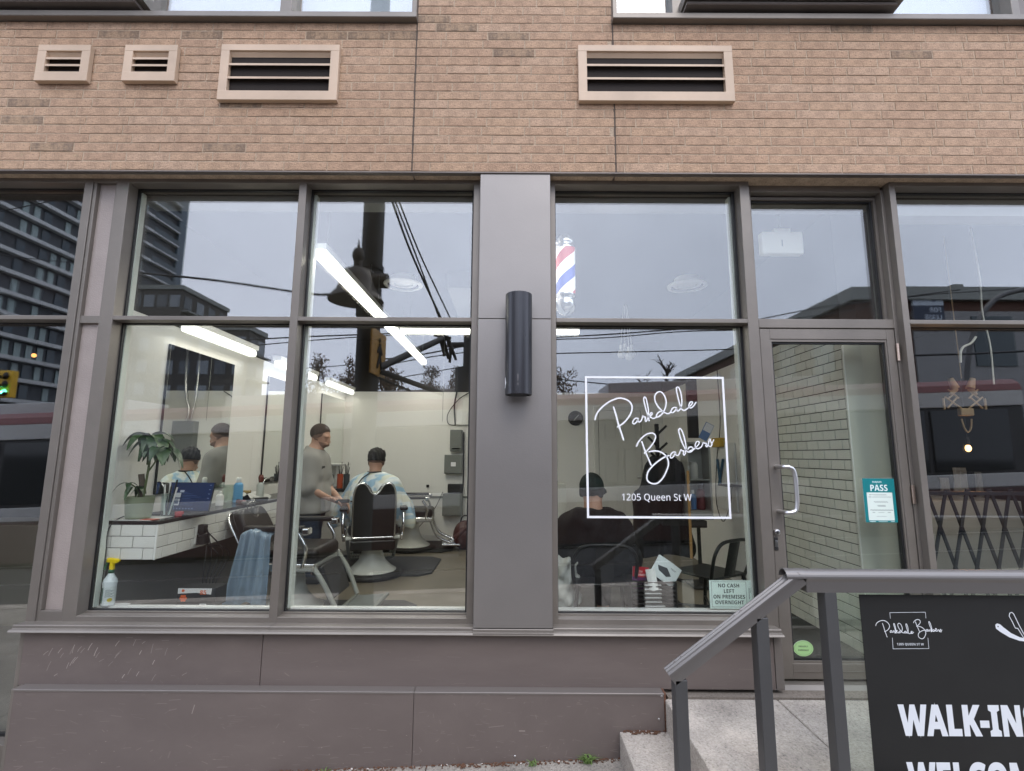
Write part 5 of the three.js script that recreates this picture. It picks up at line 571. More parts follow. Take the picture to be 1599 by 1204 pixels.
{ const X = 0.59, Z = -0.62, hc = [X - 0.005, 1.405, Z - 0.06], yaw = 1.05, t = thing('person', 'seated person from behind in a dark cap and black hooded top', 'person', [X, 0.83, Z]), H = headField(hc, yaw, -0.22, 0.98);
  const core = join(0.09, [bone([X - 0.11, 1.14, Z - 0.03], [X + 0.11, 1.14, Z - 0.03], 0.1, 0.1), bone([X - 0.08, 0.98, Z], [X + 0.08, 0.98, Z], 0.115, 0.115), bone([X - 0.08, 0.9, Z], [X + 0.08, 0.9, Z], 0.1, 0.1), bone([X - 0.18, 1.15, Z - 0.03], [X - 0.25, 0.93, Z - 0.04], 0.062, 0.05), bone([X + 0.18, 1.15, Z - 0.03], [X + 0.25, 0.93, Z - 0.04], 0.062, 0.05), bone([X - 0.25, 0.93, Z - 0.04], [X - 0.1, 0.97, Z - 0.3], 0.048, 0.034), bone([X + 0.25, 0.93, Z - 0.04], [X + 0.08, 0.98, Z - 0.3], 0.048, 0.034)]), legs = join(0.06, [0, 1].flatMap(i => { const s = i ? 1 : -1; return [bone([X + s * 0.09, 0.9, Z], [X + s * 0.13, 0.92, Z - 0.42], 0.085, 0.062), bone([X + s * 0.13, 0.92, Z - 0.42], [X + s * 0.13, 0.5, Z - 0.46], 0.06, 0.042), bone([X + s * 0.13, 0.44, Z - 0.44], [X + s * 0.14, 0.44, Z - 0.6], 0.04, 0.034)]; })), hd = join(0.03, [H.f, bone([X, 1.18, Z - 0.03], [X, 1.36, Z - 0.055], 0.075, 0.06)]);
  const hands = join(0.012, [...handBones([X - 0.1, 0.97, Z - 0.3], [0.5, 0.2, -0.8], [0.3, 0.9, 0]), ...handBones([X + 0.08, 0.98, Z - 0.3], [-0.5, 0.2, -0.8], [-0.3, 0.9, 0])]);
  part(t, 'body', [skinOf((x, y, z) => smin(core(x, y, z), legs(x, y, z), 0.06), [X - 0.36, 0.4, Z - 0.68], [X + 0.36, 1.3, Z + 0.18], 0.018), skinOf(hd, [X - 0.15, 1.2, Z - 0.2], [X + 0.15, 1.6, Z + 0.12], 0.007), skinOf(hands, [X - 0.2, 0.86, Z - 0.5], [X + 0.2, 1.1, Z - 0.22], 0.007)], A.skin); eyes(t, H, hc, yaw, -0.22, 0.98);
  const hood = join(0.05, [core, bone([X - 0.09, 1.215, Z + 0.05], [X + 0.09, 1.215, Z + 0.05], 0.045, 0.045), bone([X - 0.1, 1.21, Z + 0.04], [X - 0.08, 1.22, Z - 0.1], 0.05, 0.04), bone([X + 0.1, 1.21, Z + 0.04], [X + 0.08, 1.22, Z - 0.1], 0.05, 0.04), bone([X, 1.16, Z + 0.075], [X, 1.12, Z + 0.09], 0.05, 0.035)]);
  part(t, 'hooded_top', skinOf(clip((x, y, z) => hood(x, y, z) - 0.024 - wave(x, y, z, 1.4), (x, y, z) => 0.055 - Math.hypot(x - X, z - Z + 0.045) - (y < 1.2 ? 0.2 : 0), (x, y) => y - 1.29), [X - 0.38, 0.76, Z - 0.4], [X + 0.38, 1.34, Z + 0.22], 0.012), A.hoodie); part(t, 'trousers', skinOf((x, y, z) => Math.max(legs(x, y, z) - 0.018, 0.5 - y), [X - 0.28, 0.44, Z - 0.6], [X + 0.3, 1.04, Z + 0.14], 0.018), mat(0.02, 0.02, 0.024, 0.9)); for (const s of [-1, 1]) part(t, 'shoe', skinOf(clip(bone([X + s * 0.13, 0.445, Z - 0.42], [X + s * 0.14, 0.44, Z - 0.62], 0.05, 0.042), (x, y) => 0.402 - y), [X + s * 0.13 - 0.08, 0.38, Z - 0.7], [X + s * 0.13 + 0.1, 0.52, Z - 0.34], 0.012), A.black);
  const cap = mat(0.012, 0.024, 0.018, 0.85, 0, { map: T.fine });
  part(t, 'hair', skinOf((x, y, z) => { const [a, b, c] = H.inv(x, y, z); return Math.max(H.f(x, y, z) - 0.006, b - 0.03, -0.05 - b, a - 0.01); }, [X - 0.15, 1.3, Z - 0.2], [X + 0.15, 1.5, Z + 0.1], 0.007), A.hair);
  part(t, 'cap', skinOf((x, y, z) => { const [a, b, c] = H.inv(x, y, z); const crown = Math.max(ell([-0.012, 0.03, 0], [0.109, 0.104, 0.089])(a, b, c), -0.012 - b + (a + 0.1) * 0.16), brim = Math.max(Math.abs(b - 0.022 + (a - 0.1) * 0.25) - 0.006, Math.hypot((a - 0.09) / 1.15, c) - 0.078, 0.05 - a); return Math.min(crown, brim); }, [X - 0.24, 1.3, Z - 0.28], [X + 0.24, 1.56, Z + 0.12], 0.007), cap); }
{ // panelled door in the back wall
  const x0 = 1.30, x1 = 1.93, y1 = 2.33, z = ZB, t = thing('panel_door', 'white six panel door in the back wall', 'interior door', [(x0 + x1) / 2, FLR, z]), m = mat(0.68, 0.675, 0.63, 0.45);
  part(t, 'leaf', bx(x0, x1, FLR + 0.01, y1, z + 0.004, z + 0.03), m); part(t, 'frame', [rbx(x0 - 0.07, x0 - 0.008, FLR, y1 + 0.065, z, z + 0.04, 0.004), rbx(x1 + 0.008, x1 + 0.07, FLR, y1 + 0.065, z, z + 0.04, 0.004), rbx(x0 - 0.008, x1 + 0.008, y1 + 0.008, y1 + 0.065, z, z + 0.04, 0.004)], m); part(t, 'shadow_gap', [bx(x0 - 0.008, x0, FLR, y1 + 0.008, z, z + 0.012), bx(x1, x1 + 0.008, FLR, y1 + 0.008, z, z + 0.012)], A.black);
  for (const [ya, yb] of [[0.56, 1.12], [1.24, 1.78], [1.88, 2.18]]) for (const [a, b] of [[0.11, 0.44], [0.56, 0.89]]) { const xa = x0 + a * 0.63, xb = x0 + b * 0.63, r = []; const W = 0.016; r.push(bx(xa, xb, yb - W, yb, z + 0.03, z + 0.04), bx(xa, xb, ya, ya + W, z + 0.03, z + 0.04), bx(xa, xa + W, ya + W, yb - W, z + 0.03, z + 0.04), bx(xb - W, xb, ya + W, yb - W, z + 0.03, z + 0.04)); part(t, 'moulding', r, m); part(t, 'raised_panel', rbx(xa + 0.03, xb - 0.03, ya + 0.03, yb - 0.03, z + 0.028, z + 0.037, 0.004), m); }
  part(t, 'knob', ball(x1 - 0.05, 1.35, z + 0.07, 0.028), A.brushed);
}
{ const p = at(899, 653, ZB + 0.03), t = thing('wall_clock', 'round black wall clock on the back wall', 'clock', [p.x, p.y, ZB]); part(t, 'case', spin(lathe([[0, 0.02], [0.095, 0.02], [0.105, 0.03], [0.112, 0.025], [0.112, 0]], 0, 0, 0, 40), 0, 0, 0, Math.PI / 2, 0, 0), A.black, false); for (const [a, l] of [[-0.75, 0.07], [2.55, 0.05]]) { const g = rbx(-0.004, 0.004, -0.015, l, 0.024, 0.027, 0.001); g.rotateZ(a); part(t, 'hand', g, A.enamel, false); } for (let i = 0; i < 12; i++) { const g = bx(-0.002, 0.002, 0.08, 0.092, 0.024, 0.026); g.rotateZ(i * Math.PI / 6); part(t, 'hour_mark', g, A.greyBox, false); } }
{ // coat stand with a dark coat
  const z = -2.25, p = at(1025, 662, z), X = p.x, t = thing('coat_stand', 'black coat stand with short branching hooks in front of the white door', 'coat stand', [X, FLR, z]); part(t, 'pole', rbx(X - 0.02, X + 0.02, FLR, p.y, z - 0.02, z + 0.02, 0.006), A.chairMetal);
  for (const [y, s] of [[-0.02, 1], [-0.2, 1], [-0.28, -1], [-0.42, 1], [-0.14, -1]]) part(t, 'hook', rod([X + s * 0.005, p.y + y - 0.09, z + 0.01], [X + s * 0.1, p.y + y, z + 0.02], 0.014, 0.012), A.chairMetal); for (const a of [0.5, 2.6, 4.7]) part(t, 'foot', rod([X, FLR + 0.06, z], [X + 0.22 * Math.cos(a), FLR + 0.02, z + 0.22 * Math.sin(a)], 0.016), A.chairMetal);
  const c = thing('dark_coat', 'long black coat and bag hanging on the coat stand', 'coat', [X, 0.7, z + 0.06]), Zc = z + 0.08, f = join(0.07, [bone([X - 0.07, 1.62, Zc], [X - 0.17, 1.2, Zc], 0.05, 0.1), bone([X - 0.16, 1.25, Zc], [X - 0.17, 0.78, Zc], 0.1, 0.12), bone([X + 0.07, 1.58, Zc + 0.03], [X + 0.1, 1.46, Zc + 0.05], 0.1, 0.15, 1, 0.7), bone([X + 0.1, 1.46, Zc + 0.03], [X + 0.09, 1.28, Zc + 0.03], 0.15, 0.12, 1, 0.7), bone([X + 0.06, 1.3, Zc], [X + 0.12, 0.75, Zc], 0.13, 0.2, 1, 0.6), bone([X - 0.05, 1.1, Zc], [X - 0.08, 0.72, Zc], 0.13, 0.17, 1, 0.6)]);
  part(c, 'coat', skinOf(clip((x, y, zz) => f(x, y, zz) - 0.01 * Math.sin(x * 34 + y * 3) - 0.006 * Math.sin(x * 61), (x, y) => 0.66 + 0.03 * Math.sin(x * 9) - y), [X - 0.38, 0.6, Zc - 0.26], [X + 0.42, 1.78, Zc + 0.28], 0.016), mat(0.014, 0.014, 0.016, 0.9, 0, { map: T.fine })); }
{ // grey display cabinet with bottles and an extinguisher, on the right
  const z = -1.95, a = at(1072, 690, z), b = at(1114, 812, z), t = thing('display_cabinet', 'narrow grey metal cabinet with open front on a black stand', 'cabinet', [(a.x + b.x) / 2, FLR, z]), g = mat(0.30, 0.31, 0.285, 0.4, 0.2), x0 = a.x, x1 = b.x + 0.005, y0 = b.y, y1 = a.y;
  part(t, 'shell', [bx(x0, x1, y0, y1, z - 0.2, z - 0.19), rbx(x0, x0 + 0.02, y0, y1, z - 0.19, z, 0.003), rbx(x1 - 0.02, x1, y0, y1, z - 0.19, z, 0.003), rbx(x0 + 0.02, x1 - 0.02, y1 - 0.02, y1, z - 0.19, z, 0.003), rbx(x0 + 0.02, x1 - 0.02, y0, y0 + 0.09, z - 0.19, z, 0.003)], g); part(t, 'shelf', bx(x0 + 0.02, x1 - 0.02, y0 + 0.38, y0 + 0.39, z - 0.19, z - 0.01), g); part(t, 'stand', [rbx((x0 + x1) / 2 - 0.1, (x0 + x1) / 2 + 0.06, y0 - 0.08, y0 - 0.01, z - 0.15, z - 0.02, 0.01), rod([(x0 + x1) / 2, FLR, z - 0.1], [(x0 + x1) / 2, y0, z - 0.1], 0.018)], A.black); part(t, 'stand_foot', rbx(x0, x1, FLR, FLR + 0.03, z - 0.25, z + 0.05, 0.01), A.black);
  bottle('blue_bottle', 'blue bottle standing in the grey cabinet', 'bottle', x0 + 0.075, z - 0.1, cP, mat(0.05, 0.16, 0.34, 0.3), A.whiteGloss, kP, null, y0 + 0.09); bottle('fire_extinguisher', 'small dark red extinguisher in the grey cabinet', 'extinguisher', x0 + 0.15, z - 0.09, [[0, 0], [0.038, 0], [0.042, 0.01], [0.042, 0.17], [0.028, 0.2], [0, 0.2]], mat(0.10, 0.02, 0.025, 0.35), A.black, [[0, 0.2], [0.016, 0.2], [0.03, 0.235], [0.012, 0.25], [0, 0.25]], null, y0 + 0.09); bottle('white_bottle', 'white bottle on the upper shelf of the grey cabinet', 'bottle', x0 + 0.09, z - 0.1, [[0, 0], [0.045, 0], [0.045, 0.14], [0.03, 0.17], [0, 0.17]], mat(0.5, 0.5, 0.46, 0.5), null, null, null, y0 + 0.391);
  const c = at(1103, 674, z - 0.05), k = thing('leaning_card', 'blue and white card tilted on top of the grey cabinet', 'card', [c.x, c.y, z - 0.05]); const q = rbx(-0.045, 0.045, -0.09, 0.09, -0.004, 0.004, 0.002); q.rotateZ(-0.5); part(k, 'card', q, mat(0.12, 0.22, 0.42, 0.5), false); const q2 = bx(-0.04, 0.04, 0.0, 0.085, 0.0045, 0.006); q2.rotateZ(-0.5); part(k, 'white_part', q2, A.vinyl, false);
  const o = at(1082, 640, z - 0.3); solo('dark_strip', [rbx(o.x - 0.055, o.x + 0.055, a.y + 0.05, a.y + 0.78, z - 0.34, z - 0.3, 0.004)], A.black, 'tall narrow dark panel standing above the grey cabinet', 'panel');  // plain black panel standing in for a dark upright strip
  const s = at(1074, 735, z + 0.05), s2 = at(1074, 872, z + 0.05); solo('wooden_stick', rod([s.x, s2.y, z + 0.05], [s.x, s.y, z + 0.05], 0.013), mat(0.42, 0.24, 0.08, 0.6), 'tan wooden stick leaning left of the grey cabinet', 'stick');
}
{ // white tool board on the right wall
  const X = XR - 0.004, zOf = u => 3 - XR * FL / (u - 800), t = thing('tool_board', 'white board with blue handled tools on the right wall', 'board', [XR, 1.2, zOf(1130)]); part(t, 'board', rbx(X - 0.014, X, 1.10, 1.80, zOf(1113), zOf(1146), 0.003), mat(0.68, 0.69, 0.67, 0.5)); for (const [u, a] of [[1121, 0.05], [1130, -0.14]]) part(t, 'tool', [rod([X - 0.03, 1.35, zOf(u) + a], [X - 0.03, 1.63, zOf(u)], 0.014)], mat(0.02, 0.09, 0.16, 0.4)); solo('yellow_tool', rbx(X - 0.06, X, 1.76, 1.86, zOf(1117), zOf(1131), 0.012), mat(0.55, 0.34, 0.015, 0.45), 'yellow tool hanging at the top of the white board', 'tool'); solo('wall_bracket', rbx(X - 0.14, X, 1.36, 1.38, zOf(1138), zOf(1154), 0.004), A.black, 'small black shelf on the right wall beside the white board', 'shelf'); solo('loose_cable', tube([[X - 0.02, 2.6, zOf(1127)], [X - 0.02, 2.0, zOf(1127)], [X - 0.03, 1.6, zOf(1120)], [X - 0.04, 1.15, zOf(1118)], [X - 0.05, 0.98, zOf(1128)], [X - 0.04, 1.2, zOf(1140)], [X - 0.03, 1.36, zOf(1142)]], 0.005, 50, 6), A.black, 'thin black cable looping down the right wall', 'cable'); }
solo('drawer_unit', [rbx(0.42, 0.70, FLR, 1.30, -3.95, -3.5, 0.006)], mat(0.66, 0.66, 0.6, 0.4), 'tall pale drawer unit just right of the column', 'drawers');
{ const f = join(0.05, [ell([0.33, 0.72, -0.52], [0.13, 0.16, 0.14]), ell([0.36, 0.9, -0.5], [0.08, 0.08, 0.07]), ell([0.28, 0.55, -0.5], [0.14, 0.12, 0.13])]); solo('plastic_bag', skinOf((x, y, z) => f(x, y, z) - 0.02 * Math.sin(x * 40 + y * 25) * Math.sin(z * 35 + y * 30) - 0.01 * Math.sin(x * 80 - y * 50), [0.1, 0.4, -0.75], [0.55, 1.05, -0.3], 0.014), mat(0.42, 0.43, 0.40, 0.45), 'crumpled pale bag beside the waiting person, next to the column', 'bag'); }
{ // magazine rack
  const z = -0.26, a = at(986, 909, z), b = at(1057, 909, z), y0 = 0.69, t = thing('magazine_rack', 'black slotted magazine rack by the window', 'magazine rack', [(a.x + b.x) / 2, y0, z]); part(t, 'shell', [bx(a.x, a.x + 0.006, y0, a.y, z - 0.2, z), bx(b.x - 0.006, b.x, y0, a.y, z - 0.2, z), bx(a.x + 0.006, b.x - 0.006, y0, a.y, z - 0.2, z - 0.194)], A.black); const n = 7, h = (a.y - y0) / n; for (let i = 0; i <= n; i++) { const y = y0 + i * h; part(t, 'tray', bx(a.x + 0.006, b.x - 0.006, y - (i ? 0.006 : 0), y, z - 0.194, z - 0.002), A.black); if (i < n) { const m = solo('magazine', rbx(a.x + 0.085, b.x - 0.095 + (i < 2 ? 0.02 : 0), y + 0.001, y + h * 0.3, z - 0.18, z - 0.008, 0.002), i === 0 ? mat(0.5, 0.3, 0.3, 0.5) : mat(0.62, 0.64, 0.62, 0.5), 'magazine lying in slot ' + ['one, the lowest', 'two', 'three', 'four', 'five', 'six', 'seven, the highest'][i] + ' of the black rack', 'magazine', 'magazines in the slotted rack'); } }
  const rt = canvasTex(256, 256, (c, w, h) => { c.fillStyle = '#b02430'; c.fillRect(0, 0, w, h); c.fillStyle = '#5a2a55'; c.fillRect(0, h * 0.45, w, h * 0.55); c.fillStyle = '#f0e0dc'; c.font = '34px serif'; c.fillText('The', 90, 62); c.font = 'bold 40px serif'; c.fillText('Economist', 40, 100); c.font = 'bold 52px sans-serif'; c.fillText('88-S', 90, 226); }), wt = canvasTex(256, 256, (c, w, h) => { c.fillStyle = '#d3dcda'; c.fillRect(0, 0, w, h); c.fillStyle = '#3a3d40'; c.beginPath(); c.moveTo(30, 120); c.lineTo(120, 90); c.lineTo(190, 150); c.lineTo(150, 190); c.lineTo(60, 170); c.fill(); c.fillStyle = '#555'; c.fillRect(150, 60, 60, 5); c.fillRect(155, 72, 50, 4); });
  const mag = (u, v, w, h, rz, rx, m, l, zz) => { const p = at(u, v, zz), k = thing('magazine', l, 'magazine', [p.x, p.y, zz], 'magazines standing in the rack'); const f = cloth((s, q) => [(s - 0.5) * w, (q - 0.5) * h, 0.012 * Math.sin(s * 3) + 0.01 * q], 10, 10), bk = bx(-w / 2 + 0.002, w / 2 - 0.002, -h / 2 + 0.002, h / 2 - 0.002, -0.006, -0.001); for (const g of [f, bk]) { g.rotateX(rx); g.rotateZ(rz); } part(k, 'cover', f, m, false); part(k, 'pages', bk, A.vinyl, false); };
  mag(1000, 903, 0.105, 0.14, -0.08, -0.2, mat(0.95, 0.95, 0.95, 0.3, 0, { map: rt }), 'red magazine standing in the rack', -0.32); mag(1039, 892, 0.17, 0.13, -0.62, -0.25, mat(0.95, 0.95, 0.95, 0.3, 0, { map: wt }), 'large pale magazine tilted on the rack', -0.30); mag(1018, 905, 0.06, 0.13, 0.15, -0.15, mat(0.8, 0.82, 0.78, 0.4), 'folded white leaflet between the red and pale magazines', -0.28);
}
// ---------- lettering and stickers on the glass ----------
const GF = GZ + 0.0025; // just in front of the outer face
const font = await new FontLoader().loadAsync('fonts/droid/droid_sans_regular.typeface.json');
const L1 = (x, y) => [910 + x / 6.6625, 580 + y / 6.6625], L2 = (x, y) => [910 + x / 6.6625, 660 + y / 6.6625];
const STROKES = [[1, [128, 500, 136, 462, 170, 405, 232, 345, 305, 300, 380, 278, 440, 288, 490, 318, 513, 368, 504, 425, 470, 485, 420, 540, 362, 577], 16], [1, [320, 370, 345, 450, 370, 545, 396, 625, 424, 710], 17],
  [1, [578, 492, 556, 486, 530, 505, 520, 533, 532, 546, 556, 530, 578, 498, 576, 518, 590, 527, 608, 510, 618, 486, 627, 462, 634, 471, 652, 475, 648, 502, 656, 522, 668, 508], 13], [1, [668, 505, 684, 455, 682, 395, 670, 330, 655, 275, 642, 266, 634, 288, 645, 345, 662, 410, 680, 465, 690, 514], 13], [1, [688, 470, 700, 445, 715, 428, 722, 440, 708, 460, 690, 466, 710, 478, 732, 490, 752, 484, 768, 474], 12],
  [1, [840, 418, 806, 416, 778, 436, 766, 462, 776, 474, 802, 462, 836, 428, 860, 372, 868, 315, 850, 255, 818, 216, 785, 214, 756, 240, 748, 280, 764, 335, 805, 390, 850, 426, 888, 440, 915, 424], 14], [1, [976, 378, 950, 374, 925, 395, 918, 420, 930, 430, 955, 415, 976, 384, 976, 402, 990, 412, 1010, 398], 13], [1, [1010, 398, 1028, 350, 1030, 290, 1016, 210, 995, 166, 978, 166, 975, 200, 988, 260, 1008, 335, 1030, 392, 1052, 407, 1076, 396], 13], [1, [1076, 396, 1108, 368, 1138, 335, 1140, 318, 1122, 318, 1106, 342, 1104, 368, 1122, 380, 1150, 362, 1178, 322], 13],
  [2, [560, 245, 574, 210, 622, 152, 680, 114, 735, 112, 757, 140, 742, 196, 695, 262, 640, 320], 14], [2, [614, 198, 645, 285, 680, 368, 711, 442], 15], [2, [690, 302, 750, 294, 820, 310, 872, 356, 892, 425, 872, 500, 826, 585, 770, 632, 710, 630, 671, 596, 676, 520, 728, 450, 800, 390, 856, 356, 895, 342], 15],
  [2, [966, 306, 938, 308, 912, 340, 914, 366, 935, 362, 964, 318, 968, 334, 988, 342, 1006, 322], 12], [2, [1006, 322, 1017, 288, 1023, 280, 1030, 291, 1050, 294, 1045, 322, 1054, 338, 1068, 318], 12], [2, [1066, 316, 1074, 255, 1062, 180, 1036, 95, 1012, 60, 998, 76, 1008, 130, 1036, 210, 1068, 275, 1094, 304, 1130, 300, 1148, 276, 1134, 254, 1110, 256, 1094, 276], 13], [2, [1112, 294, 1150, 280, 1178, 256, 1206, 224, 1210, 202, 1194, 194, 1174, 214, 1170, 250, 1194, 272, 1236, 250], 12], [2, [1236, 250, 1250, 214, 1256, 203, 1263, 213, 1285, 215, 1280, 240, 1290, 252, 1304, 228], 12], [2, [1304, 228, 1316, 182, 1323, 170, 1332, 196, 1345, 222, 1330, 248, 1302, 238], 12], [2, [1340, 216, 1352, 200, 1362, 178], 10]];
const inkLines = []; // strokes in metres on the glass, kept for the small logo too
function ribbon(pts, w, z) { // flat stroke with round ends
  const c = new THREE.CatmullRomCurve3(pts, false, 'centripetal'), n = pts.length * 8, P = c.getPoints(n), pos = [], ix = [];
  for (let i = 0; i <= n; i++) { const a = P[Math.max(0, i - 1)], b = P[Math.min(n, i + 1)], dx = b.x - a.x, dy = b.y - a.y, l = Math.hypot(dx, dy) || 1; pos.push(P[i].x - dy / l * w / 2, P[i].y + dx / l * w / 2, z, P[i].x + dy / l * w / 2, P[i].y - dx / l * w / 2, z); if (i) { const k = i * 2; ix.push(k - 2, k - 1, k, k - 1, k + 1, k); } }
  const g = new THREE.BufferGeometry(); g.setAttribute('position', new THREE.Float32BufferAttribute(pos, 3)); g.setIndex(ix); g.computeVertexNormals(); const caps = [P[0], P[n]].map(p => { const q = new THREE.CircleGeometry(w / 2, 12); q.translate(p.x, p.y, z + 0.0001); return clean(q); }); return [clean(g), ...caps];
}
{
  const t = thing('window_lettering', 'white vinyl frame and script shop name on the right shop window', 'lettering', [0.83, 1.3, GF]), words = [[], []];
  STROKES.forEach(([w, p, th], k) => { const pts = []; for (let i = 0; i < p.length; i += 2) { const [u, v] = (w === 1 ? L1 : L2)(p[i], p[i + 1]), q = at(u, v, GF); pts.push(q); } inkLines.push([w, pts]); words[w - 1].push(...ribbon(pts, th / 6.6625 * 0.00392 * 1.0, GF + k * 0.00005)); });
  part(t, 'script_word', words[0], A.vinyl); part(t, 'script_word', words[1], A.vinyl);
  const a = at(...L1(22, 48), GF), b = at(...L1(1470, 58), GF), c = at(...L2(1545, 1003), GF), d = at(...L2(45, 992), GF), x0 = (a.x + d.x) / 2, x1 = (b.x + c.x) / 2, y1 = (a.y + b.y) / 2, y0 = (c.y + d.y) / 2, w = 0.0128;
  part(t, 'border', [bx(x0, x1, y1 - w, y1, GF - 0.002, GF), bx(x0, x1, y0, y0 + w, GF - 0.002, GF), bx(x0, x0 + w, y0 + w, y1 - w, GF - 0.002, GF), bx(x1 - w, x1, y0 + w, y1 - w, GF - 0.002, GF)], A.vinyl);
  const e = at(...L2(408, 806), GF), f = at(...L2(1135, 815), GF), sh = font.generateShapes('1205 Queen St W', 1), g = new THREE.ShapeGeometry(sh, 6); g.computeBoundingBox(); const s = (f.x - e.x) / (g.boundingBox.max.x - g.boundingBox.min.x); g.translate(-g.boundingBox.min.x, 0, 0); g.scale(s, s, 1); g.translate(e.x, (e.y + f.y) / 2, GF); part(t, 'address', clean(g), A.vinyl);
}
function sticker(name, label, cat, a, b, z, tex, oval) { const t = thing(name, label, cat, [(a.x + b.x) / 2, b.y, z]); const w = Math.abs(b.x - a.x), h = Math.abs(a.y - b.y); let g, k; if (oval) { g = new THREE.CircleGeometry(0.5, 40); k = new THREE.CylinderGeometry(0.5, 0.5, 0.001, 40); k.rotateX(Math.PI / 2); } else { g = new THREE.PlaneGeometry(1, 1); k = new THREE.BoxGeometry(1, 1, 0.001); } for (const q of [g, k]) { q.scale(w, h, 1); q.translate(0, h / 2, q === k ? -0.0007 : 0); } part(t, 'print', clean(g), mat(0.92, 0.92, 0.92, 0.4, 0, { map: tex }), false); part(t, 'backing', clean(k), A.vinyl, false); }
sticker('window_notice', 'white notice about no cash left overnight, low in the right window', 'notice', at(1107, 906, -0.125), at(1177, 951, -0.125), -0.125, canvasTex(512, 336, (c, w, h) => { c.fillStyle = '#e4f6ee'; c.fillRect(0, 0, w, h); c.strokeStyle = '#1c2422'; c.lineWidth = 3; c.strokeRect(26, 18, 410, h - 40); c.fillStyle = '#141a19'; c.textAlign = 'center'; c.font = 'bold 60px sans-serif'; c.fillStyle = '#0c1110'; ['NO CASH', 'LEFT', 'ON PREMISES', 'OVERNIGHT'].forEach((s, i) => c.fillText(s, 231, 84 + i * 66, 380)); c.fillRect(466, 90, 5, 130); c.fillRect(480, 90, 4, 60); }));
sticker('inspection_sign', 'teal and white inspection pass sign on the shop door', 'sign', at(1346, 747, -0.0765), at(1402.5, 816, -0.0765), -0.0765, canvasTex(512, 640, (c, w, h) => { c.fillStyle = '#0d7d80'; c.fillRect(0, 0, w, h); c.fillStyle = '#e4efe4'; c.fillRect(52, 206, 412, 404); c.fillStyle = '#eef6f0'; c.textAlign = 'center'; c.font = 'bold 34px sans-serif'; c.fillText('BodySafe', 236, 62); c.font = 'bold 128px sans-serif'; c.fillText('PASS', 256, 184, 360); c.strokeStyle = '#30383a'; c.lineWidth = 3; const sc = (x, y, l, a) => { c.beginPath(); c.moveTo(x, y); for (let i = 1; i <= 24; i++) c.lineTo(x + l * i / 24, y + a * Math.sin(i * 2.1 + x)); c.stroke(); }; sc(90, 240, 40, 2); sc(140, 240, 230, 9); sc(80, 272, 40, 2); sc(130, 272, 310, 7); c.fillRect(80, 304, 350, 2); sc(160, 344, 220, 13); sc(210, 402, 130, 13); c.lineWidth = 6; sc(90, 462, 360, 4); c.lineWidth = 2; sc(120, 496, 40, 3); sc(210, 496, 100, 3); sc(360, 496, 50, 3); c.fillRect(90, 524, 350, 2); sc(180, 552, 160, 2); c.fillStyle = '#eef6f0'; c.fillRect(60, 622, 100, 7); c.fillRect(200, 622, 150, 5); c.fillRect(400, 622, 60, 7); }));
sticker('door_sticker', 'pale green oval sticker low on the door glass', 'sticker', at(1238, 1000, -0.0765), at(1271, 1025, -0.0765), -0.0765, canvasTex(512, 384, (c, w, h) => { c.fillStyle = '#a8cf8e'; c.fillRect(0, 0, w, h); c.strokeStyle = '#5e8055'; c.lineWidth = 5; c.beginPath(); c.ellipse(256, 192, 225, 165, 0, 0, 7); c.stroke(); c.fillStyle = '#22301f'; c.textAlign = 'center'; c.font = 'bold 54px sans-serif'; c.fillText('PROUDLY', 256, 165, 300); c.fillText('PARKDALE', 256, 255, 360); }), true);
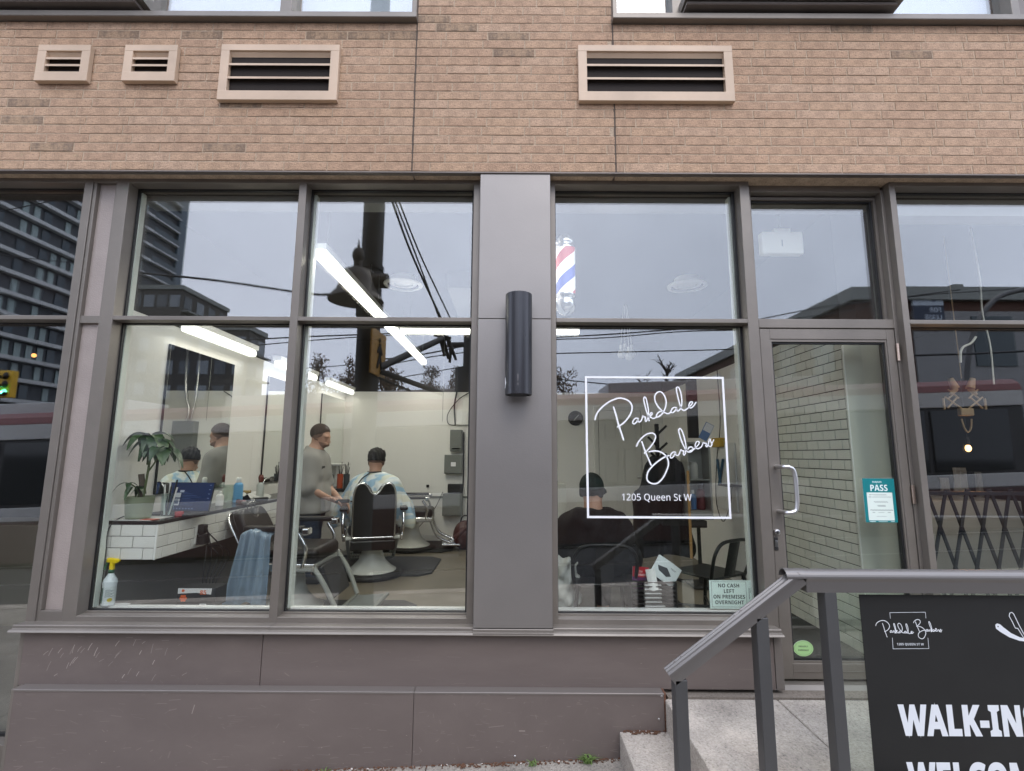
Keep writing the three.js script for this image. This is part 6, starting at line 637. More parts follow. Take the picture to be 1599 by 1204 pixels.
// ---------- banner on the glass guard ----------
{
  const z = 0.8675, x0 = 1.434, x1 = 2.35, y0 = 0.43, y1 = 1.098, t = thing('banner_sign', 'black walk-ins welcome banner fixed on the glass guard', 'banner', [x0, y0, z]);
  const W = 1400, H = Math.round(W * (y1 - y0) / (x1 - x0)), px = p => [(p.x - x0) / (x1 - x0) * W, (y1 - p.y) / (y1 - y0) * H], Q = (u, v) => px(at(u, v, z));
  const tex = canvasTex(W, H, (c, w, h) => { c.fillStyle = '#151514'; c.fillRect(0, 0, w, h); const n = noiseField(256, 256, 77, 3, 6, 0.6, 1); for (let y = 0; y < 128; y++) for (let x = 0; x < 256; x++) { const v = 20 + 8 * (n[y * 2 * 256 + x] - 0.5) * 2; c.fillStyle = `rgb(${v},${v},${v - 2})`; c.fillRect(x * w / 256, y * h / 128, w / 256 + 1, h / 128 + 1); }
    c.fillStyle = '#dcdfe2'; c.textBaseline = 'alphabetic'; const word = (s, u0, u1, v0, v1) => { const a = Q(u0, v1), b = Q(u1, v0), hh = a[1] - b[1]; c.save(); c.font = 'bold 200px sans-serif'; const m = c.measureText(s).width; c.translate(a[0], a[1]); c.scale((b[0] - a[0]) / m, hh / 146); c.fillText(s, 0, 0); c.strokeStyle = '#dcdfe2'; c.lineWidth = 11; c.strokeText(s, 0, 0); c.restore(); };
    word('WALK-INS', 1407, 1618, 1102, 1147); word('WELCOME', 1421, 1640, 1192, 1240);
    // the logo: the same pen strokes, on one line
    c.strokeStyle = '#e2e4e6'; c.lineCap = c.lineJoin = 'round'; const k = w => { const all = inkLines.filter(l => l[0] === w).flatMap(l => l[1]); const X = all.map(p => p.x); return [Math.min(...X), Math.max(...X)]; };
    const B = [[1368, 1426, 0.2, 990], [1427.5, 1470.5, 0.2, 990]], rot = -0.0; [1, 2].forEach((wd, i) => { const [a, b] = k(wd), q0 = Q(B[i][0], 985), q1 = Q(B[i][1], 985), s = (q1[0] - q0[0]) / (b - a); const all = inkLines.filter(l => l[0] === wd), ys = all.flatMap(l => l[1].map(p => p.y - (p.x - a) * 0.33)), yt = Math.max(...ys); const top = Q(1400, i ? 967 : 969)[1]; c.lineWidth = 4.2; for (const [, pts] of all) { const cv = new THREE.CatmullRomCurve3(pts, false, 'centripetal').getPoints(pts.length * 5); c.beginPath(); cv.forEach((p, j) => { const X = q0[0] + (p.x - a) * s, Y = top + (yt - (p.y - (p.x - a) * 0.33)) * s; j ? c.lineTo(X, Y) : c.moveTo(X, Y); }); c.stroke(); } });
    const ln = (...p) => { c.beginPath(); p.forEach(([u, v], i) => { const q = Q(u, v); i ? c.lineTo(...q) : c.moveTo(...q); }); c.stroke(); }; c.lineWidth = 3.4; c.strokeStyle = '#c9cccf'; ln([1390, 965.5], [1389, 956.5], [1444.5, 955.8], [1445.5, 965]); ln([1393, 996], [1394.2, 1013], [1450, 1012.5], [1448.5, 996]);
    { const a = Q(1400, 1007.4), b = Q(1442, 1003.8); c.fillStyle = '#c9cccf'; c.save(); c.font = 'bold 40px sans-serif'; const m = c.measureText('1205 QUEEN ST W').width; c.translate(a[0], a[1]); c.scale((b[0] - a[0]) / m, (a[1] - b[1]) / 29); c.fillText('1205 QUEEN ST W', 0, 0); c.restore(); }
    // straight razor
    const R = (...p) => { c.beginPath(); p.forEach(([x, y], i) => { const q = Q(1380 + x / 4.393, 930 + y / 4.393); i ? c.lineTo(...q) : c.moveTo(...q); }); c.closePath(); }; c.fillStyle = '#dcdfe2'; R([762, 200], [775, 190], [795, 196], [820, 218], [870, 256], [930, 285], [1010, 300], [1100, 300], [1100, 318], [1000, 318], [930, 310], [860, 286], [800, 250], [768, 226]); c.fill(); c.fillStyle = '#2b2b29'; { const q = Q(1380 + 782 / 4.393, 930 + 212 / 4.393); c.beginPath(); c.arc(...q, 4, 0, 7); c.fill(); } c.strokeStyle = '#dcdfe2'; c.lineWidth = 5; R([858, 140], [862, 120], [876, 114], [888, 124], [925, 200], [960, 265], [985, 300], [965, 300], [930, 245], [918, 225], [900, 222], [880, 180]); c.stroke(); });
  const g = new THREE.PlaneGeometry(x1 - x0, y1 - y0); g.translate((x1 - x0) / 2, (y1 - y0) / 2, 0.0015); part(t, 'print', clean(g), mat(0.95, 0.95, 0.95, 0.6, 0, { map: tex }), false); part(t, 'sheet', bx(0, x1 - x0, 0, y1 - y0, -0.001, 0.001), A.black, false);
}
// ---------- barber pole ----------
{
  const z = -0.24, p = at(883, 430, z), X = p.x, a = at(883, 389, z).y, b = at(883, 462, z).y, R = at(900, 430, z).x - X, t = thing('barber_pole', 'red white and blue barber pole glowing behind the upper right window', 'barber pole', [X, b, z]);
  const tx = canvasTex(256, 256, (c, w, h) => { c.fillStyle = '#f4f4f4'; c.fillRect(0, 0, w, h); const band = (o, col) => { c.fillStyle = col; for (let k = -2; k < 3; k++) { c.beginPath(); const y = o + k * 256; c.moveTo(0, y + 256); c.lineTo(256, y); c.lineTo(256, y + 60); c.lineTo(0, y + 316); c.fill(); } }; band(20, '#b81a28'); band(148, '#1840b0'); });
  tx.wrapS = tx.wrapT = THREE.RepeatWrapping; tx.repeat.set(1, (a - b) / 0.36); const m = mat(0.9, 0.9, 0.9, 0.3, 0, { map: tx }); m.emissive.setRGB(1, 1, 1); m.emissiveMap = tx; m.emissiveIntensity = 0.2;
  const g = new THREE.CylinderGeometry(R * 0.9, R * 0.9, a - b, 40, 1, true); g.translate(X, (a + b) / 2, z); part(t, 'lamp_cylinder', clean(g), m);
  const cap = s => s > 0 ? [[R * 0.95, a - 0.004], [R * 0.95, a + 0.012], [R * 0.82, a + 0.018], [R * 0.82, a + 0.03], [R * 0.9, a + 0.034], [R * 0.9, a + 0.055], [R * 0.7, a + 0.075], [R * 0.5, a + 0.1], [R * 0.25, a + 0.115], [0, a + 0.12]] : [[R * 0.95, b + 0.004], [R * 0.95, b - 0.014], [R * 0.8, b - 0.022], [R * 0.8, b - 0.036], [R * 0.95, b - 0.042], [R * 0.92, b - 0.08], [R * 0.65, b - 0.12], [0, b - 0.145]];
  part(t, 'chrome_cap', lathe(cap(1), X, 0, z, 40), A.chrome); part(t, 'chrome_cap', lathe(cap(-1), X, 0, z, 40), A.chrome); part(t, 'wall_bracket', [rbx(0.2, X + 0.02, a + 0.02, a + 0.04, z - 0.03, z + 0.03, 0.005), rbx(0.2, X + 0.02, b - 0.06, b - 0.03, z - 0.03, z + 0.03, 0.005)], A.chrome);
  const l = new THREE.PointLight(0xfff4ea, 0.1, 0, 2); l.position.set(0, (a - b) / 2, 0); l.castShadow = true; t.add(l);
}
// ---------- neighbour shops ----------
{
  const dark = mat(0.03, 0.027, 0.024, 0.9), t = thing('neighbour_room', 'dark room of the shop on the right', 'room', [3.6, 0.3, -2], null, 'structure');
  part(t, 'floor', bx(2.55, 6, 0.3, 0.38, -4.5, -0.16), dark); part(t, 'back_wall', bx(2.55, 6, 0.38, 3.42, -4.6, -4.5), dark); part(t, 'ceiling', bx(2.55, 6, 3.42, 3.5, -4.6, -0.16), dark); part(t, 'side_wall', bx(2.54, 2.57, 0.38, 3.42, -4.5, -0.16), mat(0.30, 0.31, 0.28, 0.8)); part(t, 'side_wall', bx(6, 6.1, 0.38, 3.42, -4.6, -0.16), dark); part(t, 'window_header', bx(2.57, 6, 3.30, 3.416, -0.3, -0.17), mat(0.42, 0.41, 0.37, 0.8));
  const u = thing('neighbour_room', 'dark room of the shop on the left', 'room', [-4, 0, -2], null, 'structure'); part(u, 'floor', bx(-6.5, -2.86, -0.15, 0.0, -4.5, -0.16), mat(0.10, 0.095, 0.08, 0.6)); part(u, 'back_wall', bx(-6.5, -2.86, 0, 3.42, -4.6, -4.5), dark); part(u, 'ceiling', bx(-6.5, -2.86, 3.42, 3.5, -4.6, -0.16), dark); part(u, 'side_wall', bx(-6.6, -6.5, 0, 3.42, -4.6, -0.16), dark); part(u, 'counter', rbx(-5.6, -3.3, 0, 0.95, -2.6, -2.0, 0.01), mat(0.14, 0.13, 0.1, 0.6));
  const gz = -0.55, g = thing('scissor_gate', 'dark folding scissor gate behind the right neighbour window', 'gate', [3.4, 0.4, gz]), gm = mat(0.02, 0.022, 0.03, 0.4, 0.5), y0 = 0.40, y1 = 1.46; // crossing bars
  for (let i = 0; i < 8; i++) { const x = 2.62 + i * 0.15; part(g, 'bar', spin(rbx(x - 0.012, x + 0.012, y0, y1, gz - 0.004, gz + 0.004, 0.002), x, (y0 + y1) / 2, gz, 0, 0, 0.27), gm); part(g, 'bar', spin(rbx(x - 0.012, x + 0.012, y0, y1, gz + 0.006, gz + 0.014, 0.002), x, (y0 + y1) / 2, gz, 0, 0, -0.27), gm); }
  part(g, 'top_channel', rbx(2.58, 4.2, 1.40, 1.425, gz - 0.02, gz + 0.03, 0.004), gm);
  const p = at(1520, 860, -1.3); solo('display_plinth', [rbx(2.95, 3.42, 0.38, 1.28, -1.9, -1.3, 0.006)], mat(0.09, 0.09, 0.075, 0.6), 'grey olive display plinth behind the scissor gate', 'plinth'); solo('display_plinth', [rbx(3.46, 4.3, 0.38, 1.30, -1.9, -1.25, 0.006)], mat(0.26, 0.26, 0.23, 0.6), 'pale display plinth at the right edge behind the scissor gate', 'plinth');
  const c = at(1505, 620, -0.75), k = thing('wooden_chandelier', 'tan carved hanging ornament with a lit bulb in the right neighbour window', 'ornament', [c.x, c.y - 0.4, -0.75]), wood = mat(0.30, 0.2, 0.1, 0.6), S = 0.0048, pt = (x, y, z = 0) => [c.x + (x - 1505) * S, c.y - (y - 620) * S, -0.75 + z];
  for (const s of [-1, 1]) { part(k, 'horn_plate', [rod(pt(1505 + s * 18, 590), pt(1505 + s * 12, 606), 0.018, 0.03), rod(pt(1505 + s * 12, 606), pt(1505 + s * 20, 616), 0.02, 0.012)], wood); part(k, 'lattice', [rod(pt(1505 + s * 24, 608), pt(1505 + s * 8, 622), 0.006), rod(pt(1505 + s * 8, 608), pt(1505 + s * 24, 622), 0.006), rod(pt(1505 + s * 30, 620), pt(1505 + s * 6, 638), 0.006), rod(pt(1505 + s * 28, 638), pt(1505 + s * 10, 620), 0.006), rod(pt(1505 + s * 33, 622), pt(1505 + s * 33, 640), 0.008)], wood); }
  part(k, 'centre', [rbx(c.x - 0.05, c.x + 0.05, pt(0, 650)[1], pt(0, 638)[1], -0.77, -0.73, 0.008), tube([pt(1497, 655), pt(1500, 670), pt(1505, 676), pt(1510, 670), pt(1513, 655)], 0.006, 20)], wood); part(k, 'rod', rod(pt(1505, 590), [c.x, 3.42, -0.75], 0.004, 0.004, 6), wood);
  const b = at(1512, 700, -0.9), bl = thing('pendant_bulb', 'glowing warm bulb low in the right neighbour window', 'bulb', [b.x, b.y, -0.9]); part(bl, 'bulb_glass', ball(0, 0, 0, 0.02, 0.028, 0.02), glow(1, 0.6, 0.22, 3), false); part(bl, 'socket', rod([0, 0.025, 0], [0, 0.09, 0], 0.013), A.black, false); part(bl, 'cord', rod([0, 0.09, 0], [0, 3.42 - b.y, 0], 0.003, 0.003, 6), A.black, false); const bp = new THREE.PointLight(0xffb066, 0.22, 0, 2); bp.castShadow = true; bl.add(bp);
  const h = at(1536, 480, -0.6); solo('hanging_cable', tube([[h.x - 0.02, 3.42, -0.6], [h.x, 3.0, -0.6], [h.x - 0.015, 2.75, -0.6], [h.x + 0.01, 2.5, -0.6], [h.x, 2.2, -0.6]], 0.006, 40, 6), mat(0.6, 0.58, 0.5, 0.6), 'pale cable hanging from the ceiling in the right neighbour window', 'cable');
  const w0 = at(1501, 560, -0.6); solo('bent_tube', tube([at(1524, 526, -0.6), at(1516, 536, -0.6), at(1504, 542, -0.6), at(1500, 550, -0.6), at(1500, 566, -0.6)], 0.008, 24, 8), mat(0.6, 0.58, 0.5, 0.5), 'short bent pale tube above the tan ornament', 'tube');
  const shirts = [[1476, 775, 0.10, 0.35, 'pale garment hanging left in the dark shop'], [1500, 765, 0.16, 0.42, 'larger pale patterned garment hanging in the dark shop'], [1530, 770, 0.06, 0.4, 'narrow white garment hanging right in the dark shop']]; for (const [u, v, w, hh, l] of shirts) { const q = at(u, v, -1.8); solo('garment', cloth((s, t2) => [q.x + (s - 0.5) * w * (0.7 + 0.5 * t2), q.y + hh / 2 - t2 * hh, -1.8 + 0.02 * Math.sin(s * 14 + t2 * 4)], 16, 12), mat(0.26, 0.25, 0.21, 0.9, 0, { map: T.blotch }), l, 'garment', 'garments in the dark shop'); }
  const lb = at(53, 555, -2.2), lt = thing('shop_bulb', 'small warm bulb glowing inside the left neighbour shop', 'bulb', [lb.x, lb.y, -2.2]); part(lt, 'bulb_glass', ball(0, 0, 0, 0.022), glow(1, 0.42, 0.1, 1.6), false); part(lt, 'cord', rod([0, 0.02, 0], [0, 3.42 - lb.y, 0], 0.003, 0.003, 6), A.black, false); const lp = new THREE.PointLight(0xffa050, 0.06, 0, 2); lp.castShadow = true; lt.add(lp);
}
// ---------- building above and beside (carries the brick wall on; outside the frame) ----------
solo('wall_core', [bx(-9, 9, 4.6, 9, -0.35, -0.12), bx(-9, -5.4, -0.2, 4.6, -0.35, 0.0), bx(4.6, 9, -0.2, 4.6, -0.35, 0.0)], A.brick[4], 'rest of the brick house front above and beside the shops', 'house front', null, 'structure');
// ---------- the street in front, seen in the glass ----------
{ // streetcar, nose to the right
  const D = 9.5, cx = street(-250, 700, D).x, nose = street(1640, 640, D).x, zf = 6.3, L = nose - (-15), t = thing('streetcar', 'long red streetcar with white stripes standing in the road, mirrored in the windows', 'streetcar', [0, 0, zf]), k = 0.0405;
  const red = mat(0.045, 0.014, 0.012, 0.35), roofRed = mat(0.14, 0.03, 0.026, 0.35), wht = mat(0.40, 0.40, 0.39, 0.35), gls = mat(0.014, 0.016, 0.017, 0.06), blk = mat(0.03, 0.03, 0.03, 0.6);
  const sl = (g, sub = 40) => { const p = g.attributes.position; for (let i = 0; i < p.count; i++) p.setY(i, p.getY(i) + k * p.getX(i)); g.computeVertexNormals(); return g; };
  const seg = (x0, x1, y0, y1, z0, z1, r = 0.02) => sl(rbx(x0, x1, y0, y1, z0, z1, r)), y = v => 1.66 + (711 - v) / FL * D, Y = (vl) => vl; // heights at x = 0
  const roofTop = 2.84, rb = 2.58, wb = 2.28, wl = 1.0, sw = 0.74, bot = -0.02;
  const arc = []; for (let i = 0; i <= 10; i++) { const a = Math.PI / 2 * i / 10; arc.push([zf - 0.12 + 0.30 - Math.sin(a) * 0.30 - 0.18, 0]); }
  const nosePts = (yy, rr2) => 0;
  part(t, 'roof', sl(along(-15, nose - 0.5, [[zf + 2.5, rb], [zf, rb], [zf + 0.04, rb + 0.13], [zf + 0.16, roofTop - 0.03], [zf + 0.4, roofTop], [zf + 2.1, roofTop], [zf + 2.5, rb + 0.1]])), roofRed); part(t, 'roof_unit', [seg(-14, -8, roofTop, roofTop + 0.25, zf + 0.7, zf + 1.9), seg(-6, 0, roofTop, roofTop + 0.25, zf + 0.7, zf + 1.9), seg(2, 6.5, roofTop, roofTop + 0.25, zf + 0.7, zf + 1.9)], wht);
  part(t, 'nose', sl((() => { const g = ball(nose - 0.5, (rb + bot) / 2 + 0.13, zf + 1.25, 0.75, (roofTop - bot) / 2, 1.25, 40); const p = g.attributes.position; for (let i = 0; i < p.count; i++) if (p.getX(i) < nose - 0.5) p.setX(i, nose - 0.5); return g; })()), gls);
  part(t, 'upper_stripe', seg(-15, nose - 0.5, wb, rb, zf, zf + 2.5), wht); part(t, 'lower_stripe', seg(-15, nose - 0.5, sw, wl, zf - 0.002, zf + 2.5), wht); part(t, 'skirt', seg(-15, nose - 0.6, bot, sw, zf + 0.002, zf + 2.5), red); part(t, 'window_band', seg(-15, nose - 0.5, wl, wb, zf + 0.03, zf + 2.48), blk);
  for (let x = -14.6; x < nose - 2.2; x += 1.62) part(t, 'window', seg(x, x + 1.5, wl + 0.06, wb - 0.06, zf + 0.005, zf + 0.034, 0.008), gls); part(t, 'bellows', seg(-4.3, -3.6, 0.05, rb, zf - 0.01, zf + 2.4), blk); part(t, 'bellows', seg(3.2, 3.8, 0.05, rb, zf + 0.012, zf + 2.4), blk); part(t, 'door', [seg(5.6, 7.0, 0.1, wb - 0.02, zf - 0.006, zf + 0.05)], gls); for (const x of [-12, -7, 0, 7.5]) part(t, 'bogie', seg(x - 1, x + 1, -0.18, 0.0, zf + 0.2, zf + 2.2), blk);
}
{ // pole with bell lamp and crossing sign at the kerb
  const d = 5.8, b = street(576, 500, d), z = b.z, X = b.x, t = thing('street_pole', 'thick dark pole at the kerb, mirrored in the left shop window', 'pole', [X, 0, z]), dk = mat(0.035, 0.033, 0.03, 0.6, 0.2);
  part(t, 'shaft', rod([X, -0.05, z], [X, 9.5, z], 0.145, 0.115, 24), dk); part(t, 'collar', [rod([X, 3.32, z], [X, 3.5, z], 0.16, 0.16, 24), rod([X, 3.9, z], [X, 3.96, z], 0.15, 0.15, 24)], dk); part(t, 'base', rod([X, -0.05, z], [X, 0.4, z], 0.2, 0.17, 24), dk);
  const l = thing('bell_lamp', 'bell shaped street lamp hung on the dark pole', 'street lamp', [X, 3.4, z]), q = street(553, 472, d - 0.35), Lx = q.x, Lz = z - 0.3, y0 = 3.42, bm = mat(0.075, 0.06, 0.045, 0.5, 0.3); part(l, 'bell', lathe([[0.315, y0], [0.305, y0 + 0.03], [0.23, y0 + 0.12], [0.18, y0 + 0.26], [0.15, y0 + 0.36], [0.05, y0 + 0.42], [0, y0 + 0.43]], Lx, 0, Lz, 40), bm); part(l, 'reflector', lathe([[0.295, y0 + 0.005], [0.17, y0 + 0.14], [0, y0 + 0.22]], Lx, 0, Lz, 40), mat(0.2, 0.18, 0.15, 0.5)); part(l, 'finial', [ball(Lx, y0 + 0.56, Lz, 0.07, 0.1, 0.07), rod([Lx, y0 + 0.64, Lz], [Lx, y0 + 0.76, Lz], 0.02, 0.004), rod([Lx, y0 + 0.4, Lz], [Lx, y0 + 0.5, Lz], 0.05)], bm); part(l, 'arm', [tube([[Lx, y0 + 0.4, Lz], [Lx + 0.12, y0 + 0.38, Lz + 0.1], [X, y0 + 0.3, z]], 0.04, 16), rod([X - 0.1, y0 + 0.3, z - 0.15], [X + 0.25, y0 + 0.3, z - 0.15], 0.09)], bm);
  const s = thing('crossing_sign', 'orange walking person sign fixed to the side of the dark pole', 'sign', [X + 0.18, 2.5, z - 0.02]); const sy0 = street(585, 588, d).y, sy1 = street(585, 520, d).y; part(s, 'plate', spin(rbx(X + 0.14, X + 0.16, sy0, sy1, z - 0.34, z + 0.2, 0.004), X + 0.15, 2.6, z, 0, 0.04, 0), mat(0.50, 0.27, 0.05, 0.5)); const wy = (sy0 + sy1) / 2, wk = (y1, z1, y2, z2) => rod([X + 0.163, wy + y1, z - 0.07 + z1], [X + 0.163, wy + y2, z - 0.07 + z2], 0.018, 0.018, 8); part(s, 'walking_figure', [ball(X + 0.163, wy + 0.16, z - 0.07, 0.012, 0.032, 0.032, 10), wk(0.12, 0, -0.02, 0.01), wk(-0.02, 0.01, -0.18, 0.09), wk(-0.02, 0.01, -0.18, -0.08), wk(0.09, 0, 0, 0.09), wk(0.09, 0, 0.0, -0.08)], A.black);
  // bracket arms and wires
  const arm = (a, b2, r, l2) => solo('bracket_arm', tube([street(...a), street(...b2)], r, 4, 10), dk, l2, 'bracket', 'bracket arms on the dark pole'); arm([592, 574, 5.8], [692, 528, 7.2], 0.045, 'upper thick bracket arm sloping up from the pole'); arm([592, 579, 5.8], [690, 614, 6.6], 0.035, 'lower bracket arm sloping down from the pole'); arm([592, 590, 5.8], [640, 610, 6.2], 0.016, 'thin lowest stay below the bracket arms');
  const g = []; for (const [u, v, u2, v2] of [[690, 520, 700, 560], [696, 524, 706, 548], [684, 522, 704, 528], [700, 530, 712, 562], [688, 530, 694, 556], [678, 522, 690, 526], [704, 540, 702, 566]]) g.push(rod(street(u, v, 7.2), street(u2, v2, 7.2), 0.03, 0.02, 8)); const ic = thing('insulator_cluster', 'dark cluster of insulators where the wires meet', 'insulators', [street(696, 540, 7.2).x, 3, street(696, 540, 7.2).z]); g.forEach(q => part(ic, 'insulator', q, dk));
}
const wireMat = mat(0.02, 0.02, 0.022, 0.6);
{ const wl = 'overhead wire '; const W = [ // pixel paths with depths
  [[[606, 296, 6.0], [640, 390, 6.6], [690, 500, 7.4]], 0.016, 'left of the three stays running up from the bracket'], [[[610, 296, 6.0], [650, 400, 6.6], [686, 498, 7.4]], 0.012, 'middle of the three stays running up from the bracket'], [[[616, 296, 6.0], [655, 395, 6.6], [703, 497, 7.4]], 0.012, 'right of the three stays running up from the bracket'], [[[190, 423, 9], [330, 437, 9], [470, 457, 9], [520, 460, 7]], 0.022, 'thick single wire crossing the upper left pane'],
  [[[380, 531, 12], [470, 526, 12], [620, 520, 12], [745, 512, 12], [900, 522, 12]], 0.018, 'crossing the sky at the top of the lower left panes'], [[[380, 541, 14], [480, 532, 14], [600, 524, 14], [740, 520, 14]], 0.016, 'second below the transom in the lower left panes'], [[[860, 527, 12], [950, 522, 12], [1060, 514, 12], [1170, 506, 12]], 0.018, 'uppermost in the lower right pane'], [[[860, 530, 12], [950, 527, 12], [1060, 518, 12], [1170, 515, 12]], 0.014, 'second from the top in the lower right pane'], [[[860, 552, 16], [1000, 549, 16], [1150, 545, 16], [1250, 540, 16]], 0.02, 'single in the middle of the sky in the lower right pane'],
  [[[870, 592, 14], [930, 598, 14], [1010, 605, 14]], 0.018, 'low at the left of the lower right pane'], [[[590, 562, 10], [660, 553, 10], [740, 537, 10]], 0.016, 'running right past the cluster'], [[[590, 572, 12], [680, 556, 12], [745, 548, 12]], 0.014, 'below the one past the cluster'], [[[620, 590, 14], [680, 580, 14], [745, 568, 14]], 0.014, 'lowest right of the pole'], [[[470, 575, 14], [540, 570, 14], [600, 560, 14]], 0.014, 'low left of the pole'], [[[1185, 498, 14], [1290, 478, 14], [1380, 468, 14], [1500, 452, 14]], 0.018, 'slanting up in the door light'], [[[1240, 497, 16], [1330, 484, 16], [1420, 464, 16], [1599, 450, 16]], 0.016, 'below the one slanting up in the door light'], [[[1420, 555, 12], [1520, 552, 12], [1600, 548, 12]], 0.03, 'thick across the right neighbour window'], [[[0, 330, 20], [60, 318, 20], [130, 303, 20]], 0.02, 'upper across the tower'], [[[0, 398, 20], [60, 405, 20], [120, 411, 20]], 0.02, 'lower across the tower']];
  for (const [pts, r, l] of W) solo('overhead_wire', tube(pts.map(p => street(...p)), r, 40, 6), wireMat, wl + l, 'wire', 'overhead wires over the street'); }
{ // second pole beyond the cluster, and a traffic signal
  const q = street(731, 560, 9), dk = mat(0.05, 0.05, 0.05, 0.6), t = thing('wire_pole', 'far slim pole with a dark transformer can, mirrored beside the column', 'pole', [q.x, 0, q.z]); part(t, 'shaft', rod([q.x, -0.1, q.z], [q.x, 4.1, q.z], 0.11, 0.09, 16), dk); part(t, 'transformer', rod([q.x - 0.02, 2.7, q.z], [q.x - 0.02, 3.25, q.z], 0.22, 0.22, 20), dk); part(t, 'cross_arm', rod([q.x - 0.4, 3.7, q.z], [q.x + 0.3, 3.72, q.z], 0.05), dk);
  const s = street(10, 600, 15), g = thing('traffic_signal', 'yellow traffic signal with its green lamp lit, mirrored at the far left', 'traffic signal', [s.x, s.y - 0.4, s.z]), y = mat(0.55, 0.33, 0.01, 0.5); part(g, 'housing', rbx(s.x - 0.24, s.x + 0.24, s.y - 0.42, s.y + 0.42, s.z - 0.1, s.z + 0.1, 0.03, 3), y); for (let i = 0; i < 3; i++) { const yy = s.y + 0.26 - i * 0.26; part(g, 'lamp_lens', spin(lathe([[0, 0.02], [0.08, 0.015], [0.1, 0]], s.x + 0.04, yy, s.z - 0.1, 24), s.x + 0.04, yy, s.z - 0.1, -Math.PI / 2, 0, 0), i === 2 ? glow(0.1, 1, 0.55, 4) : A.black); part(g, 'visor', new THREE.CylinderGeometry(0.115, 0.115, 0.16, 20, 1, true, Math.PI * 0.5, Math.PI).rotateX(Math.PI / 2).rotateZ(Math.PI).translate(s.x + 0.04, yy, s.z - 0.18), A.black); } part(g, 'post', rod([s.x - 0.3, -0.6, s.z + 0.05], [s.x - 0.3, 4.2, s.z + 0.05], 0.09), dk); part(g, 'arm', rod([s.x - 0.3, s.y, s.z + 0.05], [s.x - 0.2, s.y, s.z + 0.05], 0.05), dk);
  const lp = new THREE.PointLight(0x30ffa0, 0.4, 0, 2); lp.position.set(0.04, 0.14, -0.16); g.add(lp); }
// autumn trees beyond the lot
function tree(u, v, d, h, w, label, bare) {
  const top = street(u, v, d), X = top.x, Z = top.z, y0 = -0.4 + SL * Math.max(-30, Math.min(30, X)) * 0.5, H = top.y - y0, t = thing('tree', label, 'tree', [X, y0, Z], 'trees beyond the far lot'), bark = mat(0.05, 0.04, 0.035, 0.95), br = [rod([X, y0, Z], [X, y0 + H * 0.9, Z], w * 0.06, w * 0.012, 10)], tips = [];
  for (let i = 0; i < (bare ? 46 : 26); i++) { const f = rr(0.3, 0.92), a = rr(0, 6.28), l = w * (1 - f * 0.7) * rr(0.5, 1), o = V3(X, y0 + H * f, Z), e = V3(X + Math.cos(a) * l * 0.6, o.y + l * rr(0.5, 0.9), Z + Math.sin(a) * l * 0.6); br.push(rod(o, e, w * 0.02, w * 0.006, 5)); for (let k = 0; k < 3; k++) { const g2 = o.clone().lerp(e, rr(0.4, 0.9)), e2 = g2.clone().add(V3(rr(-1, 1), rr(0.2, 1.2), rr(-1, 1)).multiplyScalar(l * 0.35)); br.push(rod(g2, e2, w * 0.008, w * 0.004, 4)); tips.push(e2); } tips.push(e); }
  part(t, 'trunk', br, bark); if (bare) return;
  const pos = []; for (const p of tips) for (let i = 0; i < 16; i++) { const c = V3(p.x + rr(-1, 1) * w * 0.14, p.y + rr(-1, 1) * w * 0.17, p.z + rr(-1, 1) * w * 0.14), a = V3(rr(-1, 1), rr(-1, 1), rr(-1, 1)).normalize().multiplyScalar(w * 0.035), b = V3(rr(-1, 1), rr(-1, 1), rr(-1, 1)).cross(a).normalize().multiplyScalar(w * 0.022); pos.push(...c.clone().add(a).toArray(), ...c.clone().add(b).toArray(), ...c.clone().sub(a).toArray(), ...c.clone().add(a).toArray(), ...c.clone().sub(a).toArray(), ...c.clone().sub(b).toArray()); }
  const g = new THREE.BufferGeometry(); g.setAttribute('position', new THREE.Float32BufferAttribute(pos, 3)); g.computeVertexNormals(); part(t, 'crown', clean(g), [mat(0.10, 0.055, 0.035, 0.9), mat(0.12, 0.075, 0.045, 0.9), mat(0.09, 0.06, 0.045, 0.9)][Math.floor(rnd() * 3)]);
}
tree(499, 550, 42, 10, 3.2, 'brown leaved tree mirrored left of the dark pole'); tree(545, 560, 42, 9, 3.6, 'wide reddish tree mirrored right behind the dark pole'); tree(604, 582, 44, 8, 4.4, 'low tree mirrored just right of the dark pole'); tree(674, 576, 44, 9, 2.9, 'narrow brown tree mirrored under the wires'); tree(706, 574, 44, 9, 2.2, 'slim pointed tree mirrored next to the column'); tree(880, 582, 40, 8, 3.0, 'dark tree mirrored at the left edge of the right shop window'); tree(1040, 562, 30, 8, 3.4, 'bare tree mirrored above the lettered frame', true); tree(1005, 580, 34, 8, 2.6, 'small bare tree mirrored left of the larger bare one', true);
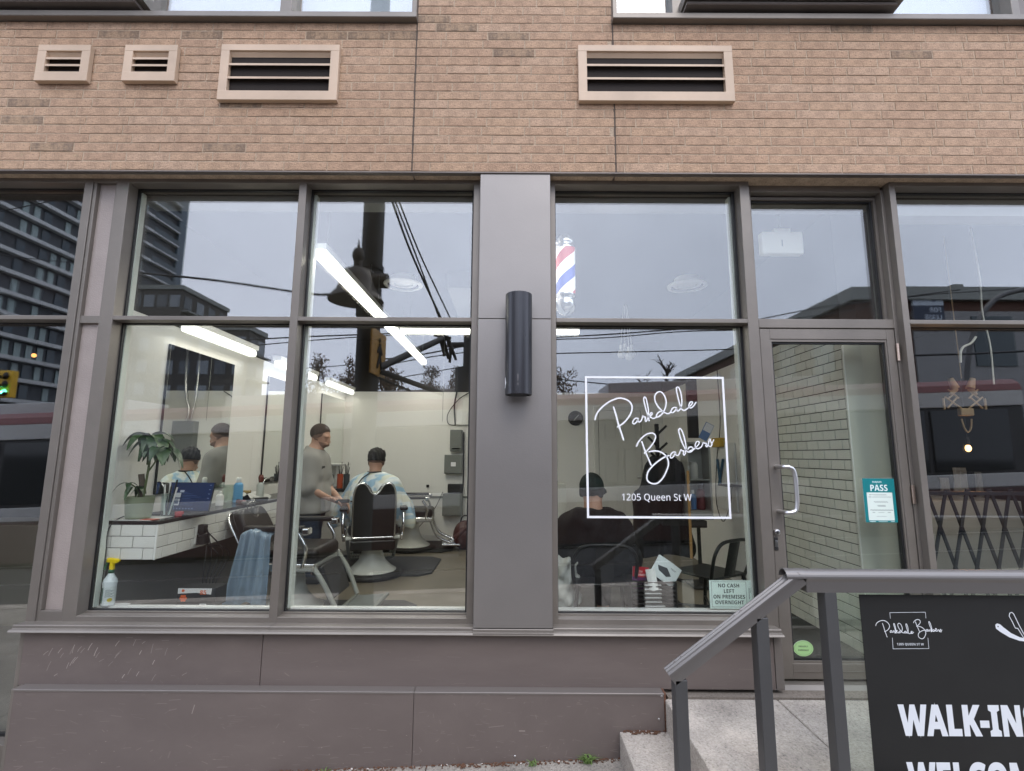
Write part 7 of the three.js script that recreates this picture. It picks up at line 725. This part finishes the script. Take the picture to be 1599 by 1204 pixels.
// buildings across the way
function block(name, label, x0, x1, z0, z1, h, wall, floors, bays, side, base = -2.9) { // side: the face turned to the shop's left panes is x = x1, with windows; the face z = z0 too
  const t = thing(name, label, 'building', [(x0 + x1) / 2, base, (z0 + z1) / 2]), fh = (h - base) / floors; part(t, 'wall', bx(x0, x1, base, h, z0, z1), wall); part(t, 'roof', bx(x0 - 0.2, x1 + 0.2, h, h + 0.6, z0 - 0.2, z1 + 0.2), A.greyBox);
  return { t, fh }; }
{ const slab = mat(0.5, 0.51, 0.51, 0.8), dk = mat(0.04, 0.046, 0.055, 0.5), gl = mat(0.03, 0.05, 0.065, 0.08), cur = mat(0.27, 0.34, 0.335, 0.3), X = -71, zA = 42, zB = street(258, 500, 100).z, { t } = block('tower', 'tall dark tower with pale balcony slabs, mirrored at the far left', X - 18, X, zA, zB, 78, dk, 27, 12, 0);
  const bw = bx(-0.05, 0.05, -0.95, 0.95, -0.62, 0.62), cw = bx(-0.05, 0.05, -0.95, 0.95, -0.45, 0.45);
  part(t, 'glass_corner', bx(X, X + 0.6, -2.9, 78, zB - 2.2, zB), mat(0.05, 0.08, 0.11, 0.1)); for (let f = 3; f < 22; f++) { const y = -2.9 + f * 2.96; part(t, 'slab', bx(X - 0.1, X + 1.0, y - 0.32, y + 0.22, zA, zB - 9.5), slab); part(t, 'balcony_slab', bx(X - 0.1, X + 0.9, y - 0.14, y + 0.14, zB - 9.3, zB - 2.2), slab); part(t, 'railing', bx(X + 0.84, X + 0.9, y + 0.14, y + 1.1, zB - 9.3, zB - 2.2), gl);
    for (let z = zA + 1.5, i = 0; z < zB - 10; z += 1.7, i++) { const pale = ((i * 7 + f * 13 + (i * f) % 5) % 4) === 0 || (i % 3 === 0 && (f + i) % 5 < 2); if (!pale && i % 2) continue; const m = new THREE.Mesh(pale ? cw : bw, pale ? cur : gl); m.name = pnumFast(t, 'window'); m.position.set(9.06, y + 1.35 + 2.9, z - (zA + zB) / 2); t.add(m); } }
}
{ const brk = mat(0.05, 0.047, 0.045, 0.9), gl = mat(0.035, 0.045, 0.055, 0.1), mk = (name, l, x0, x1, z0, z1, h, n, bays) => { const { t } = block(name, l, x0, x1, z0, z1, h, brk, n, bays), fh = 3.1; for (let y = h - fh; y > 0; y -= fh) { for (let i = 0; i < bays; i++) { const z = z0 + (i + 0.5) * (z1 - z0) / bays; part(t, 'window', bx(x1 - 0.02, x1 + 0.05, y + 0.6, y + 2.3, z - 0.8, z + 0.8), i % 3 === 1 ? mat(0.15, 0.17, 0.19, 0.3) : gl); part(t, 'balcony', bx(x1, x1 + 0.9, y, y + 0.18, z - 1.1, z + 1.1), A.greyBox); } for (let i = 0; i < 5; i++) { const x = x0 + (i + 0.5) * (x1 - x0) / 5; part(t, 'window', bx(x - 0.7, x + 0.7, y + 0.6, y + 2.3, z0 - 0.05, z0 + 0.02), i % 2 ? gl : mat(0.15, 0.17, 0.19, 0.3)); } } };
  const a = street(285, 452, 66), b = street(343, 482, 77); mk('apartment_block', 'dark apartment block mirrored in front of the tower', a.x - 9, a.x, a.z, b.z, a.y, 8, 4); const c = street(390, 516, 60), d = street(416, 523, 64); mk('apartment_block', 'lower apartment block with windows, mirrored above the wall tube light', c.x - 11, c.x, c.z, d.z, c.y, 6, 2); }
{ // brick building across the road on the right, with a lease board
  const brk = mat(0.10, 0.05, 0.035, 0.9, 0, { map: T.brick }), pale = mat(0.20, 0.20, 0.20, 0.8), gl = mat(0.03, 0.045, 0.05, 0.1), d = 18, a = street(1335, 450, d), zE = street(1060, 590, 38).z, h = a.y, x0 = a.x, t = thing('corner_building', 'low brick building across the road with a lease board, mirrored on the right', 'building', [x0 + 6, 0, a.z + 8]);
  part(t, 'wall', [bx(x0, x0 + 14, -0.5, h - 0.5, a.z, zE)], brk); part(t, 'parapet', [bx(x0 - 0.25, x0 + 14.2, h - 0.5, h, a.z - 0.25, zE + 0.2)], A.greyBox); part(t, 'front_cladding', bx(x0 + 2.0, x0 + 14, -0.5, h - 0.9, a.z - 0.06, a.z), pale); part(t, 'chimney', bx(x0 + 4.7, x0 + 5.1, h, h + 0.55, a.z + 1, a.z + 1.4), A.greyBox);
  for (let i = 0; i < 4; i++) { const x = x0 + 4.2 + i * 2.4; part(t, 'window', bx(x, x + 1.5, h - 3.0, h - 1.1, a.z - 0.1, a.z - 0.055), gl); part(t, 'shop_front', bx(x - 0.2, x + 1.9, 0.4, 3.2, a.z - 0.1, a.z - 0.055), gl); } for (let i = 0; i < 7; i++) { const z = a.z + 1.5 + i * 2.7; part(t, 'window', bx(x0 - 0.05, x0 + 0.02, h - 3.0, h - 1.2, z, z + 1.3), i % 2 ? pale : gl); part(t, 'window', bx(x0 - 0.05, x0 + 0.02, 0.8, 2.8, z, z + 1.3), gl); }
  const p0 = street(1424, 458, d - 0.2), p1 = street(1478, 502, d - 0.2), b = thing('lease_board', 'white and navy FOR LEASE board on the brick building, mirrored', 'board', [(p0.x + p1.x) / 2, p1.y, a.z - 0.15]), w = p1.x - p0.x, hh = p0.y - p1.y, tx = canvasTex(512, 448, (c, W, H) => { c.fillStyle = '#aab4be'; c.fillRect(0, 0, W, H); c.fillStyle = '#16263c'; c.fillRect(0, H * 0.42, W, H * 0.58); c.beginPath(); c.arc(W * 0.3, H * 0.2, 44, 0, 7); c.fillStyle = '#6b7688'; c.fill(); c.fillStyle = '#aab4be'; c.font = 'bold 104px sans-serif'; c.fillText('FOR', 40, H * 0.66); c.fillText('LEASE', 40, H * 0.92); });
  const g = new THREE.PlaneGeometry(w, hh); g.rotateY(Math.PI); g.translate(0, hh / 2, -0.02); part(b, 'print', clean(g), mat(0.9, 0.9, 0.9, 0.5, 0, { map: tx }), false); part(b, 'sheet', bx(-w / 2, w / 2, 0, hh, -0.018, 0.02), pale, false);
  const s = street(1599, 440, 14), sl = thing('street_lamp', 'curved arm street lamp mirrored at the right edge', 'street lamp', [s.x + 1.2, 0, s.z]), dk = mat(0.06, 0.06, 0.06, 0.5); part(sl, 'post', [tube([[s.x - 2.6, 0, s.z], [s.x - 2.2, 3, s.z], [s.x - 1.7, 5.2, s.z], [s.x - 0.9, 6.3, s.z], [s.x + 0.4, 6.7, s.z]], 0.07, 40)], dk); part(sl, 'lamp_head', rbx(s.x + 0.3, s.x + 1.1, 6.6, 6.8, s.z - 0.14, s.z + 0.14, 0.05, 3), dk); }
renderer.render(scene, camera);
